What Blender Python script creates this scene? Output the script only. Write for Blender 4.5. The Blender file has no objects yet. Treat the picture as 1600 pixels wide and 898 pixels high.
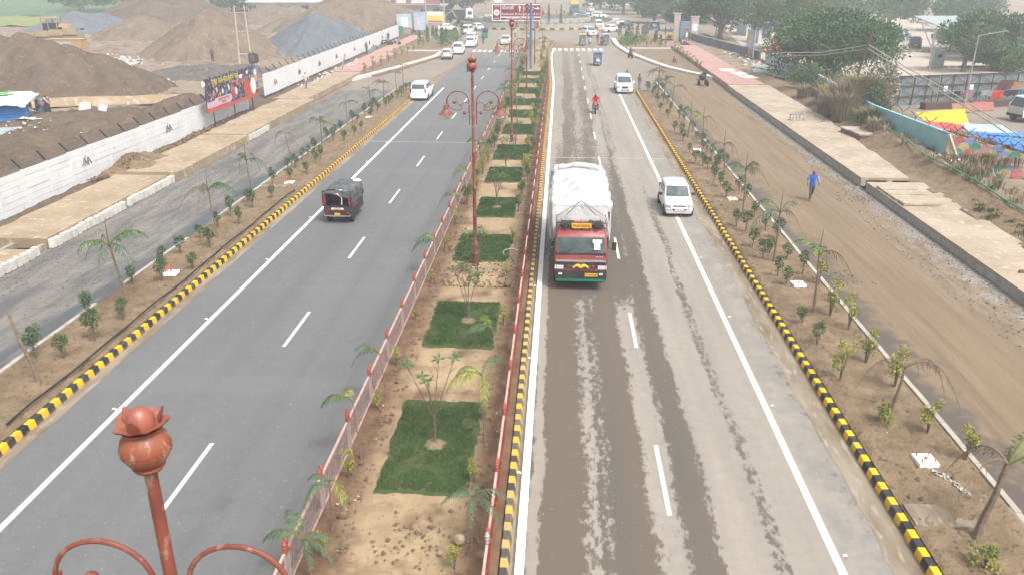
import bpy, math, random
from math import sin, cos, pi, radians, atan2, hypot
from mathutils import Vector, Matrix, Euler, noise
random.seed(7)
S = bpy.context.scene
COL = S.collection
# ---------------------------------------------------------------- camera
CAM_H = 11.9
HAZE = 0.0014
cd = bpy.data.cameras.new('camera'); cam = bpy.data.objects.new('camera', cd); COL.objects.link(cam)
cd.sensor_width = 36.0; cd.lens = 28.125; cd.clip_end = 4000; cd.clip_start = 0.2
cam.location = (0, 0, CAM_H)
cam.rotation_euler = (radians(90 - 21.604), 0, radians(3.321))
S.camera = cam
# ---------------------------------------------------------------- sky, sun, exposure
W = bpy.data.worlds.new('World'); S.world = W; W.use_nodes = True
wn = W.node_tree; wn.nodes.clear()
SUN_EL, SUN_ROT = radians(56), radians(140)
sky = wn.nodes.new('ShaderNodeTexSky'); sky.sky_type = 'NISHITA'; sky.sun_disc = False
sky.sun_elevation = SUN_EL; sky.sun_rotation = SUN_ROT
sky.air_density = 1.0; sky.dust_density = 6.0; sky.ozone_density = 1.0
hs = wn.nodes.new('ShaderNodeHueSaturation'); hs.inputs['Saturation'].default_value = 0.42
bg = wn.nodes.new('ShaderNodeBackground'); bg.inputs['Strength'].default_value = 0.15
wo = wn.nodes.new('ShaderNodeOutputWorld')
wn.links.new(sky.outputs[0], hs.inputs['Color']); wn.links.new(hs.outputs[0], bg.inputs['Color']); wn.links.new(bg.outputs[0], wo.inputs['Surface'])
sl = bpy.data.lights.new('sun', 'SUN'); sl.energy = 1.5; sl.angle = radians(11); sl.color = (1, .975, .94)
so = bpy.data.objects.new('sun', sl); COL.objects.link(so)
# the sun stands in the same direction as in the sky texture (rotation is measured clockwise from +Y)
so.rotation_euler = (pi/2 - SUN_EL, 0, pi - SUN_ROT)
S.view_settings.view_transform = 'Standard'; S.view_settings.look = 'None'; S.view_settings.gamma = 1
S.view_settings.exposure = 0.84
S.render.engine = 'CYCLES'
S.cycles.max_bounces = 6; S.cycles.volume_bounces = 1; S.cycles.volume_step_rate = 4; S.cycles.volume_max_steps = 64
S.cycles.use_denoising = True; S.cycles.denoising_prefilter = 'ACCURATE'; S.cycles.denoising_input_passes = 'RGB_ALBEDO_NORMAL'
# ---------------------------------------------------------------- helpers: meshes
class B:
    """collects faces, then becomes ONE mesh object"""
    def __init__(s): s.v = []; s.f = []; s.m = []; s.T = None
    def add(s, pts, faces, m=0):
        o = len(s.v)
        if s.T is not None: pts = [s.T @ Vector(p) for p in pts]
        s.v.extend(tuple(p) for p in pts)
        for f in faces: s.f.append([o + i for i in f]); s.m.append(m)
        return s
    def face(s, pts, m=0): return s.add(pts, [list(range(len(pts)))], m)
    def box(s, c, d, m=0, rot=None, taper=1.0):
        x, y, z = d[0]/2, d[1]/2, d[2]/2
        P = [Vector((a*x*(taper if k > 0 else 1), b*y*(taper if k > 0 else 1), k*z)) for k in (-1, 1) for a, b in ((-1, -1), (1, -1), (1, 1), (-1, 1))]
        if rot is not None:
            R = rot if isinstance(rot, Matrix) else Euler(rot).to_matrix()
            P = [R @ p for p in P]
        c = Vector(c)
        return s.add([p + c for p in P], [(3,2,1,0),(4,5,6,7),(0,1,5,4),(1,2,6,5),(2,3,7,6),(3,0,4,7)], m)
    def bx(s, x0, x1, y0, y1, z0, z1, m=0): return s.box(((x0+x1)/2, (y0+y1)/2, (z0+z1)/2), (x1-x0, y1-y0, z1-z0), m)
    def tube(s, pts, r, n=6, m=0, cap=True):
        pts = [Vector(p) for p in pts]; k = len(pts); rr = r if isinstance(r, (list, tuple)) else [r]*k
        V = []; up = None
        for i, p in enumerate(pts):
            t = (pts[min(i+1, k-1)] - pts[max(i-1, 0)]).normalized()
            if up is None:
                up = Vector((0, 0, 1)) if abs(t.z) < .9 else Vector((0, 1, 0))
            a = t.cross(up)
            if a.length < 1e-5: a = t.cross(Vector((1, 0, 0)))
            a.normalize(); b = a.cross(t); up = b
            for j in range(n):
                q = 2*pi*j/n; V.append(p + rr[i]*(cos(q)*a + sin(q)*b))
        F = [(i*n+j, i*n+(j+1) % n, (i+1)*n+(j+1) % n, (i+1)*n+j) for i in range(k-1) for j in range(n)]
        if cap: F += [list(range(n))[::-1], [(k-1)*n+j for j in range(n)]]
        return s.add(V, F, m)
    def lathe(s, prof, n=12, m=0, o=(0, 0, 0), axis='z'):
        V = []; k = len(prof)
        for r, z in prof:
            for j in range(n):
                q = 2*pi*j/n
                p = (r*cos(q), r*sin(q), z) if axis == 'z' else ((z, r*cos(q), r*sin(q)) if axis == 'x' else (r*sin(q), z, r*cos(q)))
                V.append((p[0]+o[0], p[1]+o[1], p[2]+o[2]))
        F = [(i*n+j, i*n+(j+1) % n, (i+1)*n+(j+1) % n, (i+1)*n+j) for i in range(k-1) for j in range(n)]
        F += [list(range(n))[::-1], [(k-1)*n+j for j in range(n)]]
        return s.add(V, F, m)
    def ball(s, c, r, n=10, m=0, k=6):
        r = r if isinstance(r, (list, tuple)) else (r, r, r)
        V = []; 
        for i in range(k+1):
            a = pi*i/k
            for j in range(n):
                q = 2*pi*j/n; V.append((c[0]+r[0]*sin(a)*cos(q), c[1]+r[1]*sin(a)*sin(q), c[2]-r[2]*cos(a)))
        F = [(i*n+j, i*n+(j+1) % n, (i+1)*n+(j+1) % n, (i+1)*n+j) for i in range(k) for j in range(n)]
        return s.add(V, F, m)
    def prism(s, poly, z0, z1, m=0):
        n = len(poly); P = [(x, y, z0) for x, y in poly] + [(x, y, z1) for x, y in poly]
        F = [list(range(n))[::-1], list(range(n, 2*n))] + [(i, (i+1) % n, n+(i+1) % n, n+i) for i in range(n)]
        return s.add(P, F, m)
    def grid(s, nx, ny, fn, m=0):
        V = [fn(i/nx, j/ny) for j in range(ny+1) for i in range(nx+1)]
        F = [(j*(nx+1)+i, j*(nx+1)+i+1, (j+1)*(nx+1)+i+1, (j+1)*(nx+1)+i) for j in range(ny) for i in range(nx)]
        return s.add(V, F, m)
    def mesh(s, name, mats, smooth=None, sharp=40):
        me = bpy.data.meshes.new(name); me.from_pydata(s.v, [], s.f)
        for k in (mats if isinstance(mats, (list, tuple)) else [mats]): me.materials.append(k)
        me.polygons.foreach_set('material_index', s.m)
        if smooth:
            me.shade_smooth(); me.set_sharp_from_angle(angle=radians(sharp))
        me.update(); return me
def link(name, me, parent=None, loc=(0, 0, 0), rz=0, scale=None):
    o = bpy.data.objects.new(name, me); COL.objects.link(o); o.location = loc; o.rotation_euler = (0, 0, rz)
    if scale is not None: o.scale = (scale,)*3 if isinstance(scale, (int, float)) else scale
    if parent is not None: o.parent = parent
    return o
def part(name, b, mats, parent=None, loc=(0, 0, 0), rz=0, smooth=False, sharp=40):
    return link(name, b.mesh(name, mats, smooth, sharp), parent, loc, rz)
def tag(o, label=None, cat=None, group=None, kind=None):
    if label: o['label'] = label
    if cat: o['category'] = cat
    if group: o['group'] = group
    if kind: o['kind'] = kind
    return o
def thing(name, label, cat, loc=(0, 0, 0), rz=0, group=None, scale=None):
    return tag(link(name, None, None, loc, rz, scale), label, cat, group)
def struct(name, b, mats, smooth=False, sharp=40): return tag(part(name, b, mats, None, smooth=smooth, sharp=sharp), kind='structure')
def dup(o, loc=None, rz=None, label=None, scale=None, parent=None, top=True, swap=None):
    c = o.copy(); COL.objects.link(c)
    if parent is not None: c.parent = parent
    if top:
        if loc is not None: c.location = loc
        if rz is not None: c.rotation_euler = (0, 0, rz)
        if scale is not None: c.scale = (scale,)*3 if isinstance(scale, (int, float)) else scale
        if label: c['label'] = label
    for ch in list(o.children): dup(ch, parent=c, top=False)
    return c
ORD = 'first second third fourth fifth sixth seventh eighth ninth tenth eleventh twelfth thirteenth fourteenth fifteenth sixteenth seventeenth eighteenth nineteenth'.split()
TENS = {2: 'twenty', 3: 'thirty', 4: 'forty', 5: 'fifty', 6: 'sixty', 7: 'seventy', 8: 'eighty', 9: 'ninety'}
def nth(n):
    if n < 20: return ORD[n-1]
    t, u = divmod(n, 10)
    return (TENS[t][:-1] + 'ieth') if u == 0 else TENS[t] + '-' + ORD[u-1]
def fbm(x, y, s=1.0, seed=0, o=4):
    return noise.fractal(Vector((x*s, y*s, seed*7.3)), 1.0, 2.0, o)
def rr(a, b): return random.uniform(a, b)
# ---------------------------------------------------------------- helpers: materials
def lin(c):
    if isinstance(c, str):
        c = tuple(int(c[i:i+2], 16)/255 for i in (0, 2, 4)); c = tuple(x/12.92 if x <= .04045 else ((x+.055)/1.055)**2.4 for x in c)
    return (c[0], c[1], c[2], 1)
class NT:
    def __init__(s, name, rough=.85, metal=0, spec=.35):
        s.mat = bpy.data.materials.new(name); s.mat.use_nodes = True; s.nt = s.mat.node_tree; s.p = s.nt.nodes['Principled BSDF']
        s.p.inputs['Roughness'].default_value = rough; s.p.inputs['Metallic'].default_value = metal; s.p.inputs['Specular IOR Level'].default_value = spec
    def n(s, t, **kw):
        k = s.nt.nodes.new('ShaderNode' + t)
        for a, b in kw.items(): setattr(k, a, b)
        return k
    def l(s, a, b): s.nt.links.new(a, b)
    def pos(s, obj=False, scale=(1, 1, 1)):
        if obj: o = s.n('TexCoord').outputs['Object']
        else: o = s.n('NewGeometry').outputs['Position']
        mp = s.n('Mapping'); mp.inputs['Scale'].default_value = scale; s.l(o, mp.inputs[0]); return mp.outputs[0]
    def noise(s, vec, scale, detail=4, rough=.6, dist=0):
        k = s.n('TexNoise'); k.inputs['Scale'].default_value = scale; k.inputs['Detail'].default_value = detail; k.inputs['Roughness'].default_value = rough; k.inputs['Distortion'].default_value = dist
        s.l(vec, k.inputs['Vector']); return k.outputs['Fac']
    def ramp(s, fac, stops, interp='LINEAR'):
        k = s.n('ValToRGB'); k.color_ramp.interpolation = interp; e = k.color_ramp.elements
        while len(e) < len(stops): e.new(.5)
        for q, (p, c) in zip(e, stops):
            q.position = p; q.color = (c, c, c, 1) if isinstance(c, (int, float)) else lin(c)
        s.l(fac, k.inputs[0]); return k.outputs[0]
    def mix(s, fac, a, b, blend='MIX'):
        k = s.n('MixRGB', blend_type=blend)
        for i, q in ((0, fac), (1, a), (2, b)):
            if isinstance(q, (int, float)): k.inputs[i].default_value = q if i == 0 else (q, q, q, 1)
            elif isinstance(q, (tuple, str)): k.inputs[i].default_value = lin(q)
            else: s.l(q, k.inputs[i])
        return k.outputs[0]
    def math(s, op, a, b=0.0, c=None, clamp=False):
        k = s.n('Math', operation=op); k.use_clamp = clamp
        for i, q in enumerate((a, b) if c is None else (a, b, c)):
            if isinstance(q, (int, float)): k.inputs[i].default_value = q
            else: s.l(q, k.inputs[i])
        return k.outputs[0]
    def map(s, v, a, b, c=0, d=1):
        k = s.n('MapRange'); k.inputs[1].default_value = a; k.inputs[2].default_value = b; k.inputs[3].default_value = c; k.inputs[4].default_value = d
        s.l(v, k.inputs[0]); return k.outputs[0]
    def sep(s, v):
        k = s.n('SeparateXYZ'); s.l(v, k.inputs[0]); return k.outputs
    def out(s, col, bump=None, bstr=.3, bdist=.02):
        if isinstance(col, (tuple, str)): s.p.inputs['Base Color'].default_value = lin(col)
        else: s.l(col, s.p.inputs['Base Color'])
        if bump is not None:
            k = s.n('Bump'); k.inputs['Strength'].default_value = bstr; k.inputs['Distance'].default_value = bdist
            s.l(bump, k.inputs['Height']); s.l(k.outputs[0], s.p.inputs['Normal'])
        return s.mat
def pm(name, c1, c2=None, scale=3, rough=.85, metal=0, bump=None, obj=False, lo=.35, hi=.65, c3=None, s3=25, spec=.35, stretch=(1, 1, 1), f3=.5):
    """plain procedural surface: two colours broken up by noise, a finer third one, fine relief"""
    t = NT(name, rough, metal, spec); v = t.pos(obj, stretch)
    if c2 is None: c2 = tuple(x*.82 for x in lin(c1)[:3])
    f = t.map(t.noise(v, scale, 5), lo, hi)
    col = t.mix(f, c1, c2)
    if c3 is not None:
        g = t.map(t.noise(v, s3, 3), f3, f3+.12); col = t.mix(g, col, c3)
    return t.out(col, t.noise(v, bump[0], 4) if bump else None, bump[1] if bump else 0, bump[2] if bump and len(bump) > 2 else .02)
M = {}
# paints and simple stuff
M['white_paint'] = pm('white_paint', (.80,.80,.77), (.62,.61,.57), 1.5, .7, lo=.45, hi=.8, c3=(.4,.39,.36), s3=30, f3=.66)
M['dash_paint'] = pm('dash_paint', (.62,.60,.55), (.5,.48,.43), 3, .7, c3=(.3,.28,.25), s3=25, f3=.62)
M['yellow_paint'] = pm('yellow_paint', (.72,.42,.012), (.60,.34,.02), 4, .6, c3=(.34,.22,.06), s3=12, f3=.62)
M['black_paint'] = pm('black_paint', (.02,.021,.024), (.045,.045,.045), 4, .65, c3=(.10,.09,.08), s3=12, f3=.62)
M['yellow_dusty'] = pm('yellow_dusty', (.56,.34,.06), (.46,.31,.12), 4, .75, c3=(.36,.29,.2), s3=9, f3=.56)
M['black_dusty'] = pm('black_dusty', (.055,.05,.045), (.12,.10,.08), 4, .75, c3=(.2,.17,.13), s3=9, f3=.58)
M['concrete'] = pm('concrete', (.30,.26,.20), (.22,.185,.135), 1.2, .9, bump=(40,.2), c3=(.36,.33,.28), s3=5, f3=.55)
M['pale_concrete'] = pm('pale_concrete', (.40,.38,.34), (.30,.28,.24), 1.5, .9, bump=(50,.15), c3=(.22,.2,.17), s3=14, f3=.62)
M['kerb_concrete'] = pm('kerb_concrete', (.40,.375,.32), (.31,.28,.22), 2, .9, bump=(50,.15), c3=(.2,.17,.13), s3=9, f3=.64)
M['gutter'] = pm('gutter', (.27,.23,.17), (.15,.11,.07), .9, .85, c3=(.30,.26,.21), s3=4, f3=.55, stretch=(1.6,.35,1))
M['white_block'] = pm('white_block', (.60,.58,.54), (.48,.46,.41), 2, .9, bump=(40,.2), c3=(.28,.25,.2), s3=11, f3=.64)
M['wall_white'] = pm('wall_white', (.65,.66,.665), (.58,.585,.585), .8, .85, c3=(.36,.34,.30), s3=3.2, f3=.66)
M['dark_hole'] = pm('dark_hole', (.012,.011,.01), None, 3, .95)
M['soil'] = pm('soil', (.228,.165,.102), (.155,.107,.064), 1.3, .97, bump=(11,1.0,.07), c3=(.075,.049,.03), s3=7, f3=.58)
M['soil_clod'] = pm('soil_clod', (.115,.075,.046), (.175,.12,.075), 6, .97, bump=(30,.5))
M['rubble_pale'] = pm('rubble_pale', (.40,.36,.31), (.55,.53,.50), 5, .95)
M['black_pipe'] = pm('black_pipe', (.018,.018,.02), None, 3, .45)
M['pink_paving'] = pm('pink_paving', (.40,.235,.20), (.34,.20,.17), .7, .9, c3=(.46,.31,.28), s3=6, f3=.6)
M['red_steel'] = pm('red_steel', (.30,.062,.036), (.22,.048,.03), 5, .5, c3=(.33,.13,.1), s3=20, f3=.6, obj=True)
M['rail_pink'] = pm('rail_pink', (.50,.33,.28), (.42,.24,.20), 4, .6, c3=(.5,.38,.34), s3=14, f3=.55, obj=True)
M['grey_steel'] = pm('grey_steel', (.34,.33,.32), (.26,.24,.23), 6, .5, obj=True)
M['vine'] = pm('vine', (.37,.30,.265), (.24,.17,.15), 9, .8, obj=True)
M['orange_bit'] = pm('orange_bit', (.48,.11,.05), None, 9, .6, obj=True)
M['grass'] = pm('grass', (.048,.104,.026), (.030,.074,.017), 1.4, .85, c3=(.085,.115,.032), s3=3, f3=.55)
M['grass_bed'] = pm('grass_bed', (.036,.066,.018), (.075,.075,.032), 1.6, .95, c3=(.11,.085,.048), s3=3.5, f3=.58)
def kerb_paint(name, c1, c2, dirt, amt):
    t = NT(name, .65); v = t.pos(); oi = t.n('ObjectInfo'); r = oi.outputs['Random']
    col = t.mix(r, c1, c2); ch = t.noise(v, 7, 6, .75)
    lim = t.map(r, 0, 1, .66, .66-amt)
    d = t.math('SUBTRACT', ch, lim); col = t.mix(t.map(d, 0, .06, 0, .85), col, dirt)
    z = t.sep(v)[2]; low = t.math('MULTIPLY', t.map(z, .10, .0), t.map(t.noise(v, 4, 4), .35, .6)); col = t.mix(low, col, (.2,.15,.1))
    return t.out(col, ch, .3, .01)
M['yellow_paint'] = kerb_paint('yellow_paint', (.74,.43,.012), (.60,.36,.03), (.30,.23,.13), .13)
M['black_paint'] = kerb_paint('black_paint', (.017,.018,.021), (.05,.049,.047), (.17,.15,.13), .12)
M['yellow_dusty'] = kerb_paint('yellow_dusty', (.60,.36,.05), (.48,.32,.11), (.30,.24,.16), .16)
M['black_dusty'] = kerb_paint('black_dusty', (.05,.046,.042), (.11,.095,.078), (.2,.17,.13), .16)
# road skins ---------------------------------------------------------------
def asphalt_left():
    t = NT('asphalt_left', .82, spec=.4); v = t.pos()
    big = t.noise(t.pos(scale=(.35,.05,1)), 1.0, 4); st = t.noise(t.pos(scale=(1.2,.045,1)), 1.6, 5)
    col = t.mix(t.map(big, .3, .7), (.120,.122,.122), (.145,.145,.142))
    col = t.mix(t.map(st, .52, .75, 0, .55), col, (.155,.152,.143))
    y = t.sep(v)[1]
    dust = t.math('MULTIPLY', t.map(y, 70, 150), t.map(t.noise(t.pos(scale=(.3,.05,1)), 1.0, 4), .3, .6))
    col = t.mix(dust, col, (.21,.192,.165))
    x = t.sep(v)[0]
    edge = t.math('MULTIPLY', t.map(x, -6.7, -5.4), t.map(t.noise(v, 2.5, 4), .4, .6, 0, .5)); col = t.mix(edge, col, (.17,.155,.13))
    mot = t.noise(v, 2.6, 8, .8); col = t.mix(t.map(mot, .38, .62, 0, .55), col, (.104,.106,.107))
    cr = t.noise(t.pos(scale=(.12,.9,1)), .35, 5, .6); col = t.mix(t.map(cr, .56, .64, 0, .35), col, (.152,.152,.148))
    rail_shade = t.math('MULTIPLY', t.map(t.math('ABSOLUTE', t.math('ADD', x, 6.35)), .0, .45, .6, 0), t.map(t.noise(t.pos(scale=(1,.05,1)), 1.2, 4), .35, .6)); col = t.mix(rail_shade, col, (.062,.065,.068))  # shadow streak along the median railing, painted into the asphalt colour
    for xc in (-8.1, -10.4, -11.7):
        tr = t.math('MULTIPLY', t.map(t.math('ABSOLUTE', t.math('ADD', x, -xc)), .0, .5, .3, 0), t.map(t.noise(t.pos(scale=(1,.03,1)), 1.0, 4), .4, .6)); col = t.mix(tr, col, (.085,.088,.09))
    sp = t.map(t.noise(v, 11, 2), .66, .72, 0, .8); col = t.mix(sp, col, (.27,.26,.24))
    dk = t.map(t.noise(v, .55, 5, .7), .62, .72, 0, .35); col = t.mix(dk, col, (.06,.06,.062))
    return t.out(col, t.noise(v, 60, 3), .25, .01)
M['asphalt_left'] = asphalt_left()
def asphalt_right():
    t = NT('asphalt_right', .85, spec=.35); v = t.pos(); x, y, z = t.sep(v)
    # lateral wander of the tracks along the road, then a ragged edge
    wob = t.noise(t.pos(scale=(.02,.06,1)), 1.0, 3); xw = t.math('ADD', x, t.math('MULTIPLY', t.math('SUBTRACT', wob, .5), 1.1))
    u = t.map(xw, -1.0, 8.0)
    def at(X): return (X + 1.0)/9.0
    near = [(-1,.75),(-.55,.72),(-.42,.12),(-.32,.14),(-.10,1),(.62,1),(.85,.60),(1.0,.48),(1.12,.42),(1.25,.72),(1.45,.62),(1.68,.9),(1.8,1),(2.2,.98),(2.48,.36),(2.65,.2),(2.95,.22),(3.05,.5),(3.3,.95),(3.6,.98),(3.85,.5),(4.05,.02),(4.75,.02),(4.98,.58),(5.2,.5),(5.35,.05),(6.15,.05),(6.4,.2),(6.8,.05),(7.35,.35),(8.0,.2)]
    far = [(-1,.5),(-.5,.3),(.25,.35),(.45,.64),(1.2,.66),(1.55,.42),(1.8,.46),(2.1,.64),(2.7,.62),(2.95,.38),(3.3,.05),(3.6,.55),(3.85,.4),(4.1,.55),(4.3,.12),(6.2,.06),(7,.25),(8,.3)]
    def rp(st):
        k = [(at(a), b) for a, b in st]; return t.ramp(u, k)
    # at most 32 stops
    d = t.mix(t.map(y, 40, 62), rp(near), rp(far))
    mid = t.math('MULTIPLY', t.map(y, 27, 30), t.map(y, 52, 44)); full = t.math('MULTIPLY', mid, t.math('MULTIPLY', t.map(x, 3.6, 2.9), t.map(x, -.4, -.2)))
    d = t.math('MAXIMUM', d, full)
    rag = t.map(t.noise(t.pos(scale=(1,.5,1)), 5.5, 9, .78), .30, .70)
    low = t.map(t.noise(t.pos(scale=(1,.25,1)), 1.3, 3), .25, .75, -.16, .16)
    m = t.math('ADD', t.math('ADD', d, low), rag); fac = t.map(m, .96, 1.10)
    hole = t.noise(t.pos(scale=(1,.6,1)), 1.3, 6, .7)
    pale = t.mix(t.map(t.noise(t.pos(scale=(1,.08,1)), 1.1, 4), .35, .65), (.285,.256,.212), (.235,.214,.182))
    dark = t.mix(t.map(t.noise(t.pos(scale=(1.4,.1,1)), .9, 4), .38, .62), (.112,.092,.069), (.092,.085,.074))
    brown = t.math('MULTIPLY', t.ramp(u, [(at(-.3),0),(at(-.1),.75),(at(.6),.6),(at(1.0),.05),(at(1.6),.1),(at(2.0),.55),(at(2.5),.4),(at(2.9),.0),(at(4.0),.15),(at(5),.35)]), 1.0)
    dark = t.mix(brown, dark, (.125,.097,.066))
    sh = t.map(x, 6.2, 6.6); pale = t.mix(t.math('MULTIPLY', sh, t.map(t.noise(v, .8, 4), .35, .6)), pale, (.215,.202,.182))
    col = t.mix(fac, pale, dark)
    col = t.mix(t.map(t.noise(v, 3.2, 8, .8), .4, .62, 0, .22), col, (.12,.105,.085))
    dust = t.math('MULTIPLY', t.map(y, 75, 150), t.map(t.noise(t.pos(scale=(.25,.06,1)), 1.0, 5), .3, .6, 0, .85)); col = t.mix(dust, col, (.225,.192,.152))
    sp = t.map(t.noise(v, 13, 2), .69, .75, 0, .7); col = t.mix(sp, col, (.34,.32,.29)); dsp = t.map(t.noise(t.pos(scale=(1.1,.9,1)), 9, 3), .68, .73, 0, .5); col = t.mix(dsp, col, (.09,.078,.065))
    rg = t.map(fac, 0, 1, .92, .7); t.l(rg, t.p.inputs['Roughness'])
    return t.out(col, t.noise(v, 55, 3), .2, .01)
M['asphalt_right'] = asphalt_right()
def service_left():
    t = NT('service_left', .95); v = t.pos(); x, y, z = t.sep(v)
    a = t.noise(t.pos(scale=(.9,.16,1)), 1.3, 6, .7); b = t.noise(v, 3.0, 5, .75)
    col = t.mix(t.map(a, .4, .62), (.098,.096,.093), (.20,.182,.155))
    col = t.mix(t.map(b, .55, .62, 0, .6), col, (.055,.055,.056))
    col = t.mix(t.map(t.noise(v, 22, 2), .60, .68, 0, .7), col, (.27,.26,.24))
    strip = t.math('MULTIPLY', t.map(x, -18.7, -18.3), t.map(a, .66, .5)); col = t.mix(strip, col, (.082,.087,.093))
    return t.out(col, t.noise(v, 24, 4), .6, .03)
M['service_left'] = service_left()
def service_right():
    t = NT('service_right', .97); v = t.pos(); x, y, z = t.sep(v)
    st = t.noise(t.pos(scale=(1.5,.07,1)), 1.5, 6, .65); fine = t.noise(t.pos(scale=(3.5,.12,1)), 2.6, 4)
    col = t.mix(t.map(st, .35, .66), (.208,.153,.099), (.155,.110,.068))
    col = t.mix(t.map(fine, .6, .7, 0, .55), col, (.10,.064,.04))
    g = t.noise(v, .8, 6, .7)
    near = t.map(t.math('ADD', t.map(x, 10.9, 13.2, 1, 0), t.math('MULTIPLY', t.math('SUBTRACT', g, .5), 2.2)), .42, .8)
    col = t.mix(near, col, (.098,.082,.070))
    far = t.map(t.math('ADD', t.map(x, 15.4, 18.0, 0, 1), t.math('MULTIPLY', t.math('SUBTRACT', g, .5), 2.4)), .55, .85)
    far = t.math('MULTIPLY', far, t.map(y, 95, 75))
    col = t.mix(far, col, t.mix(t.map(t.noise(v, 9, 4), .42, .58), (.10,.092,.086), (.29,.27,.24)))
    wh = t.math('MULTIPLY', t.map(x, 15.2, 16.6), t.math('MULTIPLY', t.map(y, 43, 38), t.map(t.noise(t.pos(scale=(1,.35,1)), 1.1, 8, .75), .48, .66, 0, .75))); col = t.mix(wh, col, (.27,.245,.205))
    return t.out(col, t.noise(t.pos(scale=(2,.5,1)), 5, 5), .55, .05)
M['service_right'] = service_right()
def junction():
    t = NT('junction', .95); v = t.pos(); x, y, z = t.sep(v)
    a = t.noise(v, .09, 5, .6); b = t.noise(t.pos(scale=(.3,.07,1)), 1.0, 5)
    col = t.mix(t.map(a, .35, .65), (.25,.205,.155), (.205,.175,.14)); col = t.mix(t.map(b, .5, .7, 0, .6), col, (.165,.152,.135))
    dk = t.math('MULTIPLY', t.map(y, 118, 92), t.map(t.math('ABSOLUTE', t.math('ADD', x, -12)), 1, 5, 1, .2)); col = t.mix(t.math('MULTIPLY', dk, t.map(t.noise(v, .5, 5), .4, .6, 0, .8)), col, (.115,.10,.082))
    return t.out(col, t.noise(v, 6, 5), .4, .05)
M['junction'] = junction()
def earth():
    t = NT('earth', .97); v = t.pos(); x, y, z = t.sep(v)
    a = t.noise(v, .06, 6, .65); b = t.noise(v, .7, 6, .7)
    col = t.mix(t.map(a, .38, .6), (.185,.135,.09), (.255,.20,.145)); col = t.mix(t.map(b, .5, .66, 0, .65), col, (.11,.078,.05))
    green = t.math('MULTIPLY', t.map(x, -75, -100), t.map(y, 175, 200)); col = t.mix(green, col, t.mix(t.map(t.noise(v, .05, 3), .4, .6), (.075,.13,.035), (.05,.105,.045)))
    return t.out(col, t.noise(v, 3, 6, .7), .6, .12)
M['earth'] = earth()
M['work_yard'] = pm('work_yard', (.20,.148,.10), (.265,.21,.155), .16, .97, bump=(2.5,.8,.15), c3=(.115,.08,.052), s3=.9, f3=.52)
M['heap_brown'] = pm('heap_brown', (.132,.098,.068), (.088,.064,.044), .5, .97, bump=(3.2,1.0,.2), c3=(.155,.115,.082), s3=1.6, f3=.56, stretch=(1,1,.35))
M['heap_tan'] = pm('heap_tan', (.182,.138,.096), (.128,.094,.064), .5, .97, bump=(3.2,1.0,.2), c3=(.21,.165,.12), s3=1.5, f3=.55, stretch=(1,1,.35))
M['heap_gravel'] = pm('heap_gravel', (.125,.138,.15), (.092,.102,.112), .35, .95, bump=(6,.5,.06), c3=(.17,.178,.182), s3=1.3, f3=.58)
M['heap_dark'] = pm('heap_dark', (.088,.078,.066), (.13,.115,.10), 1.0, .97, bump=(4,.8,.12), c3=(.22,.21,.19), s3=2.5, f3=.62)
M['slab'] = pm('slab', (.335,.262,.178), (.255,.185,.115), .45, .9, bump=(22,.15), c3=(.40,.34,.26), s3=2.2, f3=.55)
M['slab_right'] = pm('slab_right', (.375,.31,.235), (.29,.225,.155), .5, .9, bump=(22,.15), c3=(.42,.375,.31), s3=2.4, f3=.56)
M['parking'] = pm('parking', (.42,.365,.30), (.36,.30,.24), .25, .9, c3=(.30,.24,.18), s3=1.2, f3=.58)
# ---------------------------------------------------------------- ground sheets
b = B(); b.grid(60, 60, lambda u, v: (-700+1400*u, -60+1000*v, -.05)); struct('ground', b, M['earth'])
def sheet(name, poly, z, m, parent=None):
    b = B(); b.face([(x, y, z) for x, y in poly]); o = part(name, b, M[m], parent)
    if parent is None: tag(o, kind='structure')
    return o
RC = [(9.3,155.4),(9.2,141.9),(9.7,133.7),(10.2,127.5),(12.1,116.5),(13.6,108.7),(15.8,102.6),(17.9,97.7)]      # right hand white kerb
LC = [(-27.5,77.4),(-26.2,83.5),(-24.5,91.2),(-22.7,97.8),(-21.1,104.5),(-18.9,115.6),(-17.9,121.0),(-17.6,133.3)]
junc = [(-23.4,86),(-16,86),(-13.9,110),(-13.9,134),(-8.5,134),(-8.5,150),(1.5,150),(8,134),(8,88.2),(17.9,88.2),(17.9,97.7)] + RC[::-1][1:] + \
       [(12,168),(24,172),(48,178),(50,196),(20,198),(17,235),(22,300),(40,380),(22,380),(2,300),(-6,238),(-22,250),(-48,330),(-62,330),(-30,225),(-24,178),(-20,150)] + LC[::-1][:6] + [(-22.9,97.6)]
sheet('junction', junc, -.022, 'junction')
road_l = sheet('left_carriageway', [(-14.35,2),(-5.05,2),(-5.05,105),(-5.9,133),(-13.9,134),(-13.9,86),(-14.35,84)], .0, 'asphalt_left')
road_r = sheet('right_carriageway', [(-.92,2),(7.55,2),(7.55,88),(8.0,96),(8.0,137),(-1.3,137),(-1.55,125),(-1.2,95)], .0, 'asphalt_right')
sheet('left_service_road', [(-23.25,8),(-17.45,8),(-17.45,86),(-23.4,86)], -.012, 'service_left')
sheet('right_service_road', [(10.95,6),(17.95,6),(17.95,97.5),(15.8,102.4),(13.5,108.5),(10.95,96)], -.010, 'service_right')
for nm, x0, x1, yy in (('left_gutter', -14.5, -14.1, 88), ('right_gutter', 7.35, 8.0, 88), ('median_gutter', -.98, -.80, 93)):
    def f(u, v, x0=x0, x1=x1, yy=yy):
        y = 3 + (yy-3)*v; x = x0 + (x1-x0)*u
        if u > .5 and x0 < -10: x += .06*fbm(y, 0, .6)
        if u < .5 and x0 > 0: x += .1*fbm(y, 3, .5)
        return (x, y, .006)
    b = B(); b.grid(1, 200, f); struct(nm, b, M['gutter'])
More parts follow.
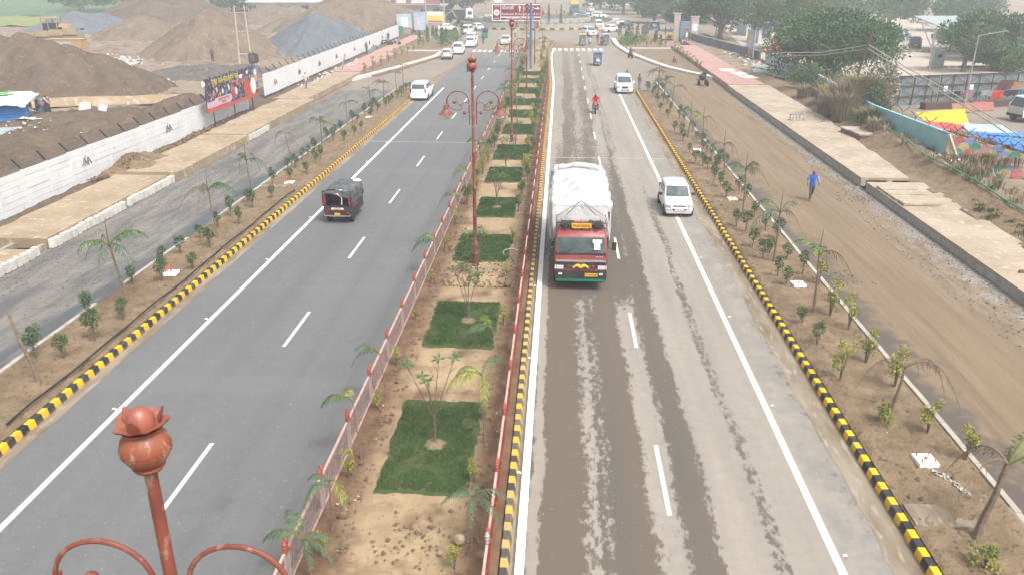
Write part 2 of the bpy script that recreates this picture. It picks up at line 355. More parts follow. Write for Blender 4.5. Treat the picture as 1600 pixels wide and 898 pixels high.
# painted lines: parts of their road
b = B(); b.bx(-12.68, -12.52, 3, 88.5, .001, .007); part('edge_line', b, M['white_paint'], road_l)
b = B(); b.bx(-.74, -.54, 3, 93, .001, .007)
P = [(-.64,93),(-1.0,108),(-1.25,122),(-1.2,130),(-.9,137)]
b.add([(x-.1, y, .007) for x, y in P] + [(x+.1, y, .007) for x, y in P], [(i, i+5, i+6, i+1) for i in range(4)]); part('edge_line', b, M['white_paint'], road_r)
b = B(); b.bx(6.14, 6.33, 3, 85, .001, .007); part('edge_line', b, M['dash_paint'], road_r)
def dashes(parent, x, y0, n, far, m='dash_paint', L=3.0):
    b = B(); b.bx(-.06, .06, 0, L, .001, .007); me = b.mesh('lane_dash', M[m])
    for i in range(n):
        link('lane_dash', me, parent, (x, y0 + 9*i, 0))
dashes(road_l, -9.19, 6.1, 15, 0, 'dash_paint')
dashes(road_r, 2.8, 6.7, 15, 0)
for par, x0, n, y0, y1 in ((road_l, -13.6, 9, 129.5, 133), (road_r, -1.0, 9, 132.5, 136.6)):
    b = B(); b.bx(-.25, .25, 0, y1-y0, .001, .008); me = b.mesh('crossing_stripe', M['dash_paint'])
    for i in range(n): link('crossing_stripe', me, par, (x0 + i*(.95 if x0 > -5 else .85), y0, 0))
# cat's eyes on the edge lines
b = B(); b.box((0, 0, .02), (.11, .09, .03), 0, taper=.7); b.box((0, -.05, .02), (.08, .004, .02), 1)
me = b.mesh('road_stud', [M['white_paint'], pm('stud_red', (.5,.05,.04))])
for par, x, y0, n in ((road_l, -12.78, 13.2, 8), (road_r, 6.45, 14.5, 8), (road_r, -.82, 17.2, 8)):
    for i in range(n): link('road_stud', me, par, (x, y0 + 6.5*i, 0))
# expansion joint across both carriageways
b = B(); b.bx(-14.0, -5.3, 58.9, 59.0, .001, .006); part('transverse_joint', b, M['pale_concrete'], road_l)
b = B(); b.bx(-.5, 7.3, 54.2, 54.32, .001, .006); part('transverse_joint', b, M['pale_concrete'], road_r)
# ---------------------------------------------------------------- striped kerbs
def kerb(name, label, x, y0, y1, near, w, h, mats, face, ylow=None, pitch=.3, round_=.03):
    root = tag(link(name, None), kind='structure')
    e = .012
    mesh = []
    for k in (0, 1):
        b = B(); b.T = None
        sec = [(-w/2, 0), (-w/2, h), (w/2-e if face > 0 else w/2, h), (w/2 if face > 0 else w/2, h-e), (w/2+.04*(face > 0), 0)]
        if face < 0: sec = [(-w/2-.04, 0), (-w/2, h-e), (-w/2+e, h), (w/2, h), (w/2, 0)]
        n = len(sec); L = pitch/2 - .004
        b.add([(a, -L, c) for a, c in sec] + [(a, L, c) for a, c in sec], [list(range(n)), list(range(n, 2*n))[::-1]] + [(i, n+i, n+(i+1) % n, (i+1) % n) for i in range(n)])
        mesh.append(b)
    mm = [mesh[0].mesh('kerb_block', mats[0]), mesh[1].mesh('kerb_block', mats[1])]
    n = int((near-y0)/pitch)
    for i in range(n):
        o = link('kerb_block', mm[i % 2], root, (x + rr(-.006, .006), y0 + pitch*(i+.5), rr(-.006, .004)), rr(-.012, .012))
    bs = B()
    i = n
    while y0 + pitch*(i+.5) < y1:
        yy = y0 + pitch*(i+.5); xx = x
        if callable(ylow): xx = ylow(yy)
        src = mesh[i % 2]; bs.add([(p[0]+xx, p[1]+yy, p[2]) for p in src.v], src.f, i % 2); i += 1
    o = part('kerb_blocks_far', bs, mats, root); o['kind'] = 'stuff'
    return root
kerb('left_kerb', '', -14.57, 10.0, 86.5, 49, .14, .22, (M['yellow_paint'], M['black_paint']), 1)
kerb('right_kerb', '', 8.10, 10.15, 86.5, 49, .17, .21, (M['yellow_paint'], M['black_paint']), -1)
def medx(y): return -1.0 if y < 85 else -1.0 - .75*min(1, max(0, (y-85)/40))**1.5 + (0 if y < 128 else .035*(y-128)**1.35*.4)
kerb('median_kerb', '', -.97, 9.9, 150, 49, .15, .20, (M['yellow_dusty'], M['black_dusty']), 1, ylow=medx)
def medl(y): return -5.2 if y < 100 else -5.2 - .018*max(0, y-100)
b = B()
for i in range(60):
    y = 10 + 2.4*i; b.box((medl(y)-.20, y, .05), (.12, 2.39, .12))
struct('median_left_kerb', b, M['kerb_concrete'])
# thin outer kerbs of the planting strips
for nm, x, y1, side in (('left_planter_edging', -17.35, 86.5, -1), ('right_planter_edging', 10.85, 94, 1)):
    root = tag(link(nm, None), kind='structure'); b = B(); b.box((0, 0, .1), (.15, .985, .24)); me = b.mesh('edging_stone', M['kerb_concrete'])
    for i in range(int((y1-9)/1.0)):
        if side < 0 and i in (18, 19, 26, 27, 28): continue
        link('edging_stone', me, root, (x + rr(-.012, .012), 9.5 + i, rr(-.012, .01)), rr(-.008, .008))
# ---------------------------------------------------------------- planting strips and median soil
def soilstrip(name, x0, x1, y0, y1, z0, amp, dx=.12, dy=.16, edge=.12, mats=None, seed=1, far=60):
    def f(u, v):
        y = y0 + (y1-y0)*v; x = x0 + (x1-x0)*u
        e = min(1, min(x-x0, x1-x)/edge); a = amp*(1 if y < far else .7)
        z = z0 + e*(a*fbm(x, y, 1.1, seed, 5) + .75*a*fbm(x, y, 5.5, seed+3, 3)) + e*.05
        return (x, y, z)
    b = B(); b.grid(int((x1-x0)/dx), int((y1-y0)/dy), f); return struct(name, b, mats or M['soil'], True, 180)
soilstrip('left_planting_bed', -17.3, -14.74, 9, 86.5, .16, .095, .085, .11)
soilstrip('right_planting_bed', 8.25, 10.80, 8, 86.5, .16, .075, .085, .11, seed=5)
def med_soil():
    t = NT('median_soil', .95); v = t.pos(); x, y, z = t.sep(v)
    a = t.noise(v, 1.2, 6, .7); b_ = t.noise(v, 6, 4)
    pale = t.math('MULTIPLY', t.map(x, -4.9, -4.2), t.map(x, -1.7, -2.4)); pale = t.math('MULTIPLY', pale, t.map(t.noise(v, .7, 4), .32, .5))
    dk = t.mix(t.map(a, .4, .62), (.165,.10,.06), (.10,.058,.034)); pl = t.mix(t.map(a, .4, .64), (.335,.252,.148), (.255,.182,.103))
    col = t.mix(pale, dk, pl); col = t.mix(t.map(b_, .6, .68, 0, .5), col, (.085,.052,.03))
    return t.out(col, t.noise(v, 10, 5), .6, .04)
M['median_soil'] = med_soil()
def fm(u, v):
    y = 9 + 141*v; x = -5.37 + 4.29*u
    if y > 100: x = medl(y)+.07 + (medx(y)-.1-medl(y)-.07)*u
    e = min(1, min(u, 1-u)*10); side = min(1, max(0, (abs(x+3.15)-1.15)/.4)); a = .014 + .085*side
    return (x, y, .16 + e*(.03*side + a*fbm(x, y, 1.3, 11, 4) + .75*a*fbm(x, y, 5.5, 12, 3)))
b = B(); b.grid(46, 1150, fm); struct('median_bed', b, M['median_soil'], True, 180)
# clods and pebbles lying on the beds (nobody could count them)
def clods(name, spots, n, m, s0, s1, zf):
    b = B()
    for _ in range(n):
        x0, x1, y0, y1 = random.choice(spots); x = rr(x0, x1); y = y0 + (y1-y0)*random.random()**1.6
        if x1 - x0 == 1.0: x = random.gauss((x0+x1)/2, .55); y = random.gauss((y0+y1)/2, .6)
        if x1 - x0 == 1.0 and random.random() < .75: continue
        s = s0 + (s1-s0)*random.random()**3; z = zf(x, y)
        d = [rr(.6, 1.2)*s for _ in range(6)]; q = rr(0, 6)
        P = [(d[0]*cos(q), d[0]*sin(q), 0), (-d[1]*sin(q), d[1]*cos(q), 0), (-d[2]*cos(q), -d[2]*sin(q), 0), (d[3]*sin(q), -d[3]*cos(q), 0), (0, 0, d[4]*.8), (0, 0, -d[5]*.5)]
        b.add([(x+p[0], y+p[1], z+p[2]) for p in P], [(0,1,4),(1,2,4),(2,3,4),(3,0,4),(1,0,5),(2,1,5),(3,2,5),(0,3,5)])
    return tag(part(name, b, m), kind='stuff')
bed = [(-17.2,-14.8,12,60), (8.35,10.7,11,60)]; med = [(-5.1,-4.4,11,50), (-2.0,-1.35,11,50), (-5.1,-4.5,11,40), (-1.9,-1.35,11,40), (-4.6,-1.9,29.5,33), (-3.5,-2.5,13.6,14.8)]
clods('soil_clods', bed + med, 5200, M['soil_clod'], .012, .085, lambda x, y: .20)
clods('pale_pebbles', bed + med[:-1], 330, M['rubble_pale'], .008, .035, lambda x, y: .215)
clods('right_road_gravel', [(15.6,17.9,20,46), (11.0,12.0,14,50), (16.5,17.9,44,80)], 2600, M['heap_dark'], .012, .07, lambda x, y: .0)
clods('left_road_gravel', [(-23.1,-21.5,24,60), (-23,-18.5,18,50)], 2200, M['heap_dark'], .012, .05, lambda x, y: -.005)
clods('road_grit', [(-14,-6,10,60), (-.3,7,10,50)], 900, M['rubble_pale'], .006, .02, lambda x, y: .008)
# low cross strips of concrete in the beds
b = B()
for y in (15.4, 57): b.bx(8.3, 10.8, y, y+.8, .16, .212)
for y in (17.0, 44.5): b.bx(-17.2, -14.8, y, y+.6, .16, .225)
struct('bed_cross_strips', b, M['gutter'])
# ---------------------------------------------------------------- second part of the junction: islands beyond the beds
def island(name, poly, z, m='soil'):
    b = B(); b.prism(poly, -.03, z); return struct(name, b, M[m])
RI = [(10.1,155),(10.0,142),(10.5,133.8),(11.0,127.6),(12.9,116.8),(14.3,109.2),(16.3,103.2),(17.8,98.8)]
island('right_island', RI + [(17.8,160),(12,165)], .18)
island('left_island', [(-27.2,78.2),(-25.5,83.8),(-23.8,91.5),(-22.0,98),(-20.4,104.7),(-18.4,115.6),(-17.5,121),(-17.4,133),(-21.4,153),(-22,164),(-24.3,150),(-24.3,98)][3:] + [(-24.3,98)], .16)
for nm, c, off, m in (('right_island_kerb', RC, 1, 'white_block'), ('left_island_kerb', LC[2:], -1, 'white_block')):
    b = B()
    for (x0, y0), (x1, y1) in zip(c, c[1:]):
        d = Vector((x1-x0, y1-y0, 0)); L = d.length; k = max(1, int(L/1.2))
        nrm = Vector((-d.y, d.x, 0)).normalized()
        if nrm.x*off < 0: nrm = -nrm
        for i in range(k):
            p = Vector((x0, y0, 0)) + d*((i+.5)/k) + nrm*.38
            b.box((p.x, p.y, .12), (.78, L/k-.02, .30), 0, rot=(0, 0, -atan2(d.x, d.y)))
    struct(nm, b, M[m])
b = B()
for i in range(8): b.box((-17.75+.15*sin(i), 122+i*1.2, .2), (.3, .6, .3), i % 2, rot=(0, 0, .03)); b.box((-17.75, 122.6+i*1.2, .2), (.3, .6, .3), (i+1) % 2)
struct('left_island_striped_kerb', b, [M['yellow_dusty'], M['black_dusty']])
b = B(); b.bx(-24.0, -17.6, 128.2, 130.6, .1, .2); b.bx(10.9, 17.8, 134.0, 136.6, .12, .23); struct('island_footpaths', b, M['pale_concrete'])
# ---------------------------------------------------------------- roundabout
RBC = Vector((-5.5, 198.5, 0))
rb = tag(link('roundabout', None), kind='structure')
def ring(R, r, z0, z1, m, nm, n=72, par=None, seg=None):
    b = B()
    for i in range(n):
        a0, a1 = 2*pi*i/n, 2*pi*(i+.985)/n; mi = (i % 2) if isinstance(m, list) else 0
        P = []
        for z in (z0, z1): P += [(RBC.x+q*cos(a), RBC.y+q*sin(a), z) for q, a in ((r, a0), (R, a0), (R, a1), (r, a1))]
        b.add(P, [(3,2,1,0),(4,5,6,7),(0,1,5,4),(1,2,6,5),(2,3,7,6),(3,0,4,7)], mi)
    return part(nm, b, m if isinstance(m, list) else [m], rb)
ring(20.4, 19.9, 0, .45, [M['yellow_dusty'], M['black_dusty']], 'striped_kerb', 120)
ring(18.6, 18.2, 0, 1.15, M['pale_concrete'], 'outer_planter_wall')
ring(12.6, 12.2, .3, 1.9, M['pale_concrete'], 'inner_planter_wall')
b = B()
def frb(R, z, n=40): return [(RBC.x+R*cos(2*pi*i/n), RBC.y+R*sin(2*pi*i/n), z) for i in range(n)]
b.face(frb(19.95, .2)); b.face(frb(18.3, .9)); b.face(frb(12.3, 1.6)); part('planter_soil', b, M['heap_dark'], rb)
# ---------------------------------------------------------------- left drain slabs, kerb stones, white wall bank
dl = tag(link('left_drain_walk', None), kind='structure')
def slab(par, x0, x1, y0, y1, z0, z1, m, nx=1, edge=.05, nm='cover_slab'):
    b = B(); k = max(2, int((y1-y0)/.8)); L, R = [], []
    for i in range(k+1):
        y = y0 + (y1-y0)*i/k; L.append((x0+edge*fbm(y, x0, .8), y)); R.append((x1, y))
    b.prism(L[::-1] + R if False else R + L[::-1], z0, z1); return part(nm, b, M[m], par)
slab(dl, -27.0, -23.35, 16, 32.5, .0, .32, 'slab', edge=.25)
slab(dl, -26.6, -23.35, 33.6, 45.8, .0, .47, 'slab', edge=.25)
slab(dl, -26.5, -23.0, 46.4, 58.2, .0, .52, 'slab', edge=.2)
slab(dl, -26.6, -23.2, 58.4, 76, .0, .55, 'slab', edge=.3)
slab(dl, -27.2, -23.9, 76.2, 97.5, .0, .55, 'slab', edge=.3)
for y in (32.5, 45.8):
    b = B()
    for x in (-26.5, -25.05, -23.6): b.bx(x, x+.25, y+.02, y+(1.06 if y < 40 else .58), -.4, .25)
    b.bx(-26.5, -23.6, y+.02, y+(1.06 if y < 40 else .58), -.04, -.03, 1); part('drain_opening', b, [M['concrete'], M['dark_hole']], dl)
b = B(); b.box((0, 0, .21), (.24, .29, .40), 0, taper=.92); me = b.mesh('kerb_stone', M['white_block'])
y = 22.0
while y < 63:
    if not (32.6 < y < 33.5 or 27.2 < y < 27.7 or 40.2 < y < 40.6 or 46 < y < 46.4):
        o = link('kerb_stone', me, dl, (-23.20 + rr(-.02, .02), y, rr(-.01, .03)), rr(-.05, .05)); o.rotation_euler[1] = rr(-.05, .16)
    y += .42
pk = tag(link('left_pink_walk', None), kind='structure')
slab(pk, -27.8, -24.1, 98.2, 122, .0, .55, 'pink_paving', nm='paving_slab'); slab(pk, -28.0, -25.6, 122.1, 156, .0, .55, 'pink_paving', nm='paving_slab')
def bank(u, v):
    y = 14 + 150*v; x = -31.5 + 5.3*u; k = 1-abs(2*u-.9)
    zb = .35 + .12*min(1, max(0, (y-45)/20))
    return (x, y, (0 if u in (0, 1) else zb) + .22*k*fbm(x, y, .45, 21) + .1*fbm(x, y, 1.7, 22) - (.3 if u > .95 else 0))
b = B(); b.grid(26, 320, bank); struct('wall_foot_bank', b, M['heap_brown'], True, 180)
def yard(u, v):
    y = 28 + 190*v; x = -140 + 109.5*u
    e = min(1, (1-u)*12)
    return (x, y, .25*e + .45*e*fbm(x, y, .07, 31, 4) + .16*fbm(x, y, .5, 32, 4))
b = B(); b.grid(150, 190, yard); struct('work_yard', b, M['work_yard'], True, 180)
b = B(); b.grid(40, 3, lambda u, v: (-62+30.5*u, 65.5 + 8.5*u**1.2 + v*1.6 + .4*sin(u*9), .95 + .35*sin(u*3) + .12*fbm(u*20, v, 1, 3) - (.7 if v in (0, 1) else 0))); struct('yard_track', b, M['slab'], True, 180)
# ---------------------------------------------------------------- right side: drain slabs, bank, car park
dr = tag(link('right_drain_walk', None), kind='structure')
def rslab(y0, y1, xa, xb0, xb1, z):
    b = B(); k = max(2, int((y1-y0)/1.0))
    R = [(xb0+(xb1-xb0)*i/k + .25*fbm(i, y0, .5), y0+(y1-y0)*i/k) for i in range(k+1)]
    b.prism([(xa, y0)] + R + [(xa, y1)], z-.16, z); part('cover_slab', b, M['slab_right'], dr)
    b = B(); b.bx(xa+.04, xa+.3, y0, y1, -.02, z-.16); part('drain_wall', b, M['pale_concrete'], dr)
rslab(12, 29.5, 17.92, 20.6, 20.8, .47); rslab(29.52, 46.6, 17.92, 20.9, 21.2, .47); rslab(47.3, 66, 17.86, 20.7, 22.0, .55); rslab(66.1, 88.5, 17.86, 22.0, 22.2, .55)
b = B(); b.bx(17.9, 20.8, 46.6, 47.3, .05, .06, 1); b.bx(19.3, 19.6, 46.62, 47.28, .1, .38); part('drain_opening', b, [M['concrete'], M['dark_hole']], dr)
b = B(); b.box((0, 0, 0), (1.95, .86, .12)); me = b.mesh('cover_plank', M['slab_right'])
for i in range(4): link('cover_plank', me, dr, (19.0 + rr(-.02, .02), 41.9 + i*.98, .54 + rr(-.01, .02)), rr(-.015, .015))
pr_ = tag(link('right_pink_walk', None), kind='structure')
slab(pr_, 18.0, 21.9, 88.7, 110, .0, .58, 'pink_paving', nm='paving_slab'); slab(pr_, 18.0, 21.9, 110.1, 137, .0, .58, 'pink_paving', nm='paving_slab')
def rbank(u, v):
    y = 6 + 92*v; x = 20.4 + 11*u; q = u*11/7
    h = .42 + .35*math.exp(-((q-.42)/.16)**2) - (.5*max(0, q-.62) if y > 51 else 0)
    h += .55*math.exp(-((y-56)/14)**2)*math.exp(-((q-.45)/.2)**2)
    h -= .55*max(0, min(1, (51.5-y)/1.5))*max(0, min(1, (x-23.2)/1.2))
    h -= .8*math.exp(-((y-76)/10)**2)*math.exp(-((q-.36)/.16)**2)
    return (x, y, h + .16*fbm(x, y, .45, 41) + .08*fbm(x, y, 1.9, 42) - (.5 if u < .02 else 0) - (.7 if u > .98 else 0))
b = B(); b.grid(84, 300, rbank); struct('right_bank', b, M['soil'], True, 180)
def rb2(u, v):
    y = 88 + 78*v; x = 21.6 + 6.5*u
    return (x, y, .42 + .1*fbm(x, y, .3, 44) + .06*fbm(x, y, 1.2, 45))
b = B(); b.grid(16, 90, rb2); struct('right_verge', b, M['work_yard'], True, 180)
sheet('car_park', [(31,84),(110,84),(130,230),(40,230),(28,118)], .0, 'parking')
sheet('slum_yard', [(30,50),(90,50),(90,84),(31,84)], -.01, 'junction')
# ================================================================ vegetation
M['leaf_dark'] = pm('leaf_dark', (.034,.074,.024), (.054,.104,.034), 2, .6, obj=True)
M['leaf_mid'] = pm('leaf_mid', (.08,.142,.038), (.056,.108,.03), 2, .6, obj=True)
M['leaf_yellow'] = pm('leaf_yellow', (.36,.32,.055), (.26,.26,.05), 3, .6, obj=True)
M['leaf_lime'] = pm('leaf_lime', (.15,.20,.045), (.10,.155,.04), 3, .6, obj=True)
M['leaf_blue'] = pm('leaf_blue', (.085,.125,.085), (.06,.095,.06), 3, .6, obj=True)
M['leaf_brown'] = pm('leaf_brown', (.20,.145,.09), (.145,.10,.06), 3, .8, obj=True)
M['bark'] = pm('bark', (.17,.135,.10), (.10,.078,.058), 6, .9, obj=True, bump=(30,.5))
M['palm_trunk'] = pm('palm_trunk', (.23,.18,.125), (.12,.085,.058), 5, .9, obj=True, stretch=(1,1,4), bump=(20,.5))
M['palm_green'] = pm('palm_green', (.12,.135,.055), (.09,.085,.05), 5, .8, obj=True)
M['tree_leaf_a'] = pm('tree_leaf_a', (.038,.09,.032), (.052,.108,.04), .7, .65, obj=True)
M['tree_leaf_b'] = pm('tree_leaf_b', (.064,.125,.043), (.08,.142,.052), .7, .65, obj=True)
M['tree_leaf_c'] = pm('tree_leaf_c', (.085,.125,.045), (.10,.14,.05), .7, .65, obj=True)
M['dry_grass'] = pm('dry_grass', (.31,.255,.165), (.24,.185,.115), .8, .9)
M['dry_green'] = pm('dry_green', (.10,.115,.05), (.14,.13,.06), .8, .9)
def rnd_dir():
    while True:
        v = Vector((rr(-1, 1), rr(-1, 1), rr(-1, 1)))
        if .05 < v.length < 1: return v.normalized()
def leaf(b, p, d, up, L, w, m):
    s = d.cross(up); s = s.normalized() if s.length > .01 else Vector((1, 0, 0))
    b.add([p, p + d*L*.5 + s*w/2, p + d*L, p + d*L*.5 - s*w/2], [(0, 1, 2, 3)], m)
def leaves(b, c, r, n, L, w, mats=(0, 1), inner=.35, upb=.3, pw=None):
    c = Vector(c); r = Vector(r if isinstance(r, (tuple, list)) else (r, r, r))
    for _ in range(n):
        d = rnd_dir(); k = inner + (1-inner)*random.random()**.6
        p = c + Vector((d.x*r.x, d.y*r.y, d.z*r.z))*k
        o = (d + rnd_dir()*.9 + Vector((0, 0, upb))).normalized()
        q = rr(.7, 1.25); leaf(b, p, o, rnd_dir(), L*q, w*q, random.choice(mats))
def shrub_proto(kind, seed):
    random.seed(seed)
    st, fo = B(), B()
    H = {'dark': .85, 'mid': .75, 'yellow': .95, 'low': .35, 'thin': .95}[kind]
    k = {'dark': 3, 'mid': 3, 'yellow': 5, 'low': 5, 'thin': 2}[kind]
    for i in range(k):
        a = rr(0, 6.28); s = rr(.03, .16)*H; top = (s*cos(a), s*sin(a), H*rr(.6, .85))
        st.tube([(0.01*cos(a), .01*sin(a), -.05), (s*.4*cos(a), s*.4*sin(a), H*.35), top], [.014, .011, .005], 5)
    if kind in ('dark', 'mid', 'thin'):
        leaves(fo, (0, 0, H*.72), (.20*(.8 if kind == 'thin' else 1), .20*(.8 if kind == 'thin' else 1), H*.30), 170, .075, .04, (0, 0, 1))
        for i in range(4):
            a = rr(0, 6.28); leaves(fo, (.13*cos(a), .13*sin(a), H*rr(.5, .95)), (.10, .10, .10), 45, .07, .038, (0, 1))
        leaves(fo, (0, 0, H*.35), (.09, .09, .12), 25, .06, .03, (0, 1))
    else:
        for i in range(9 if kind == 'yellow' else 6):
            a = rr(0, 6.28); R_ = rr(.05, .22); leaves(fo, (R_*cos(a), R_*sin(a), H*rr(.45, 1.0)), (.09, .09, .10), 42, .065, .036, (0, 0, 1))
        for i in range(2): a = rr(0, 6.28); leaves(fo, (.1*cos(a), .1*sin(a), H*.4), (.12, .12, .14), 30, .06, .035, (1,))
    return st, fo
SH = {}
for kind, mats, ns in (('dark', ('leaf_dark', 'leaf_mid'), 3), ('mid', ('leaf_mid', 'leaf_dark'), 3), ('yellow', ('leaf_yellow', 'leaf_lime'), 3), ('low', ('leaf_lime', 'leaf_yellow'), 1), ('thin', ('leaf_dark', 'leaf_mid'), 2)):
    SH[kind] = []
    for q in range(ns):
        st, fo = shrub_proto(kind, 100+q*7+len(kind))
        SH[kind].append((st.mesh('stem', M['bark']), fo.mesh('foliage', [M[m] for m in mats])))
random.seed(21)
def shrub(kind, x, y, label, group, s=1.0, z=.2):
    st, fo = random.choice(SH[kind])
    t = thing('shrub', label, 'shrub', (x, y, z), rr(0, 6.28), group, (s, s, s*rr(.9, 1.12)))
    link('stem', st, t); link('foliage', fo, t); return t
LS = [(-16.8,22.4),(-15.8,22.3),(-15.6,23.8),(-16.9,25.7),(-15.5,25.5),(-16.9,28.9),(-15.8,29.2),(-16.9,31.5),(-15.2,30.7),(-16.6,32.6),(-16.7,34.9),(-15.7,33.6),(-16.6,36.7),(-16.7,38.6),(-15.6,37.0),(-16.7,41.1),(-16.1,40.1),(-15.7,42.0),(-16.6,44.8),(-16.0,46.1),(-16.9,48.5),(-16.7,49.4),(-15.5,47.8),(-16.8,51.3),(-15.7,50.4),(-15.7,51.7),(-16.8,52.6),(-16.7,53.6),(-17.1,58.1),(-16.6,58.1),(-17.0,60.0),(-16.8,61.1),(-15.8,58.1),(-17.0,65.6),(-16.6,65.6),(-15.5,60.1),(-15.4,62.0),(-16.7,68.7),(-16.6,70.7),(-17.0,73.6),(-15.8,67.2),(-16.1,71.1),(-15.8,73.1),(-15.9,75.1),(-15.9,76.7),(-15.8,78.8),(-15.6,80.0),(-15.9,84.1),(-15.7,85.1)]
RS = [(9.3,85.7),(9.2,86.2),(9.9,84.7),(9.3,81.5),(10.6,85.1),(9.9,78.2),(9.1,76.2),(10.1,76.6),(9.9,72.6),(9.0,72.6),(9.2,68.9),(9.0,62.9),(10.2,69.0),(10.3,67.2),(9.4,61.9),(9.1,59.1),(10.4,63.0),(10.2,59.7),(10.4,58.5),(9.0,55.1),(8.9,51.8),(9.3,51.3),(10.1,56.2),(10.2,55.2),(10.2,53.4),(9.4,50.2),(10.0,50.4),(10.5,51.9),(10.5,50.3),(9.2,46.8),(9.4,45.8),(9.3,43.5),(10.3,44.9),(10.2,42.8),(8.8,38.2),(9.1,37.4),(10.0,39.6),(8.9,35.0),(10.1,37.7),(9.0,33.5),(9.5,34.3),(10.3,36.2),(10.0,33.4),(10.2,31.6),(9.1,31.3),(9.2,30.3),(8.8,26.6),(8.8,24.8)]
def row(pts, kind_fn, lab, grp, sfn):
    # split by side of the bed so that each label counts along one row
    for i, (x, y) in enumerate(sorted(pts, key=lambda p: p[1])):
        k = kind_fn(x, y, i); shrub(k, x, y, lab(x, y, i, k), grp, sfn(x, y, i))
tone = {'dark': 'dark green bushy', 'mid': 'mid green bushy', 'thin': 'slim dark green', 'yellow': 'yellow-leaved', 'low': 'low lime green'}
for pts, side, cut, grp in ((LS, 'left', -16.3, 'young shrubs in the left planting bed'), (RS, 'right', 9.7, 'young shrubs in the right planting bed')):
    for rowname, sel in (('kerb', lambda x: (x > cut) == (side == 'left')), ('outer', lambda x: (x > cut) != (side == 'left'))):
        row([p for p in pts if sel(p[0])], lambda x, y, i: ('dark', 'mid', 'dark', 'thin')[(i*7+int(y)) % 4],
            lambda x, y, i, k: '%s shrub, %s from the camera in the %s row of the %s bed' % (tone[k], nth(i+1), rowname, side), grp, lambda x, y, i: rr(.85, 1.2) + (.2 if side == 'left' and y < 24 else 0))
RY = [(10.6,30.7,'yellow'),(10.0,27.3,'yellow'),(10.3,26.2,'yellow'),(10.0,23.6,'yellow'),(8.8,22.4,'yellow'),(10.3,22.0,'yellow'),(9.2,19.8,'low'),(10.2,19.4,'yellow'),(9.1,14.0,'low'),(10.6,18.1,'yellow')]
for i, (x, y, k) in enumerate(sorted(RY, key=lambda p: p[1])):
    shrub(k, x, y, '%s shrub, %s yellowish one from the camera in the right bed' % (tone[k], nth(i+1)), 'yellow shrubs in the right planting bed', rr(1.15, 1.4) if k == 'yellow' else 1.3)
MY = [(-5.0,19.8),(-5.0,22.6),(-5.0,26.2),(-1.8,25.9),(-1.9,19.4),(-5.0,16.5),(-4.9,13.6),(-2.0,13.4),(-1.9,16.5),(-5.0,29.9),(-5.0,33.9),(-5.0,37.8),(-2.0,30.8),(-2.0,35.0),(-2.0,40.3)]
for y in range(42, 104, 3): MY += [(-4.95 + rr(0, .25), y + rr(-.8, .8)), (-1.9 + rr(-.2, .2), y + 1.5 + rr(-.8, .8))]
for y in range(44, 150, 4): MY += [(-4.8 + rr(0, .5), y + rr(-1, 1)), (-1.95 + rr(-.3, .2), y + rr(-1, 1))]
for side, sel in (('left', lambda x: x < -3.4), ('right', lambda x: x > -3.4)):
    for i, (x, y) in enumerate(sorted([p for p in MY if sel(p[0])], key=lambda p: p[1])):
        k = 'yellow' if (y < 40 or random.random() < .4) else random.choice(('dark', 'mid', 'thin'))
        xx = x if y < 100 else x + (medl(y)+5.2 if side == 'left' else 0) - (.6 if side == 'right' and y > 110 else 0)
        shrub(k, xx, y, '%s shrub, %s from the camera along the %s railing in the median' % (tone[k], nth(i+1), side), 'shrubs along the median railings', (rr(.5, .8) if y < 40 else rr(.8, 1.35)), .2)
# ---- palms: each frond a part of its own
def frond_mesh(L, rise, droop, nl, ll, mats, seed, dens=1.0, tw=.03, hang=.55):
    random.seed(seed); b = B(); P = []
    for i in range(11):
        t = i/10; P.append(Vector((L*(t*.9), 0, rise*t*(1.4-.4*t)*1.0 - droop*t**2.4)))
    b.tube(P, [.016*(1-.8*i/10) + .003 for i in range(11)], 5, 0)
    for i in range(nl):
        t = .16 + .84*(i+rr(0, .7))/nl; k = min(9, int(t*10)); f = t*10-k; p = P[k].lerp(P[k+1], f); tg = (P[k+1]-P[k]).normalized()
        for sd in (-1, 1):
            if random.random() > dens: continue
            l = ll*(1-.55*abs(t-.45)*1.6)*rr(.8, 1.15)
            d = (tg*rr(.35, .75) + Vector((0, sd, 0))*rr(.6, .9) - Vector((0, 0, 1))*hang*rr(.5, 1.3)).normalized()
            q = d.lerp(Vector((0, 0, -1)), .35).normalized(); s = tg*tw*.5
            m1 = p + d*l*.55; e = m1 + q*l*.45
            b.add([p - s*.5, p + s*.5, m1 + s, m1 - s, e], [(0, 1, 2, 3), (3, 2, 4)], random.choice((1, 1, 2)))
    return b.mesh('frond', [M[m] for m in mats])
FR = {
 'green': [frond_mesh(1.05, .55, .75, 22, .34, ('palm_green','leaf_dark','leaf_mid'), 1), frond_mesh(.95, .75, .55, 20, .32, ('palm_green','leaf_mid','leaf_dark'), 2), frond_mesh(1.15, .45, .85, 22, .36, ('palm_green','leaf_blue','leaf_dark'), 3)],
 'lime': [frond_mesh(1.0, .7, .6, 20, .32, ('leaf_lime','leaf_lime','leaf_mid'), 4), frond_mesh(1.0, .5, .8, 20, .33, ('leaf_lime','leaf_yellow','leaf_lime'), 5)],
 'brown': [frond_mesh(1.0, .5, 1.15, 18, .26, ('leaf_brown','leaf_brown','bark'), 6, .8, .018, 1.1), frond_mesh(1.15, .62, 1.35, 18, .25, ('leaf_brown','bark','leaf_brown'), 7, .75, .016, 1.2)],
 'blue': [frond_mesh(.85, .4, .6, 18, .24, ('leaf_blue','leaf_blue','leaf_mid'), 8), frond_mesh(.8, .25, .8, 18, .22, ('palm_green','leaf_blue','leaf_dark'), 9)]}
random.seed(33)
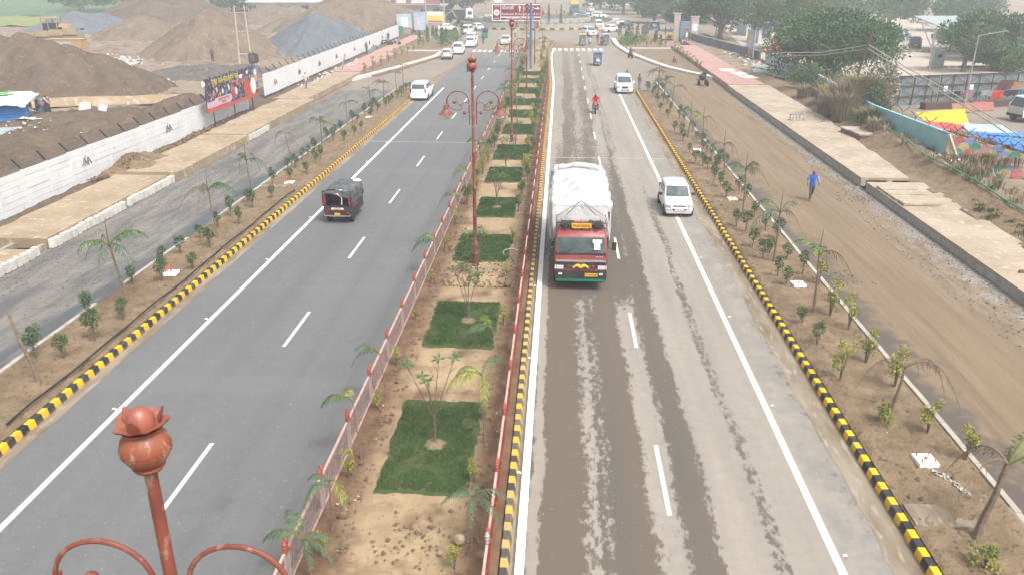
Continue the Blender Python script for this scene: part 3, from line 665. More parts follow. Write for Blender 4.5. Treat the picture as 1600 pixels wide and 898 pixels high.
def palm(x, y, cx, cz, fr, label, grp, r=.05, s=1.0, z=.18, spear=True, angs=None):
    t = thing('palm', label, 'palm', (x, y, z), 0, grp)
    b = B(); H = cz - z; dx = cx - x; k = 6
    b.tube([(dx*(i/k)**1.3, .03*sin(i*1.3), -.06 + (H+.06)*i/k) for i in range(k+1)], [r*(1.5 if i == 0 else 1.12 - .55*i/k) for i in range(k+1)], 7)
    part('trunk', b, M['palm_trunk'], t, smooth=True)
    if spear:
        b = B(); b.tube([(0, 0, 0), (0, 0, .35*s), (.02, 0, .8*s)], [r*.6, r*.35, .006], 5); part('spear_leaf', b, M['palm_green'], t, (dx, 0, H-.05))
    n = sum(c for _, c in fr); i = 0; a0 = rr(0, 6.28)
    for kind, c in fr:
        for _ in range(c):
            a = a0 + 2*pi*i/n*1.0 + rr(-.3, .3) if angs is None else radians(angs[i]); i += 1
            o = link('frond', random.choice(FR[kind]), t, (dx, 0, H), 0, s*rr(.85, 1.15)); o.rotation_euler = (0, rr(-.25, .2) if kind != 'brown' else rr(-.15, .15), a)
    return t
LP = [(-15.7,20.8,-16.15,2.5,[],'bare leaning'),(-16.1,27.0,-16.4,2.5,[('green',5),('brown',2)],'tall green'),(-15.9,34.9,-16.0,2.5,[('green',3),('brown',2)],'green and brown'),(-17.0,42.5,-17.1,2.2,[('green',2),('brown',3)],'half withered'),(-17.2,50.3,-17.5,2.2,[('brown',2)],'nearly bare brown'),(-17.1,56.9,-17.1,1.8,[('green',5),('lime',1)],'low green'),(-17.2,64.7,-17.2,1.9,[('green',2),('brown',2)],'thin'),(-17.2,73.5,-17.3,1.6,[('green',4)],'short green'),(-17.1,78.6,-17.1,1.7,[('green',4),('brown',2)],'dark'),(-17.2,85.4,-17.2,1.8,[('green',3)],'small green'),(-15.8,82.2,-15.8,3.0,[('brown',4)],'tall withered brown')]
for i, (x, y, cx, cz, fr, ad) in enumerate(LP):
    palm(x, y, cx, cz, fr, '%s young palm, %s from the camera in the left planting bed' % (ad, nth(i+1)), 'young palms in the left planting bed', .06 if y < 30 else .045, 1.35 if y < 46 else 1.05, spear=(i != 0 and 'brown' != fr[0][0]))
RP = [(9.5,15.1,9.75,2.1,[('lime',2),('brown',3)],'thick-stemmed half dead'),(9.6,20.4,9.75,1.7,[('brown',3)],'dead brown'),(9.5,27.6,9.4,2.5,[('lime',2),('brown',2)],'lime and brown'),(9.4,33.1,9.4,2.4,[('green',3),('brown',1)],'bright green'),(9.6,40.4,9.5,2.5,[('green',4),('brown',1)],'tall green'),(10.3,49.2,10.1,2.0,[('brown',3)],'withered brown'),(10.8,60.4,10.7,1.7,[('lime',2),('brown',2)],'yellowing'),(9.7,60.6,9.8,2.1,[('green',2),('brown',1)],'slim dark'),(10.6,77.1,10.7,1.7,[('green',3)],'loose green'),(10.4,81.5,10.4,1.8,[('green',4),('brown',2)],'upright green'),(10.1,83.8,10.0,2.4,[('green',3),('brown',2)],'leaning green'),(10.3,86.0,10.3,2.4,[('brown',3)],'bare brown')]
for i, (x, y, cx, cz, fr, ad) in enumerate(RP):
    palm(x, y, cx, cz, fr, '%s young palm, %s from the camera in the right planting bed' % (ad, nth(i+1)), 'young palms in the right planting bed', .085 if i == 0 else .05, 1.25, angs=([35, -30, 120, 60, 200] if i == 0 else ([160, 15, -20] if i == 1 else None)), spear=(i > 1))
MP = [(-4.9,17.3,-5.0,1.9,[('green',2),('lime',1)],[170,215,120],'green palm hanging over the left road'),(-4.9,20.5,-5.0,1.6,[('brown',1),('green',1)],[165,200],'brown-tipped palm hanging over the left road'),(-4.9,14.5,-4.85,1.5,[('blue',3),('lime',1)],[200,240,160,-50],'drooping blue-green palm'),(-4.9,12.9,-5.0,1.2,[('green',2),('blue',4)],[170,130,20,-60,70,-20],'bushy blue-green palm'),(-4.8,31.1,-5.0,1.5,[('green',2),('lime',1)],[170,205,130],'feathery palm'),(-4.7,37.9,-5.0,1.6,[('brown',2),('lime',1)],[160,200,90],'reddish-brown palm'),(-4.9,44.0,-5.1,1.4,[('lime',2),('green',1)],[170,30,220],'lime palm'),(-1.7,23.2,-2.0,1.3,[('green',2),('lime',1)],[175,200,120],'arching palm on the grass edge'),(-1.8,18.3,-1.85,2.2,[('lime',4),('green',1)],[190,150,230,-80,60],'bright lime palm'),(-1.7,14.0,-1.65,1.6,[('blue',6)],None,'small tufted blue-green palm')]
for x, y, cx, cz, fr, an, ad in MP:
    palm(x, y, cx, cz, fr, '%s, %s in the median' % (ad, 'near the right railing' if x > -3 else 'by the left railing'), 'palms in the median', .022, .95, angs=an, spear=False)
far_mp = [(-4.85,50,'green'),(-1.75,57,'green'),(-4.8,62,'lime'),(-3.4,66.5,'green'),(-4.8,71,'green'),(-3.3,77,'green'),(-4.9,80,'green'),(-1.9,83,'green'),(-5.0,90,'green'),(-2.1,96,'lime'),(-4.9,100,'green'),(-2.6,108,'lime'),(-5.2,112,'green'),(-2.6,118,'lime'),(-5.0,124,'lime'),(-2.7,131,'green'),(-5.4,137,'lime'),(-3.0,143,'green')]
for i, (x, y, k) in enumerate(far_mp):
    palm(x, y, x + rr(-.15, .15), rr(1.7, 2.4), [(k, 5)], '%s palm further down the median, %s beyond the second lamp post' % ('lime-leaved' if k == 'lime' else 'dark green', nth(i+1)), 'palms further down the median', .04, 1.05)
# ---- multi-stemmed young trees standing in the lawns
def bare_tree(x, y, H, label, leafy, seed):
    random.seed(seed); t = thing('young_tree', label, 'young tree', (x, y, .18), 0, 'young trees standing in the median lawns')
    b = B(); tips = []
    b.tube([(0, 0, -.05), (.02, 0, H*.2), (0, .02, H*.33)], [.035, .03, .026], 7)
    for i in range(5):
        a = 2*pi*i/5 + rr(-.4, .4); s = rr(.25, .55)*H*.45; e = Vector((s*cos(a), s*sin(a), H*rr(.72, 1.0)))
        m = Vector((e.x*.45, e.y*.45, H*.58)); b.tube([(0, .02, H*rr(.1, .3)), m, e], [.018, .013, .006], 5); tips.append(e)
        for q in range(2):
            f = m.lerp(e, rr(.2, .7)); g = f + Vector((rr(-.25, .25), rr(-.25, .25), rr(.2, .45))); b.tube([f, g], [.008, .004], 4); tips.append(g)
    part('trunk', b, M['bark'], t)
    f = B()
    for i, e in enumerate(tips):
        if i % 3 and random.random() > leafy: continue
        for q in range(11):
            a = 2*pi*q/11; d = Vector((cos(a), sin(a), rr(-.3, .6))).normalized(); leaf(f, e, d, Vector((0, 0, 1)), rr(.2, .3), .075, random.choice((0, 1)))
    part('foliage', f, [M['leaf_dark'], M['leaf_mid']], t); return t
bare_tree(-3.1, 18.1, 2.7, 'young multi-stemmed tree with big leaves in the nearest median lawn', .15, 5)
bare_tree(-3.1, 26.2, 2.1, 'almost leafless young tree in the second median lawn', .1, 6)
bare_tree(-3.2, 30.6, 2.2, 'thin young tree standing just before the tall lamp post', .25, 7)
bare_tree(-3.2, 41.0, 2.3, 'slim young tree in the fourth median lawn', .3, 8)
bare_tree(-3.2, 48.5, 2.4, 'leafy young tree in the fifth median lawn', .5, 9)
bare_tree(-3.0, 55.5, 2.2, 'leafy young tree in the sixth median lawn', .5, 10)
# ---- lawns
random.seed(50)
tuft = B()
for _ in range(14000):
    x, y = rr(-1.2, 1.2), rr(-2.4, 2.4)
    if (abs(x) > 1.13 or abs(y) > 2.3) and random.random() < .6: continue
    nz_ = fbm(x, y, 1.1, 71); ed_ = min(1.25-abs(x), 2.45-abs(y))
    if nz_ > .34 and random.random() < .7 or ed_ < .08*(1+2.5*fbm(x, y, 1.8, 72)): continue
    h = rr(.03, .075); a = rr(0, 6.28); dx, dy = rr(-.05, .05), rr(-.05, .05); w = .012
    tuft.add([(x-w*cos(a), y-w*sin(a), 0), (x+w*cos(a), y+w*sin(a), 0), (x+dx, y+dy, h)], [(0, 1, 2)], 0)
tm = tuft.mesh('grass_blades', M['grass'])
LW = [(-3.15,18.2,2.4,4.65),(-3.25,26.0,2.55,4.15),(-3.3,34.4,2.6,4.0),(-3.2,41.1,2.15,4.0),(-3.25,48.4,2.3,4.1),(-3.2,55.0,2.5,5.2),(-3.2,63.6,2.5,4.6),(-3.2,71,2.5,4.2),(-3.25,77.7,2.5,4.4),(-3.3,85.6,2.5,4.6),(-3.3,93.5,2.5,4.2),(-3.4,100.5,2.5,4)]
for i, (x, y, w, l) in enumerate(LW):
    sl_ = 0
    o = tag(link('lawn', None, None, (x, y, .175)), kind='stuff')
    o['label'] = 'rectangular patch of turf, %s from the camera in the median' % nth(i+1)
    b = B(); nx, ny = 20, 36
    def fl(u, v, w=w, l=l, i=i):
        X = (u-.5)*w; Y = (v-.5)*l
        X += (u-.5)*.22*fbm(v*7, i+(u > .5)*9, 1, 3); Y += (v-.5)*.16*fbm(u*5, i+5+(v > .5)*9, 1, 4)
        return (X, Y, -.05 if (u in (0, 1) or v in (0, 1)) else .028 + .015*fbm(X*2, Y*2, 1, 60+i))
    b.grid(nx, ny, fl); part('turf', b, M['grass_bed'], o, smooth=True, sharp=180)['kind'] = 'stuff'
    k = link('grass_blades', tm, o, (0, 0, .025), pi*(i % 2), (w/2.5, l/4.95, 1)); k['kind'] = 'stuff'
# soil rings round the trees in the lawns
for x, y in ((-3.1, 18.1), (-3.1, 26.2), (-3.2, 41.0)):
    b = B(); b.grid(10, 24, lambda u, v: ((.02+.3*u*(1+.25*fbm(v*5, x, 1)))*cos(2*pi*v), (.02+.3*u*(1+.25*fbm(v*5, x, 1)))*sin(2*pi*v), .10*(1-u)**.7 + .02*fbm(u*4, v*8, 1)))
    o = part('soil_ring', b, M['soil'], None, (x, y, .19), smooth=True, sharp=180); o['kind'] = 'structure'
# ================================================================ median railings
M['red_plain'] = M['red_steel']
def finial_mesh(m, s=1.0):
    b = B(); b.lathe([(0.0, 0), (.04, 0), (.04, .03), (.025, .05), (.048, .08), (.052, .105), (.026, .13), (.026, .145), (.054, .16), (.058, .185), (.026, .21), (.04, .228), (.026, .25), (0, .26)], 10)
    return b.mesh('finial', m, True, 50)
fin_red, fin_white = finial_mesh(pm('finial_red', (.30,.07,.045), (.24,.05,.036), 8, .45, obj=True, c3=(.48,.3,.25), s3=30, f3=.62)), finial_mesh(M['grey_steel'])
def panel_mesh(seed, L, vm):
    random.seed(seed); b = B()
    for i in range(46):
        x = L*(i+.5)/46; z0, z1 = .02, .74; ph = rr(0, 6.28); am = rr(.02, .05); fr_ = rr(1.0, 2.2); w = .011
        pts = [(x + am*sin(ph + fr_*2*pi*k/7), z0 + (z1-z0)*k/7) for k in range(8)]
        V = []
        for (px, pz) in pts: V += [(.006, px-w, pz), (.006, px+w, pz), (-.006, px, pz)]
        b.add(V, [(3*k+a, 3*k+c, 3*k+3+c, 3*k+3+a) for k in range(7) for a, c in ((0, 1), (1, 2), (2, 0))], 0)
    for i in range(70):
        x, z = rr(.05, L-.05), rr(.05, .70); s = rr(.012, .028); a = rr(0, 3)
        b.add([(.009, x+s*cos(a+q*2.1), z+s*1.3*sin(a+q*2.1)) for q in range(3)] + [(-.009, x+s*cos(a+q*2.1), z+s*1.3*sin(a+q*2.1)) for q in range(3)], [(0, 1, 2), (5, 4, 3), (0, 3, 4, 1), (1, 4, 5, 2), (2, 5, 3, 0)], 1 if random.random() < .55 else 0)
    return b.mesh('vine_lattice', [vm, M['orange_bit'] if vm is M['vine'] else M['vine']])
def railing(label, xf, y0, pitch, n, red, skip=()):
    root = thing('median_railing', label, 'railing', (xf(y0), y0, .06))
    L = pitch-.22
    rail_m = M['rail_pink']; vm = M['red_steel'] if red else M['vine']
    b = B(); b.box((0, L/2, .80), (.055, L, .05), 0); b.box((0, L/2, .0), (.04, L, .04), 1)
    b.box((0, .015, .40), (.035, .03, .8), 1); b.box((0, L-.015, .40), (.035, .03, .8), 1)
    frm = b.mesh('panel_frame', [rail_m, M['red_steel'] if red else M['rail_pink']])
    lat = [panel_mesh(70+q, L, vm) for q in range(3)]
    b = B(); b.box((0, -.055, .48), (.045, .04, 1.0)); b.box((0, .055, .48), (.045, .04, 1.0)); b.box((0, 0, .94), (.10, .20, .03), 1)
    pm_ = b.mesh('post', [M['red_steel'] if red else M['grey_steel'], M['red_steel']])
    for i in range(n):
        y = pitch*i; dx = xf(y0+y)-xf(y0); an = -atan2(xf(y0+y+pitch)-xf(y0+y), pitch)
        p = link('post', pm_, root, (dx, y, rr(-.015, .015)), an)
        for q in (-.055, .055):
            k = link('finial', fin_white if (red and i in (0, 1) and q < 0) else fin_red, p, (0, q, .955 + (.03 if q > 0 else 0)))
            if red and i == 0 and q < 0: k['label'] = 'finial gone grey-white on the nearest post of the red railing'
        if i < n-1:
            f = link('railing_panel', frm, root, (dx, y+.11, .12), an)
            link('vine_lattice', random.choice(lat), f, (0, 0, .02))
    return root
railing('long ornamental railing with pale pink top rail and brown vine panels beside the left carriageway', lambda y: medl(y)-.13+.0 if y > 100 else -5.33, 10.28, 2.53, 46, False)
railing('long ornamental red railing beside the striped median kerb of the right carriageway', lambda y: medx(y)-.28, 10.76, 2.56, 44, True)
# ================================================================ lamp posts
M['terracotta'] = pm('terracotta', (.215,.060,.036), (.145,.040,.028), 2.2, .5, obj=True, c3=(.30,.17,.135), s3=7, f3=.57, spec=.45, stretch=(1.6,1.6,.7), bump=(45,.25,.01))
M['terracotta_shade'] = pm('terracotta_shade', (.17,.05,.042), (.22,.08,.07), 4, .55, obj=True, c3=(.36,.25,.22), s3=14, f3=.6)
M['pot_clay'] = pm('pot_clay', (.265,.078,.036), (.185,.056,.030), 3.5, .42, obj=True, c3=(.34,.22,.17), s3=8, f3=.57, spec=.5, stretch=(1.5,1.5,.5), bump=(40,.25,.01))
M['petal_clay'] = pm('petal_clay', (.30,.098,.062), (.235,.074,.047), 3, .45, obj=True, c3=(.4,.2,.16), s3=7, f3=.62, spec=.5)
g = NT('lamp_glass', .15); g.p.inputs['Transmission Weight'].default_value = .6; g.out((.8,.82,.82)); M['lamp_glass'] = g.mat
def lamp_parts(t, near):
    b = B()
    b.lathe([(.17, 0), (.17, .12), (.11, .16), (.11, .55), (.135, .58), (.135, .62), (.10, .66), (.095, .85), (.13, .92), (.14, 1.0), (.10, 1.08), (.075, 1.15), (.075, 2.2), (.09, 2.22), (.09, 2.28), (.072, 2.3), (.07, 3.4), (.085, 3.42), (.085, 3.47), (.066, 3.5), (.063, 4.9), (.075, 4.92), (.075, 4.97), (.058, 5.0), (.053, 8.02), (.053, 8.16)], 14)
    part('pole', b, M['terracotta'], t, smooth=True)
    b = B(); b.T = Matrix.Translation((0, 0, .10)); b.lathe([(.05, 8.0), (.11, 8.02), (.13, 8.05), (.10, 8.07), (.15, 8.10), (.192, 8.17), (.20, 8.24), (.182, 8.31), (.15, 8.35), (.135, 8.37), (.155, 8.385), (.155, 8.40), (.12, 8.41), (0, 8.41)], 24)
    for q in range(16):
        a = 2*pi*q/16; b.ball((.195*cos(a), .195*sin(a), 8.195), .009, 6, 0, 4); b.box((.199*cos(a), .199*sin(a), 8.225), (.008, .05, .010), 0, rot=(0, 0, a))
    part('pot_finial', b, M['pot_clay'], t, smooth=True)
    b = B(); b.T = Matrix.Translation((0, 0, .10)); b.lathe([(.10, 8.40), (.105, 8.47), (.095, 8.53), (.065, 8.575), (.025, 8.60), (.012, 8.66), (0, 8.70)] if not near else [(.10, 8.40), (.108, 8.45), (.10, 8.51), (.07, 8.56), (.03, 8.585), (0, 8.59)], 18)
    part('dome', b, M['petal_clay'], t, smooth=True)
    # open petals
    def petal(tilt, r0, L, w):
        b = B(); nx, ny = 6, 5
        for sgn, off in ((1, .004), (-1, -.004)):
            def fp(u, v):
                ww = w*(1-.75*max(0, v-.35)**1.4/.54) * (0.75+.25*min(1, v/.3)); x = (u-.5)*ww; h = L*v
                bend = .035*(u-.5)**2*4*w
                return (r0 + h*cos(tilt) - bend*sin(tilt)*0 + off*sin(tilt), x, h*sin(tilt) + bend + off*cos(tilt)*-1)
            b.grid(nx, ny, fp if sgn > 0 else (lambda u, v, fp=fp: fp(1-u, v)))
        return b.mesh('petal', M['petal_clay'], True, 60)
    pe = petal(radians(22), .08, .15, .225); pi_ = petal(radians(66), .12, .15, .10)
    for q in range(5):
        o = link('petal', pe, t, (0, 0, 8.50), 2*pi*q/5 + .35)
    for q in range(3):
        o = link('petal', pi_, t, (0, 0, 8.505), 2*pi*q/3 + .62)
    # scrolled twin arms
    for sd in (-1, 1):
        b = B(); sx = lambda v: sd*v
        R = .44; c = (.60, 6.92)
        A = [(sd*.14, 0, 6.05), (sd*.15, 0, 6.9)] + [(sx(c[0] - R*cos(a)*1.02), 0, c[1] + R*sin(a)) for a in [radians(d) for d in range(0, 185, 12)]] + [(sd*1.07, 0, 6.78)]
        b.tube(A, .024, 8)
        I = [(sx(c[0] + .40*cos(a)), .0, 6.94 + .32*sin(a)) for a in [radians(d) for d in range(15, -115, -12)]]
        I += [(sx(.44), 0, 6.66), (sx(.46), 0, 6.80), (sx(.52), 0, 6.86)]
        b.tube(I, .016, 6)
        J = [(sx(.15), 0, 6.62)] + [(sx(.30 + .15*cos(a)), 0, 6.78 + .14*sin(a)) for a in [radians(d) for d in range(180, 20, -16)]] + [(sx(.5), 0, 6.76)] + [(sx(.68 + .08*cos(a)), 0, 6.88 + .09*sin(a)) for a in (2.6, 1.9, 1.2)]
        b.tube(J, .015, 6); b.tube([(sx(.15), 0, 6.62), (sx(.22), 0, 6.5), (sx(.30), 0, 6.53)], .013, 6)
        part('scroll_arm', b, M['terracotta'], t, smooth=True)
        b = B(); b.ball((sx(.73), 0, 6.94), .075, 10); part('scroll_ball', b, M['terracotta'], t, smooth=True)
        b = B(); b.ball((sx(.33), 0, 6.52), .07, 10); part('scroll_ball', b, M['terracotta'], t, smooth=True)
        b = B(); b.lathe([(.03, 6.82), (.10, 6.80), (.11, 6.70), (.085, 6.68), (.12, 6.62), (.20, 6.56), (.21, 6.53), (.30, 6.49), (.31, 6.465), (.27, 6.46), (0, 6.47)], 18, 0, (sd*1.07, 0, 0))
        sh = part('lamp_shade', b, M['terracotta_shade'], t, smooth=True)
        b = B(); b.lathe([(.19, 6.462), (.20, 6.42), (.17, 6.34), (.09, 6.28), (0, 6.27)], 14, 0, (sd*1.07, 0, 0)); part('lamp_bowl', b, M['lamp_glass'], sh, smooth=True)
    b = B(); b.box((0, 0, 6.80), (.32, .03, .03)); b.box((0, 0, 6.36), (.32, .03, .03)); part('cross_bar', b, M['terracotta'], t)
    b = B(); b.box((0, 0, .02), (.5, .5, .08)); part('base_plate', b, M['pale_concrete'], t)
lab = ['terracotta lamp post in the near left corner, pot and open lotus petals at its top', 'whole terracotta lamp post with twin scroll arms rising from the median before the truck', 'second whole terracotta lamp post, beyond the tall one and before the direction sign', 'terracotta lamp post standing right beside the blue sign pole', 'far terracotta lamp post just behind the blue sign pole']
for i in range(5):
    t = thing('lamp_post', lab[i], 'lamp post', (-3.42 if i else -3.28, 5.56 + 26.5*i if i else 5.36, .1 if i else .0), .03 if i else .0, 'terracotta lamp posts along the median')
    if i < 2: lamp_parts(t, i == 0); protol = t
    else:
        for ch in list(protol.children): dup(ch, parent=t, top=False)
# ================================================================ direction sign
M['sign_brown'] = pm('sign_brown', (.20,.032,.05), (.17,.03,.045), 2, .45)
M['sign_white'] = pm('sign_white', (.82,.82,.80), None, 2, .5); M['blue_pole'] = pm('blue_pole', (.03,.145,.27), (.04,.17,.29), 3, .45)
M['sign_grey'] = pm('sign_grey', (.4,.42,.45), None, 3, .5); M['sign_orange'] = pm('sign_orange', (.75,.30,.08), None, 3, .5)
def text_mesh(s, size, extr=.004):
    c = bpy.data.curves.new('text', 'FONT'); c.body = s; c.size = size; c.align_x = 'CENTER'; c.align_y = 'CENTER'; c.extrude = extr; c.resolution_u = 2
    o = bpy.data.objects.new('text', c); COL.objects.link(o); dg = bpy.context.evaluated_depsgraph_get(); me = bpy.data.meshes.new_from_object(o.evaluated_get(dg))
    bpy.data.objects.remove(o); bpy.data.curves.remove(c); return me
def text(name, s, size, m, parent, loc, rot=(pi/2, 0, 0), fit=None):
    me = text_mesh(s, size); me.materials.clear(); me.materials.append(m); o = link(name, me, parent, loc); o.rotation_euler = rot
    if fit:
        xs = [v.co.x for v in me.vertices]
        if xs and max(xs)-min(xs) > .01: o.scale.x = fit/(max(xs)-min(xs))
    return o
t = thing('direction_sign', 'wide brown direction sign with white arrows on a blue pole over the median', 'road sign', (-3.74, 105.5, .1))
b = B(); b.lathe([(.3, 0), (.3, .05), (.15, .06), (.15, 8.0), (0, 8.0)], 14); b.box((-1.9, .13, 6.4), (6.0, .1, .12)); b.box((-1.9, .13, 7.4), (6.0, .1, .12)); part('pole', b, M['blue_pole'], t, smooth=True)
def rounded(w, h, r, n=5):
    P = []
    for cx, cz, a0 in ((w/2-r, h/2-r, 0), (-w/2+r, h/2-r, 90), (-w/2+r, -h/2+r, 180), (w/2-r, -h/2+r, 270)):
        P += [(cx + r*cos(radians(a0+90*k/n)), cz + r*sin(radians(a0+90*k/n))) for k in range(n+1)]
    return P
def plate(b, w, h, r, x, z, y0, y1, m):
    P = rounded(w, h, r); n = len(P)
    b.add([(x+p, y1, z+q) for p, q in P] + [(x+p, y0, z+q) for p, q in P], [list(range(n)), list(range(n, 2*n))[::-1]] + [(i, (i+1) % n, n+(i+1) % n, n+i) for i in range(n)], m)
SX, SZ = -1.86, 6.88
b = B(); plate(b, 6.2, 2.06, .16, SX, SZ, -.02, .05, 0); plate(b, 6.12, 1.98, .13, SX, SZ, -.03, -.01, 1)
plate(b, .95, 1.78, .03, SX-2.45, SZ, -.036, -.02, 0); plate(b, 2.78, 1.36, .03, SX-.52, SZ+.2, -.036, -.02, 0); plate(b, 2.12, 1.36, .03, SX+1.98, SZ+.2, -.036, -.02, 0); plate(b, 4.95, .28, .06, SX+.56, SZ-.75, -.036, -.02, 0)
sb = part('sign_board', b, [M['sign_brown'], M['sign_white']], t)
text('lettering', 'कौशाम्बी', .52, M['sign_white'], sb, (SX-1.05, -.045, SZ+.52), fit=1.5); text('lettering', 'Kaushambi 45 Km', .40, M['sign_white'], sb, (SX-.52, -.045, SZ-.18), fit=2.6)
text('lettering', 'एयरपोर्ट', .5, M['sign_white'], sb, (SX+1.6, -.045, SZ+.5), fit=1.25); text('lettering', 'Airport 8 Km', .40, M['sign_white'], sb, (SX+1.98, -.045, SZ-.18), fit=1.95)
text('lettering', 'प्रयागराज', .2, M['sign_white'], sb, (SX-2.45, -.045, SZ+.72), fit=.6); text('lettering', 'प्रयागराज', .2, M['sign_white'], sb, (SX-2.45, -.045, SZ-.7), fit=.6)
text('lettering', 'लोक निर्माण विभाग प्रयागराज', .2, M['sign_white'], sb, (SX+.5, -.045, SZ-.75), fit=3.6)
def arrow(name, x, z, ang, s):
    P = [(-.07, -.42), (.07, -.42), (.07, .05), (.24, .05), (0, .42), (-.24, .05), (-.07, .05)]
    b = B(); V = []
    for yy in (-.044, -.03): V += [(x + s*(p*cos(ang)+q*sin(ang)), yy, z + s*(-p*sin(ang)+q*cos(ang))) for p, q in P]
    n = 7; b.add(V, [list(range(n)), list(range(n, 14))[::-1]] + [(i, (i+1) % n, n+(i+1) % n, n+i) for i in range(n)]); part(name, b, M['sign_white'], sb)
arrow('up_arrow', SX+.45, SZ+.48, 0, .85); arrow('right_arrow', SX+2.6, SZ+.5, pi/2, .75)
b = B()
for R_, yy, mi in ((.40, -.044, 0), (.33, -.050, 1), (.2, -.056, 2)):
    n = 22; P = [(SX-2.45+R_*cos(2*pi*k/n), R_*sin(2*pi*k/n)+SZ) for k in range(n)]
    b.add([(x, yy, z) for x, z in P] + [(x, -.03, z) for x, z in P], [list(range(n))[::-1]] + [(i, (i+1) % n, n+(i+1) % n, n+i) for i in range(n)], mi)
part('round_emblem', b, [M['sign_orange'], M['sign_white'], M['sign_grey']], sb)
# small plates on the median
# ================================================================ white boundary walls
M['wall_dark'] = pm('wall_dark', (.03,.03,.033), None, 3, .8)
def white_wall(label, x0, y0, bays, z0, plank, dx=0.0, zs=0.0):
    P = 2.1; H = 2.0
    root = thing('boundary_wall', label, 'wall', (x0, y0, 0))
    b = B(); b.box((0, P/2, .163), (.07, P-.16, .318)); pl = b.mesh('plank', M['wall_white'])
    b = B(); b.box((0, P/2, 1.0), (.07, P-.16, 2.0)); bay = b.mesh('bay_panel', M['wall_white'])
    b = B(); b.box((0, 0, 1.0), (.105, .155, 2.04)); po = b.mesh('post', M['wall_white'])
    b = B(); b.box((-.2, 0, 2.26), (.07, .07, .7), 0, rot=(0, radians(-38), 0)); ar = b.mesh('barbed_arm', M['wall_dark'])
    for i in range(bays+1):
        z = z0 + zs*i + rr(-.03, .03); x = dx*i; y = P*i
        p = link('post', po, root, (x, y, z)); link('barbed_arm', ar, p, (0, 0, 0), rr(-.15, .15))
        if i < bays:
            if plank:
                for k in range(6): link('plank', pl, root, (x + rr(-.014, .014), y, z + .331*k))
            else: link('bay_panel', bay, root, (x + rr(-.012, .012), y, z + rr(-.02, .02)))
    for w in range(3):
        b = B(); b.tube([(dx*i - .02 - .09*w, P*i, z0 + zs*i + 2.1 + .13*w) for i in range(bays+1)], .006, 3); part('barbed_wire', b, M['wall_dark'], root)
    return root
w1 = white_wall('near white wall of precast planks with black barbed posts, behind the drain slabs', -27.62, 24.4, 22, .32, True)
w2 = white_wall('far white panel wall running from the banner to the junction', -28.1, 76.5, 36, .72, False, dx=-.045, zs=-.002)
def emblem(root, x, y, z, s):
    b = B(); yo = x + .06
    def stroke(p, q, w):
        d = Vector((q[0]-p[0], q[1]-p[1])); n = Vector((-d.y, d.x)).normalized()*w*.5
        V = [(p[0]-n.x, p[1]-n.y), (p[0]+n.x, p[1]+n.y), (q[0]+n.x, q[1]+n.y), (q[0]-n.x, q[1]-n.y)]
        b.add([(yo+.004, y + 1.8*a*s, z + c*s) for a, c in V] + [(yo-.02, y + 1.8*a*s, z + c*s) for a, c in V], [(0, 1, 2, 3), (0, 4, 5, 1), (1, 5, 6, 2), (2, 6, 7, 3), (3, 7, 4, 0)])
    for p, q, w in (((-.42, 0), (-.12, .8), .035), ((-.12, .8), (.05, .1), .05), ((-.2, 0), (-.1, .5), .05), ((-.02, 0), (.2, .75), .035), ((.2, .75), (.48, .05), .06), ((.15, 0), (.22, .45), .05), ((-.02, .8), (0, 1.0), .02)): stroke(p, q, w)
    part('wall_emblem', b, M['wall_dark'], root)
for y in (44.75, 55.3, 35.2): emblem(w1, 0, y-24.4, 1.25, .62)
for k in (1, 5, 9, 13, 18, 23, 28): emblem(w2, -.045*k, 2.1*k+1.05, 1.35, .7)
b = B(); b.box((0, 0, 1.0), (.06, .9, 2.0), 0, rot=(0, .28, .1)); tag(part('leaning_slab', b, M['pale_concrete'], None, (-26.5, 100, .45)), 'grey concrete slab leaning against the far white wall', 'slab')
# rubble heap at the wall foot
# ================================================================ heaps
def heap(name, label, cat, peaks, m, x0, x1, y0, y1, res, z0=0, gul=.5, seed=0, rough=.25):
    b = B(); nx, ny = int((x1-x0)/res), int((y1-y0)/res)
    def f(u, v):
        x = x0 + (x1-x0)*u; y = y0 + (y1-y0)*v; z = -9
        for px, py, h, sl in peaks:
            d = hypot(x-px, y-py); a = atan2(y-py, x-px)
            w = 1 + .12*fbm(cos(a)*2, sin(a)*2, 1.1, seed+px) ; dd = (d*d + .5)**.5 - .5
            g_ = gul*.42*fbm(cos(a)*11, sin(a)*11, 1, seed+3, 4)*min(1, d/2)
            z = max(z, h - sl*w*dd + g_)
        z += rough*fbm(x, y, .55, seed+5, 5)*(.4 + .6*min(1, max(0, z)/1.5)) if z > -2 else 0
        return (x, y, max(z, -.6) + z0)
    b.grid(nx, ny, f); return tag(part(name, b, M[m], None, smooth=True, sharp=180), label, cat)
heap('soil_heap', 'big dark brown soil heap beside the blue hut on the left', 'soil heap', [(-49.3,80.5,5.1,.60),(-51.8,80.5,5.6,.58),(-54,80.5,6.0,.58),(-56.5,80.5,6.15,.58),(-60,81,6.2,.58),(-66,82,6.2,.58),(-46.8,81,4.2,.60),(-44.8,82,3.0,.5)], 'heap_brown', -78, -36, 66, 98, .32, 0, .8, 1, .3)
heap('soil_heap', 'pale brown soil heap in the middle of the left work yard', 'soil heap', [(-78,153,4.3,.52),(-72,155,3.0,.5),(-84,156,2.5,.5)], 'heap_tan', -94, -60, 140, 168, .5, .1, .6, 2)
heap('soil_heap', 'largest brown heap at the back of the left work yard with white specks', 'soil heap', [(-93,192,7.6,.55),(-100,194,6.4,.55),(-86,192,6.6,.5),(-105,196,3.6,.5),(-79,194,4.0,.5)], 'heap_brown', -122, -62, 172, 214, .7, 0, .7, 3)
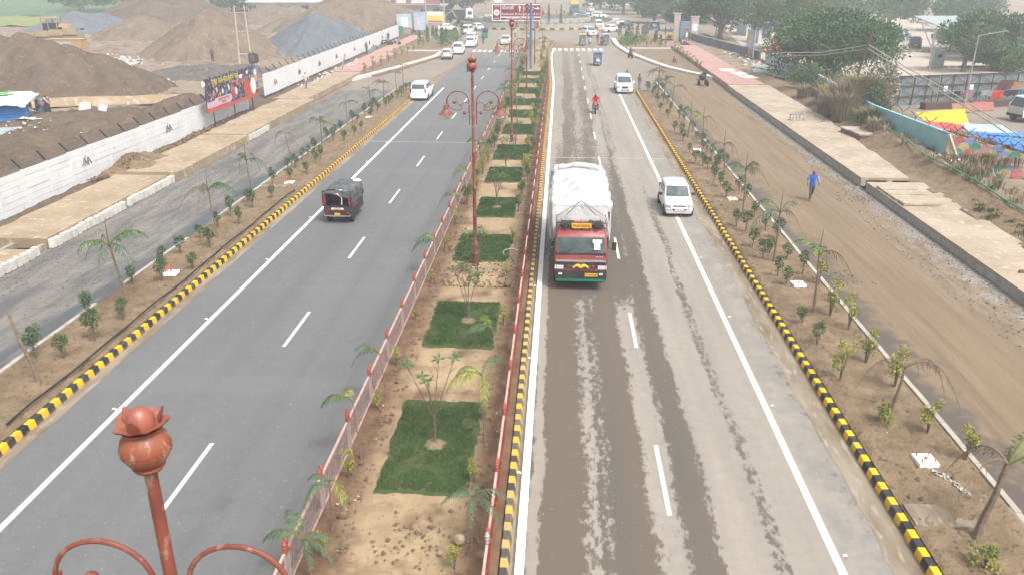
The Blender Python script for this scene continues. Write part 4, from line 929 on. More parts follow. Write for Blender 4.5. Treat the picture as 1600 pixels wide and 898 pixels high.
heap('soil_heap', 'tall tan soil cone just behind the transformer poles', 'soil heap', [(-51.5,121,6.7,.66),(-55.5,123,3.6,.5),(-47,122,2.6,.5)], 'heap_tan', -66, -36, 106, 138, .4, .1, .9, 4, .2)
heap('gravel_heap', 'grey gravel heap behind the yellow roller at the far left', 'gravel heap', [(-97,163,4.6,.5),(-92,164,4.2,.5),(-103,166,3,.5)], 'heap_gravel', -118, -74, 148, 182, .6, 0, .3, 5, .12)
heap('gravel_heap', 'big blue-grey gravel heap beside the far white wall', 'gravel heap', [(-37.8,128.5,5.9,.60),(-36.2,135,4.6,.60),(-42.5,126,2.6,.55),(-34.8,142,2.6,.55)], 'heap_gravel', -54, -28.6, 112, 160, .38, .05, .5, 6, .14)
heap('gravel_heap', 'small gravel heap between the tan soil cone and the biggest brown heap', 'gravel heap', [(-66,150,3.0,.55),(-61,152,3.4,.55)], 'heap_gravel', -76, -50, 138, 166, .6, 0, .3, 12, .12)
heap('soil_heap', 'tall brown ridge behind the big blue-grey gravel heap', 'soil heap', [(-44,170,8.0,.55),(-40,170,7.8,.55),(-36,172,6.2,.55),(-33.5,174,5.4,.6),(-50,171,5.0,.5),(-56,173,3.5,.45)], 'heap_tan', -76, -29, 150, 192, .5, 0, .8, 7, .35)
heap('soil_heap', 'low brown heap before the white building at the back left', 'soil heap', [(-70,200,4.8,.5),(-64,200,4.2,.5),(-58,198,3.6,.5)], 'heap_tan', -86, -46, 184, 216, .7, 0, .6, 8)
heap('soil_heap', 'small tan heap at the foot of the big gravel heap', 'soil heap', [(-45.5,123.5,2.4,.5)], 'heap_tan', -54, -38, 114, 132, .5, .1, .5, 9)
heap('rubble_heap', 'low dark rubble heap right of the big soil heap', 'rubble heap', [(-41.5,95,1.5,.24),(-37.5,97,1.2,.25),(-45,96,1.1,.22)], 'heap_dark', -54, -31, 86, 108, .3, .15, .6, 10, .45)
heap('rubble_heap', 'clod heap lying against the near white wall', 'rubble heap', [(-27.0,48.2,.9,.55),(-26.9,50.2,.6,.5),(-26.9,46.5,.5,.5)], 'soil', -27.5, -25.2, 43.5, 53, .12, .35, .4, 11, .5)
heap('soil_heap', 'soil bank between the near white wall and the yard track', 'soil heap', [(-36,52,1.4,.16),(-33,60,1.7,.2),(-38,62,1.2,.14),(-34,44,1.2,.16),(-31.5,68,1.6,.24)], 'heap_brown', -48, -28.4, 34, 78, .35, .2, .5, 13, .5)
M['debris_white'] = pm('debris_white', (.50,.50,.49), (.34,.32,.30), 3, .9)
def chunks(name, pts, n, s, m, jit, z=.3, flat=.6, lab=None, cat=None, zf=None):
    b = B()
    for _ in range(n):
        k = random.random()*(len(pts)-1); i = int(k); f = k-i
        x = pts[i][0] + (pts[i+1][0]-pts[i][0])*f + random.gauss(0, jit); y = pts[i][1] + (pts[i+1][1]-pts[i][1])*f + random.gauss(0, jit)
        q = s*rr(.4, 1.3); zz = zf(x, y) if zf else z
        b.box((x, y, zz + q*.15), (q, q*rr(.5, 1.1), q*flat*rr(.3, 1)), 0, rot=(rr(-.6, .6), rr(-.6, .6), rr(0, 3)), taper=rr(.4, .95))
    return tag(part(name, b, M[m]), lab, cat, kind='stuff')
random.seed(91)
chunks('white_debris', [(-64,112),(-57.7,104.3),(-52,97),(-48,91.5),(-44.5,87.5),(-43,85.5)], 480, .38, 'debris_white', .5, .6)
chunks('white_debris', [(-66,114),(-57,105)], 260, .4, 'debris_white', 1.6, .4)
chunks('white_debris', [(-70,85.5),(-62,86)], 90, .5, 'debris_white', .3, 5.3)
chunks('white_debris', [(-56,150),(-62,152)], 80, .6, 'wall_white', .7, .6)
chunks('white_debris', [(-33,135),(-31,150)], 90, .7, 'wall_white', .5, .5)
chunks('bank_litter', [(-46,58),(-42,60),(-38,58),(-34,52)], 60, .22, 'rubble_pale', 1.6, 1.0, .25)
chunks('wall_foot_rubble', [(-27.1,44),(-26.9,54),(-27.3,66)], 420, .18, 'soil_clod', .22, .5)
chunks('far_verge_rubble', [(-27.0,84),(-27.3,110)], 70, .28, 'debris_white', .5, .55, .4)
chunks('right_verge_litter', [(24,96),(26,112),(25.5,126)], 90, .4, 'rubble_pale', .8, .5, .3)
chunks('right_bank_litter', [(24.6,49.8),(23.6,55),(23.3,60)], 40, .2, 'wall_white', .4, 1.1, .6)
chunks('wall_heap_clods', [(-26.9,46.6),(-26.7,51)], 420, .2, 'soil_clod', .3, .4, .8, zf=lambda x, y: .36 + .75*math.exp(-((x+26.95)/.7)**2 - ((y-48.5)/1.6)**2))
# ================================================================ vehicles
random.seed(200)
def paint(name, c, rough=.35, c2=None): 
    return pm(name, c, c2 or tuple(x*.9 for x in c), 1.5, rough, obj=True, spec=.5, c3=tuple(x*.7+.06 for x in c), s3=3, f3=.66)
M['car_white'] = paint('car_white', (.74,.74,.74)); M['car_silver'] = paint('car_silver', (.50,.51,.53)); M['car_dark'] = paint('car_dark', (.045,.05,.06)); M['car_blue'] = paint('car_blue', (.10,.16,.24))
gl = NT('car_glass', .12, spec=.6); gl.out((.055,.075,.078)); M['car_glass'] = gl.mat
gl = NT('windscreen_glass', .1, spec=.6); v_ = gl.pos(True); gl.out(gl.mix(gl.map(gl.noise(v_, 1.6, 3), .4, .7), (.036,.054,.055), (.085,.11,.106))); M['windscreen_glass'] = gl.mat
M['rubber'] = pm('rubber', (.025,.024,.023), (.045,.04,.036), 5, .85, obj=True); M['rim'] = pm('rim', (.42,.42,.43), None, 5, .4, obj=True, metal=.3)
M['rim_dusty'] = pm('rim_dusty', (.34,.31,.27), None, 5, .7, obj=True)
M['trim'] = pm('trim', (.022,.022,.023), (.04,.038,.036), 4, .55, obj=True); M['light_clear'] = pm('light_clear', (.62,.64,.66), (.45,.47,.5), 20, .15, obj=True, spec=.6)
M['light_red'] = pm('light_red', (.30,.025,.025), None, 9, .25, obj=True); M['plate_white'] = pm('plate_white', (.72,.72,.70), None, 3, .5); M['plate_yellow'] = pm('plate_yellow', (.70,.42,.03), None, 3, .5); M['ink'] = pm('ink', (.02,.02,.02), None, 3, .6); M['chrome'] = pm('chrome', (.62,.63,.64), None, 3, .25, metal=.7)
def wheel(parent, x, y, r, w, rim='rim', n=18):
    b = B(); b.lathe([(r*.62, -w/2), (r*.95, -w/2), (r, -w*.3), (r, w*.3), (r*.95, w/2), (r*.62, w/2)], n, 0, (0, 0, 0), 'x')
    wh = part('wheel', b, M['rubber'], parent, (x, y, r), smooth=True)
    s = 1 if x > 0 else -1
    b = B(); b.lathe([(r*.63, -w*.42*s), (r*.63, w*.34*s), (r*.5, w*.36*s), (r*.18, w*.28*s), (r*.16, w*.42*s), (0, w*.42*s)], 12, 0, (0, 0, 0), 'x'); part('rim', b, M[rim], wh, smooth=True)
    return wh
def quadpanel(b, P, off, m=0):
    P = [Vector(p) for p in P]; n = (P[1]-P[0]).cross(P[-1]-P[0]).normalized()
    Q = [p + n*off for p in P]; R = [p - n*.02 for p in P]; k = len(P)
    b.add(Q + R, [list(range(k))] + [(i, k+i, k+(i+1) % k, (i+1) % k) for i in range(k)], m)
SPEC = {
 'hatch': dict(L=3.45, W=1.50, H=1.48, hb=-.80, rf=-.22, rr=1.28, tb=1.60, belt=.90, hood=.80, wr=.275, wb=1.18, doors=2),
 'mpv': dict(L=4.45, W=1.76, H=1.72, hb=-1.18, rf=-.42, rr=1.75, tb=2.05, belt=1.02, hood=.95, wr=.32, wb=1.38, doors=3),
 'suv': dict(L=4.4, W=1.82, H=1.78, hb=-1.1, rf=-.5, rr=1.75, tb=2.1, belt=1.1, hood=1.02, wr=.36, wb=1.35, doors=3),
 'sedan': dict(L=4.3, W=1.70, H=1.47, hb=-1.05, rf=-.35, rr=.85, tb=1.5, belt=.92, hood=.84, wr=.31, wb=1.30, doors=2),
 'van': dict(L=4.0, W=1.62, H=1.85, hb=-1.75, rf=-1.25, rr=1.85, tb=1.96, belt=1.05, hood=.95, wr=.29, wb=1.2, doors=3)}
def car(label, kind, loc, rz, pk, group=None, cat='car', rack=False, name='parked_car', detail=True, bumper=None):
    q = SPEC[kind]; t = thing(name, label, cat, loc, rz, group); P_ = M[pk]
    L, W, H = q['L']/2, q['W']/2, q['H']; zb = .2; be = q['belt']; hd = q['hood']; notch = kind == 'sedan'
    st = [(-L, W*.74, .32, hd*.66, hd*.68), (-L+.07, W*.90, .22, hd*.80, hd*.84), (-L+.28, W*.975, zb, hd*.9, hd*.965), (q['hb']*.55-L*.45, W, zb, hd*.96, hd*1.03), (q['hb'], W, zb, be*.97, be*1.02), (q['hb']+.4, W, zb, be, be), (0, W, zb, be*1.005, be*1.005), (q['tb']-.5, W, zb, be*1.02, be*1.02), (min(q['tb'], L-.25), W*.985, zb, be*1.02, be*1.03), (L-.1, W*.95, .24, be*(.98 if notch else 1.0), be*(1.0 if notch else 1.0)), (L, W*.84, .34, be*.84, be*.86)]
    b = B(); k = 7; V = []
    for y, w, z0, zs, zt in st:
        half = [(w*.9, z0), (w*.985, z0+.13), (w, z0+.5*(zs-z0)), (w*.975, zs-.09), (w*.90, zs), (w*.5, zt), (0, zt+.008)]
        V += [(x, y, z) for x, z in half] + [(-x, y, z) for x, z in half[-2::-1]]
    n = 13
    F = [(i*n+j, (i+1)*n+j, (i+1)*n+j+1, i*n+j+1) for i in range(len(st)-1) for j in range(n-1)]
    F += [tuple(range(n)), tuple((len(st)-1)*n+j for j in range(n))[::-1]] + [(i*n, i*n+n-1, (i+1)*n+n-1, (i+1)*n) for i in range(len(st)-1)]
    b.add(V, F, 0); part('body', b, P_, t, smooth=True, sharp=38)
    # greenhouse
    wl, wu = W*.90, W*.76; zr = H-.05; z0 = be-.02
    ys0, ys1 = q['hb']-.02, q['tb']-.02 if kind != 'van' else L-.1; yr0, yr1 = q['rf'], q['rr']
    b = B(); nU = 6; V = []
    rows = [(z0, ys0, ys1, wl), (z0+.55*(zr-z0), ys0+.56*(yr0-ys0), ys1+.52*(yr1-ys1), wl+.47*(wu-wl)), (zr-.05, yr0-.06, yr1+.05, wu+.02), (zr+.01, yr0+.06, yr1-.08, wu-.06), (H, yr0+.3, yr1-.3, wu*.6)]
    def rg(z, a, c, w):
        m_ = (a+c)/2
        return [(-w*.94, a+.03, z), (-w*.5, a-.03, z), (0, a-.05, z), (w*.5, a-.03, z), (w*.94, a+.03, z), (w, a+.12, z), (w*1.0, m_, z), (w, c-.12, z), (w*.94, c-.03, z), (w*.5, c+.02, z), (0, c+.035, z), (-w*.5, c+.02, z), (-w*.94, c-.03, z), (-w, c-.12, z), (-w, m_, z), (-w, a+.12, z)]
    for r_ in rows: V += rg(*r_)
    n = 16; F = [(i*n+j, i*n+(j+1) % n, (i+1)*n+(j+1) % n, (i+1)*n+j) for i in range(len(rows)-1) for j in range(n)] + [[(len(rows)-1)*n+j for j in range(n)]]
    b.add(V, F); part('cabin', b, P_, t, smooth=True, sharp=50)
    def lerp(a, c, f): return a+(c-a)*f
    def ringpt(f): # f along height 0..1 -> z, front y, rear y, w
        return (lerp(z0, zr-.05, f), lerp(ys0, yr0-.06, f), lerp(ys1, yr1+.05, f), lerp(wl, wu+.02, f))
    lo_, hi_ = ringpt(.08), ringpt(.95)
    b = B()
    A = [(-lo_[3]*.90, lo_[1]+.02, lo_[0]), (lo_[3]*.90, lo_[1]+.02, lo_[0]), (hi_[3]*.90, hi_[1]+.02, hi_[0]), (-hi_[3]*.90, hi_[1]+.02, hi_[0])]
    m0 = [(0, lo_[1]-.055, lo_[0]), (0, hi_[1]-.055, hi_[0])]
    quadpanel(b, [A[0], m0[0], m0[1], A[3]], .014); quadpanel(b, [m0[0], A[1], A[2], m0[1]], .014); part('windscreen', b, M['windscreen_glass'], t)
    lo2, hi2 = ringpt(.2 if not notch else .1), ringpt(.9)
    b = B(); A = [(lo2[3]*.84, lo2[2], lo2[0]), (-lo2[3]*.84, lo2[2], lo2[0]), (-hi2[3]*.84, hi2[2], hi2[0]), (hi2[3]*.84, hi2[2], hi2[0])]; m0 = [(0, lo2[2]+.045, lo2[0]), (0, hi2[2]+.045, hi2[0])]
    quadpanel(b, [A[0], m0[0], m0[1], A[3]], .016); quadpanel(b, [m0[0], A[1], A[2], m0[1]], .016); part('rear_window', b, M['car_glass'], t)
    for s in (-1, 1):
        nd = q['doors']; f0, f1 = .16, .86; l_, h_ = ringpt(f0), ringpt(f1)
        e0, e1 = l_[1]+.17, l_[2]-.15; g0, g1 = h_[1]+.14, h_[2]-.12
        b = B()
        for d in range(nd):
            a, c = d/nd, (d+1)/nd-.035
            y = [lerp(e0, e1, a), lerp(e0, e1, c), lerp(max(g0, e0+.1), g1, c), lerp(max(g0, e0+.1), g1, a)] if True else 0
            Q = [(s*l_[3], y[0], l_[0]), (s*l_[3], y[1], l_[0]), (s*h_[3], y[2], h_[0]), (s*h_[3], y[3], h_[0])]
            quadpanel(b, Q if s > 0 else Q[::-1], .012)
        part('side_windows', b, M['car_glass'], t)
        if detail:
            b = B()
            for d in range(nd-1 if nd > 2 else 2): b.box((s*(W+.005), lerp(e0, e1, (d+.78)/nd), be-.16), (.03, .16, .028))
            part('door_handles', b, P_, t)
            b = B(); b.box((s*(W+.10), q['hb']+.28, be+.08), (.20, .10, .14), 0, rot=(0, 0, .2*s), taper=.85); part('wing_mirror', b, M['trim'] if kind == 'hatch' else P_, t, smooth=True)
        for sy in (-1, 1):
            b = B(); rw = q['wr']+.055
            V = [(s*(W*1.0+.004), sy*q['wb']+rw*cos(radians(a)), q['wr']+rw*sin(radians(a))) for a in range(-20, 201, 20)]
            b.face(V if s > 0 else V[::-1]); V2 = [(x-s*.3, y, z) for x, y, z in V]; k = len(V); b.add(V+V2, [(i, i+1, k+i+1, k+i) for i in range(k-1)]); part('wheel_arch', b, M['trim'], t)
            wheel(t, s*(W-.075), sy*q['wb'], q['wr'], .18)
        b = B(); b.box((s*W*.72, -L+.10, hd*.80), (W*.40, .22, .18), 0, rot=(.35, 0, s*.42), taper=.85); part('headlamp', b, M['light_clear'], t, smooth=True)
        b = B(); b.box((s*W*.80, L-.06, be*.90 if notch else be*.95), (W*.17, .12, .16 if notch else .36), 0, rot=(0, 0, -s*.35)); part('tail_lamp', b, M['light_red'], t)
    # bumper openings, grille, plates
    b = B(); b.add([(-W*.50, -L+.0, .50), (W*.50, -L+.0, .50), (W*.38, -L-.012, .36), (-W*.38, -L-.012, .36), (-W*.50, -L+.2, .50), (W*.50, -L+.2, .50), (W*.38, -L+.2, .36), (-W*.38, -L+.2, .36)], [(0, 3, 2, 1), (0, 1, 5, 4), (2, 3, 7, 6), (1, 2, 6, 5), (3, 0, 4, 7)])
    if kind in ('mpv', 'suv'): b.add([(-W*.42, -L-.015, .80), (W*.42, -L-.015, .80), (W*.34, -L-.03, .60), (-W*.34, -L-.03, .60), (-W*.42, -L+.3, .80), (W*.42, -L+.3, .80), (W*.34, -L+.3, .60), (-W*.34, -L+.3, .60)], [(0, 3, 2, 1), (0, 1, 5, 4), (2, 3, 7, 6), (1, 2, 6, 5), (3, 0, 4, 7)])
    else: b.box((0, -L+.03, hd*.80), (W*.9, .1, .035))
    for s in (-1, 1): b.box((s*W*.72, -L+.10, .44), (.16, .10, .10), 0, rot=(0, 0, s*.4))
    part('grille', b, M['trim'], t)
    b = B(); b.box((0, -L-.025, .44), (.5, .02, .11)); b.box((0, L+.01, .55 if not notch else .62), (.5, .02, .11)); pl = part('number_plate', b, M['plate_white'], t)
    if detail: text('plate_text', 'UP 70 CD 2417', .075, M['ink'], pl, (0, -L-.038, .44), fit=.4)
    b = B(); b.box((0, L-.02, .36), (W*1.5, .10, .14)); part('rear_bumper_trim', b, M['trim'] if bumper is None else P_, t)
    if rack:
        b = B()
        for s in (-1, 1): b.tube([(s*wu*.92, yr0+.3, H-.02), (s*wu*.92, yr0+.4, H+.05), (s*wu*.92, yr1-.3, H+.05), (s*wu*.92, yr1-.2, H-.02)], .018, 5)
        part('roof_rails', b, M['trim'], t)
    if detail and kind != 'van':
        b = B(); b.box((-.32, q['hb']-.02, be+.045), (.55, .02, .02), 0, rot=(0, .08, 0)); b.box((.28, q['hb']-.02, be+.045), (.5, .02, .02), 0, rot=(0, .08, 0)); part('wipers', b, M['trim'], t)
        b = B(); b.box((0, hi_[1]-.03, hi_[0]-.06), (.2, .03, .05)); part('mirror_sticker', b, M['plate_white'], t)
    return t
TW = 'white cars waiting round the roundabout'
car('small white hatchback straddling the right edge line beside the striped kerb', 'hatch', (6.30, 41.9, 0), 0, 'car_white', name='small_hatchback')
car('white people carrier with a big black grille by the end of the right planting bed', 'mpv', (6.75, 86.8, 0), 0, 'car_white', name='people_carrier', rack=False)
car('white people carrier seen from behind at the end of the left striped kerb', 'mpv', (-13.75, 81.0, 0), pi, 'car_white', name='people_carrier', bumper=1)
PK = 'cars parked along the left edge before the roundabout'
car('silver saloon parked nearest of the row on the left edge', 'hatch', (-16.3, 119.3, 0), pi+.08, 'car_silver', PK)
car('white hatchback parked second in the row on the left edge', 'mpv', (-15.6, 127.2, 0), pi+.05, 'car_white', PK, bumper=1)
car('white SUV parked beside the zebra crossing on the left', 'mpv', (-14.9, 139.2, 0), pi, 'car_white', PK, bumper=1)
car('white estate car tucked just ahead of the white SUV near the left zebra crossing', 'suv', (-15.6, 146.5, 0), pi, 'car_white', PK)
car('white van with dark rear window beyond the parked row on the left', 'van', (-18.6, 167, 0), pi-.15, 'car_white', PK, cat='van', name='parked_van')
car('white car half hidden by shrubs in front of the left island', 'sedan', (-24.0, 177, 0), 1.9, 'car_white', PK)
car('white saloon coming towards the camera over the left zebra crossing', 'sedan', (-9.5, 144.3, 0), .05, 'car_white', name='saloon_car')
car('white saloon turning left in front of the roundabout wall', 'sedan', (-17.8, 178.5, 0), pi+.5, 'car_white', name='saloon_car')
car('pale blue-white minibus behind the white turning saloon', 'van', (-16.5, 203, 0), 1.3, 'car_white', name='minibus', cat='minibus')
car('white SUV coming off the roundabout beside the green rickshaw', 'mpv', (5.6, 164.5, 0), .35, 'car_white', TW)
car('white saloon crossing in front of the right island shrubs', 'sedan', (10.1, 174.5, 0), -.75, 'car_white', TW)
car('white car behind the crossing saloon, facing the camera', 'mpv', (8.4, 186.5, 0), .1, 'car_white', TW)
car('long white saloon seen from the side on the far right of the roundabout', 'sedan', (12.6, 197.5, 0), -1.25, 'car_white', TW)
car('white rounded car side-on behind the long saloon', 'suv', (10.2, 223, 0), 1.2, 'car_white', TW)
car('white hatchback in the far queue right of the dark car', 'hatch', (7.4, 221, 0), .1, 'car_white', TW)
car('dark blue SUV in the far queue behind the roundabout', 'suv', (5.6, 227, 0), .1, 'car_blue', name='waiting_car')
car('pale car in the far queue nearest the roundabout wall', 'sedan', (4.0, 220, 0), .25, 'car_silver', name='waiting_car')
FAR = 'far white cars on the right'
for i, (x, y, r_, lb) in enumerate(((17, 290, .8, 'leftmost far white car under the far trees'), (24, 305, 1.2, 'middle far white car under the far trees'), (31, 300, 1.4, 'rightmost far white car under the far trees'), (9, 262, .3, 'lone white car on the far road behind the queue'))): car('%s' % lb, 'sedan', (x, y, 0), r_, 'car_white', FAR, detail=False)
car('dark grey SUV parked on the pale car park behind the spreading tree', 'suv', (58.6, 141.5, 0), pi-.35, 'car_dark', name='parked_suv')
car('white car in the shade under the sloping canopy', 'mpv', (69, 139, 0), .3, 'car_white', name='parked_car')
car('black car in the shade left of the sloping canopy', 'suv', (62, 156, 0), .2, 'car_dark', name='parked_car')
car('second dark car deep under the canopy', 'sedan', (70, 158, 0), .2, 'car_dark', name='parked_car')
# ---------------------------------------------------------------- goods truck
M['truck_red'] = pm('truck_red', (.24,.045,.038), (.19,.04,.034), 2, .42, obj=True, c3=(.30,.14,.11), s3=7, f3=.62, spec=.5)
M['tarp'] = pm('tarp', (.49,.49,.49), (.41,.41,.41), 1.5, .6, obj=True, bump=(5,.5,.06), c3=(.55,.55,.54), s3=3, f3=.64)
M['green_paint'] = pm('green_paint', (.015,.17,.11), None, 3, .5, obj=True); M['marigold'] = pm('marigold', (.75,.42,.02), None, 9, .6, obj=True)
t = thing('goods_truck', 'red goods truck with a white tarpaulin load and yellow moustache badge driving towards the camera', 'truck', (.99, 29.9, 0), 0)
b = B(); W = 1.05
cs = [(.62, 0.02, .0), (1.0, -.02, .0), (1.20, -.02, 0), (1.24, 0, .02), (1.42, .0, 0), (1.50, .03, .0), (2.12, .20, -.06), (2.26, .32, -.1)]
V = []
for z, y, dw in cs:
    w = W+dw; V += [(-w, y+.06, z), (-w*.95, y, z), (0, y-.02, z), (w*.95, y, z), (w, y+.06, z), (w, 1.75, z), (-w, 1.75, z)]
V += [(-W*.85, .5, 2.36), (-W*.8, .48, 2.37), (0, .46, 2.40), (W*.8, .48, 2.37), (W*.85, .5, 2.36), (W*.88, 1.7, 2.36), (-W*.88, 1.7, 2.36)]
n = 7; kk = len(cs)+1
b.add(V, [(i*n+j, i*n+(j+1) % n, (i+1)*n+(j+1) % n, (i+1)*n+j) for i in range(kk-1) for j in range(n)] + [[(kk-1)*n+j for j in range(n)]]); part('cab', b, M['truck_red'], t, smooth=True, sharp=35)
b = B(); quadpanel(b, [(-W*.90, .045, 1.54), (W*.90, .045, 1.54), (W*.86, .20, 2.13), (-W*.86, .20, 2.13)], .03); ws = part('windscreen', b, M['windscreen_glass'], t)
b = B(); b.box((0, .02, 1.50), (W*1.9, .05, .06)); b.tube([(-.8, .0, 1.56), (-.35, .03, 1.68)], .012, 4); b.tube([(.2, .0, 1.56), (.65, .03, 1.68)], .012, 4); b.bx(-W*.95, -W*.90, .04, .1, 1.5, 1.6); part('wipers', b, M['trim'], t)
b = B(); b.box((.62, .055, 2.03), (.36, .02, .14), 0, rot=(-.25, 0, 0)); b.box((.62, .005, 1.83), (.24, .02, .26), 0, rot=(-.25, 0, 0)); st_ = part('windscreen_notice', b, M['plate_white'], t, (0, -.02, 0))
b = B(); b.box((0, -.035, 1.235), (W*1.86, .05, .07)); part('chrome_strip', b, M['chrome'], t)
b = B(); b.box((0, -.03, 1.06), (W*1.86, .04, .24)); b.box((0, -.05, .70), (W*1.94, .22, .30)); 
for s in (-1, 1): b.box((s*.9, -.03, .86), (.24, .05, .05))
part('grille_and_bumper', b, M['trim'], t)
b = B(); b.box((0, -.045, .885), (W*1.75, .03, .09)); part('grille_band', b, M['truck_red'], t)
b = B(); b.box((0, -.04, .485), (W*1.86, .2, .13), 0); part('bumper_skirt', b, M['green_paint'], t)
for s in (-1, 1):
    b = B(); b.box((s*.82, -.055, .98), (.28, .03, .15)); b.box((s*1.0, -.055, .98), (.05, .03, .16)); part('headlamp', b, M['light_clear'], t)
    b = B(); b.box((s*.80, -.165, .74), (.15, .02, .08)); part('fog_lamp', b, M['light_clear'], t)
    b = B(); b.lathe([(.07, 0), (.05, -.03), (0, -.035)], 10, 0, (s*.48, -.055, 1.0), 'y'); part('red_tassel', b, M['light_red'], t)
    b = B(); b.lathe([(.06, 0), (.04, -.03), (0, -.035)], 8, 0, (s*.34, -.055, 1.0), 'y'); part('green_tassel', b, M['green_paint'], t)
    b = B(); b.tube([(s*1.02, .25, 1.72), (s*1.24, -.02, 1.74), (s*1.30, -.04, 1.86)], .016, 5, 0); b.tube([(s*1.02, .25, 1.98), (s*1.28, -.02, 2.0)], .014, 5, 0); part('mirror_arm', b, M['green_paint'], t)
    b = B(); b.box((s*1.28, -.02, 1.86), (.17, .06, .32)); part('wing_mirror', b, M['trim'], t)
    b = B(); Q = [(s*W*1.0, .32, 1.5), (s*W*1.0, 1.4, 1.5), (s*W*.955, 1.4, 2.1), (s*W*.955, .5, 2.1)]; quadpanel(b, Q if s > 0 else Q[::-1], .012); part('side_window', b, M['car_glass'], t)
    b = B(); b.box((s*(W+.02), .9, 1.4), (.03, .16, .05)); part('door_handle', b, M['trim'], t)
    for y, x in ((1.15, .93), (5.6, .95), (6.75, .95)): wheel(t, s*x, y, .48, .30, 'rim_dusty', 20)
b = B()
for s in (-1, 1):
    for q in range(9):
        a = q/8; b.ball((s*(.03+.25*a), -.075, 1.0 + .055*sin(a*pi)*1.2 - .03*a), .062*(1-.5*a**2)+.01, 8, 0, 5)
part('moustache_badge', b, M['marigold'], t, smooth=True)
b = B(); b.box((.42, -.17, .70), (.5, .02, .13)); pl = part('number_plate', b, M['plate_yellow'], t); text('plate_text', 'UP 70 CT 7488', .085, M['ink'], pl, (.42, -.183, .70), fit=.44)
text('maker_lettering', 'TATA', .09, M['chrome'], t, (0, -.055, 1.14), fit=.32); text('cab_lettering', 'LPT 1613', .06, M['sign_white'], t, (.72, -.012, 1.40), fit=.28)
text('notice_text', 'ON DUTY', .06, M['green_paint'], st_, (.62, .038, 2.04), rot=(pi/2-.25, 0, 0), fit=.26)
b = B()
for z in (2.45, 2.66): b.tube([(-.98, 1.5, z), (-1.0, .42, z), (1.0, .42, z), (.98, 1.5, z)], .018, 6)
for x in (-1, -.66, -.33, 0, .33, .66, 1): b.tube([(x, .42, 2.36), (x, .42, 2.68)], .014, 5)
for x in (-.8, -.4, 0, .4, .8): b.tube([(x, .42, 2.46), (x, 1.6, 2.46)], .012, 4)
part('roof_rack', b, M['trim'], t)
b = B(); b.box((0, .36, 2.56), (.78, .05, .19)); nb = part('name_board', b, M['plate_yellow'], t); text('board_text', 'PRAYAGRAJ', .13, M['light_red'], nb, (0, .328, 2.56), fit=.66)
for x in (-.62, .62): b = B(); b.lathe([(.09, 0), (.09, -.06), (0, -.07)], 12, 0, (x, .36, 2.56), 'y'); part('rack_lamp', b, M['rubber'], t)
for x in (-.7, -.42, .42, .7): b = B(); b.box((x, .8, 2.50), (.24, .55, .12), 0, rot=(.02, 0, x*.2)); part('rack_load', b, M['rubber'], t)
b = B(); b.bx(-.45, .45, 1.7, 8.3, .55, .8); b.bx(-1.12, 1.12, 1.85, 8.3, .98, 1.12); b.bx(-1.18, 1.18, 1.84, 1.92, 1.1, 2.7); part('chassis', b, M['trim'], t)
b = B()
for s in (-1, 1): b.bx(s*1.15-.03, s*1.15+.03, 1.9, 8.3, 1.1, 1.75)
part('load_body', b, M['truck_red'], t)
# tarpaulin: closed draped skin with folds
b = B(); nx, ny = 60, 84; Y0, Y1 = 1.78, 8.4
prof = [(-1.25, 1.42), (-1.29, 2.2), (-1.27, 2.95), (-1.17, 3.12), (-.6, 3.18), (0, 3.27), (.6, 3.18), (1.17, 3.12), (1.27, 2.95), (1.29, 2.2), (1.25, 1.42)]
def tp(u, v):
    k = min(9, int(u*10)); f = u*10-k; x = prof[k][0]+(prof[k+1][0]-prof[k][0])*f; z = prof[k][1]+(prof[k+1][1]-prof[k][1])*f
    y = Y0 + (Y1-Y0)*v; side = abs(2*u-1)
    e = max(0, 1-v/.06); x *= 1-.10*e; z -= .16*e*(1-side)
    n1 = .075*fbm(x*.8+3, y*1.1, 1.2, 5) + .05*sin(y*4.6+4*fbm(x, y, .8, 2))*(1-side) - .04*abs(sin(y*1.9+2*fbm(x, y, .6, 4)))
    wr = .05*sin(y*5 + 3*fbm(u*6, y, 1, 9))*(side > .5)
    z += n1 + (.05*fbm(x*2, y*.4, 1, 8)); x += (1 if x > 0 else -1)*(wr + .05*fbm(y, z, .9, 6))*(side > .35)
    if side > .98: z += .10*sin(y*4.2) + .12*fbm(y, x, 1.3, 3)
    return (x, y, z)
b.grid(nx, ny, tp)
# front and back closing cloths with slanting folds
for yy, sg in ((Y0, -1), (Y1, 1)):
    def ft(u, v, yy=yy, sg=sg):
        p = tp(u, 0 if sg < 0 else 1); x, z = p[0], p[2]; zb = 1.5 if sg < 0 else 1.4
        zz = zb + (z-zb)*v + (1-v)*.12*sin(u*9); xx = x*(1 - .02*(1-v))
        return (xx if sg > 0 else xx, p[1] + sg*(.10*sin(v*pi) + .05*sin(7*(u-.5)*(1.6-v) * 2) * (1-v*.6) + .03*fbm(u*5, v*4, 1, 14)) , zz)
    b.grid(40, 16, ft if sg < 0 else (lambda u, v, ft=ft: ft(1-u, v)))
tar = part('tarpaulin', b, M['tarp'], t, smooth=True, sharp=70)
b = B(); P = []
b.tube([(-.95+.19*i, 7.3 + .05*sin(i), 3.25 + .17*(1-abs(i-5)/5.0) + .02*sin(i*2.3)) for i in range(11)], [.13+.02*sin(i*1.7) for i in range(11)], 8); part('rolled_tarpaulin', b, M['tarp'], t, smooth=True)
b = B()
for s in (-1, 1): b.tube([(0, 1.70, 3.22), (s*.30, 1.58, 2.95), (s*.62, 1.45, 2.66)], .014, 4); b.tube([(s*.1, 1.68, 3.15), (s*.95, 1.6, 2.6)], .010, 4)
part('rope', b, M['trim'], t)
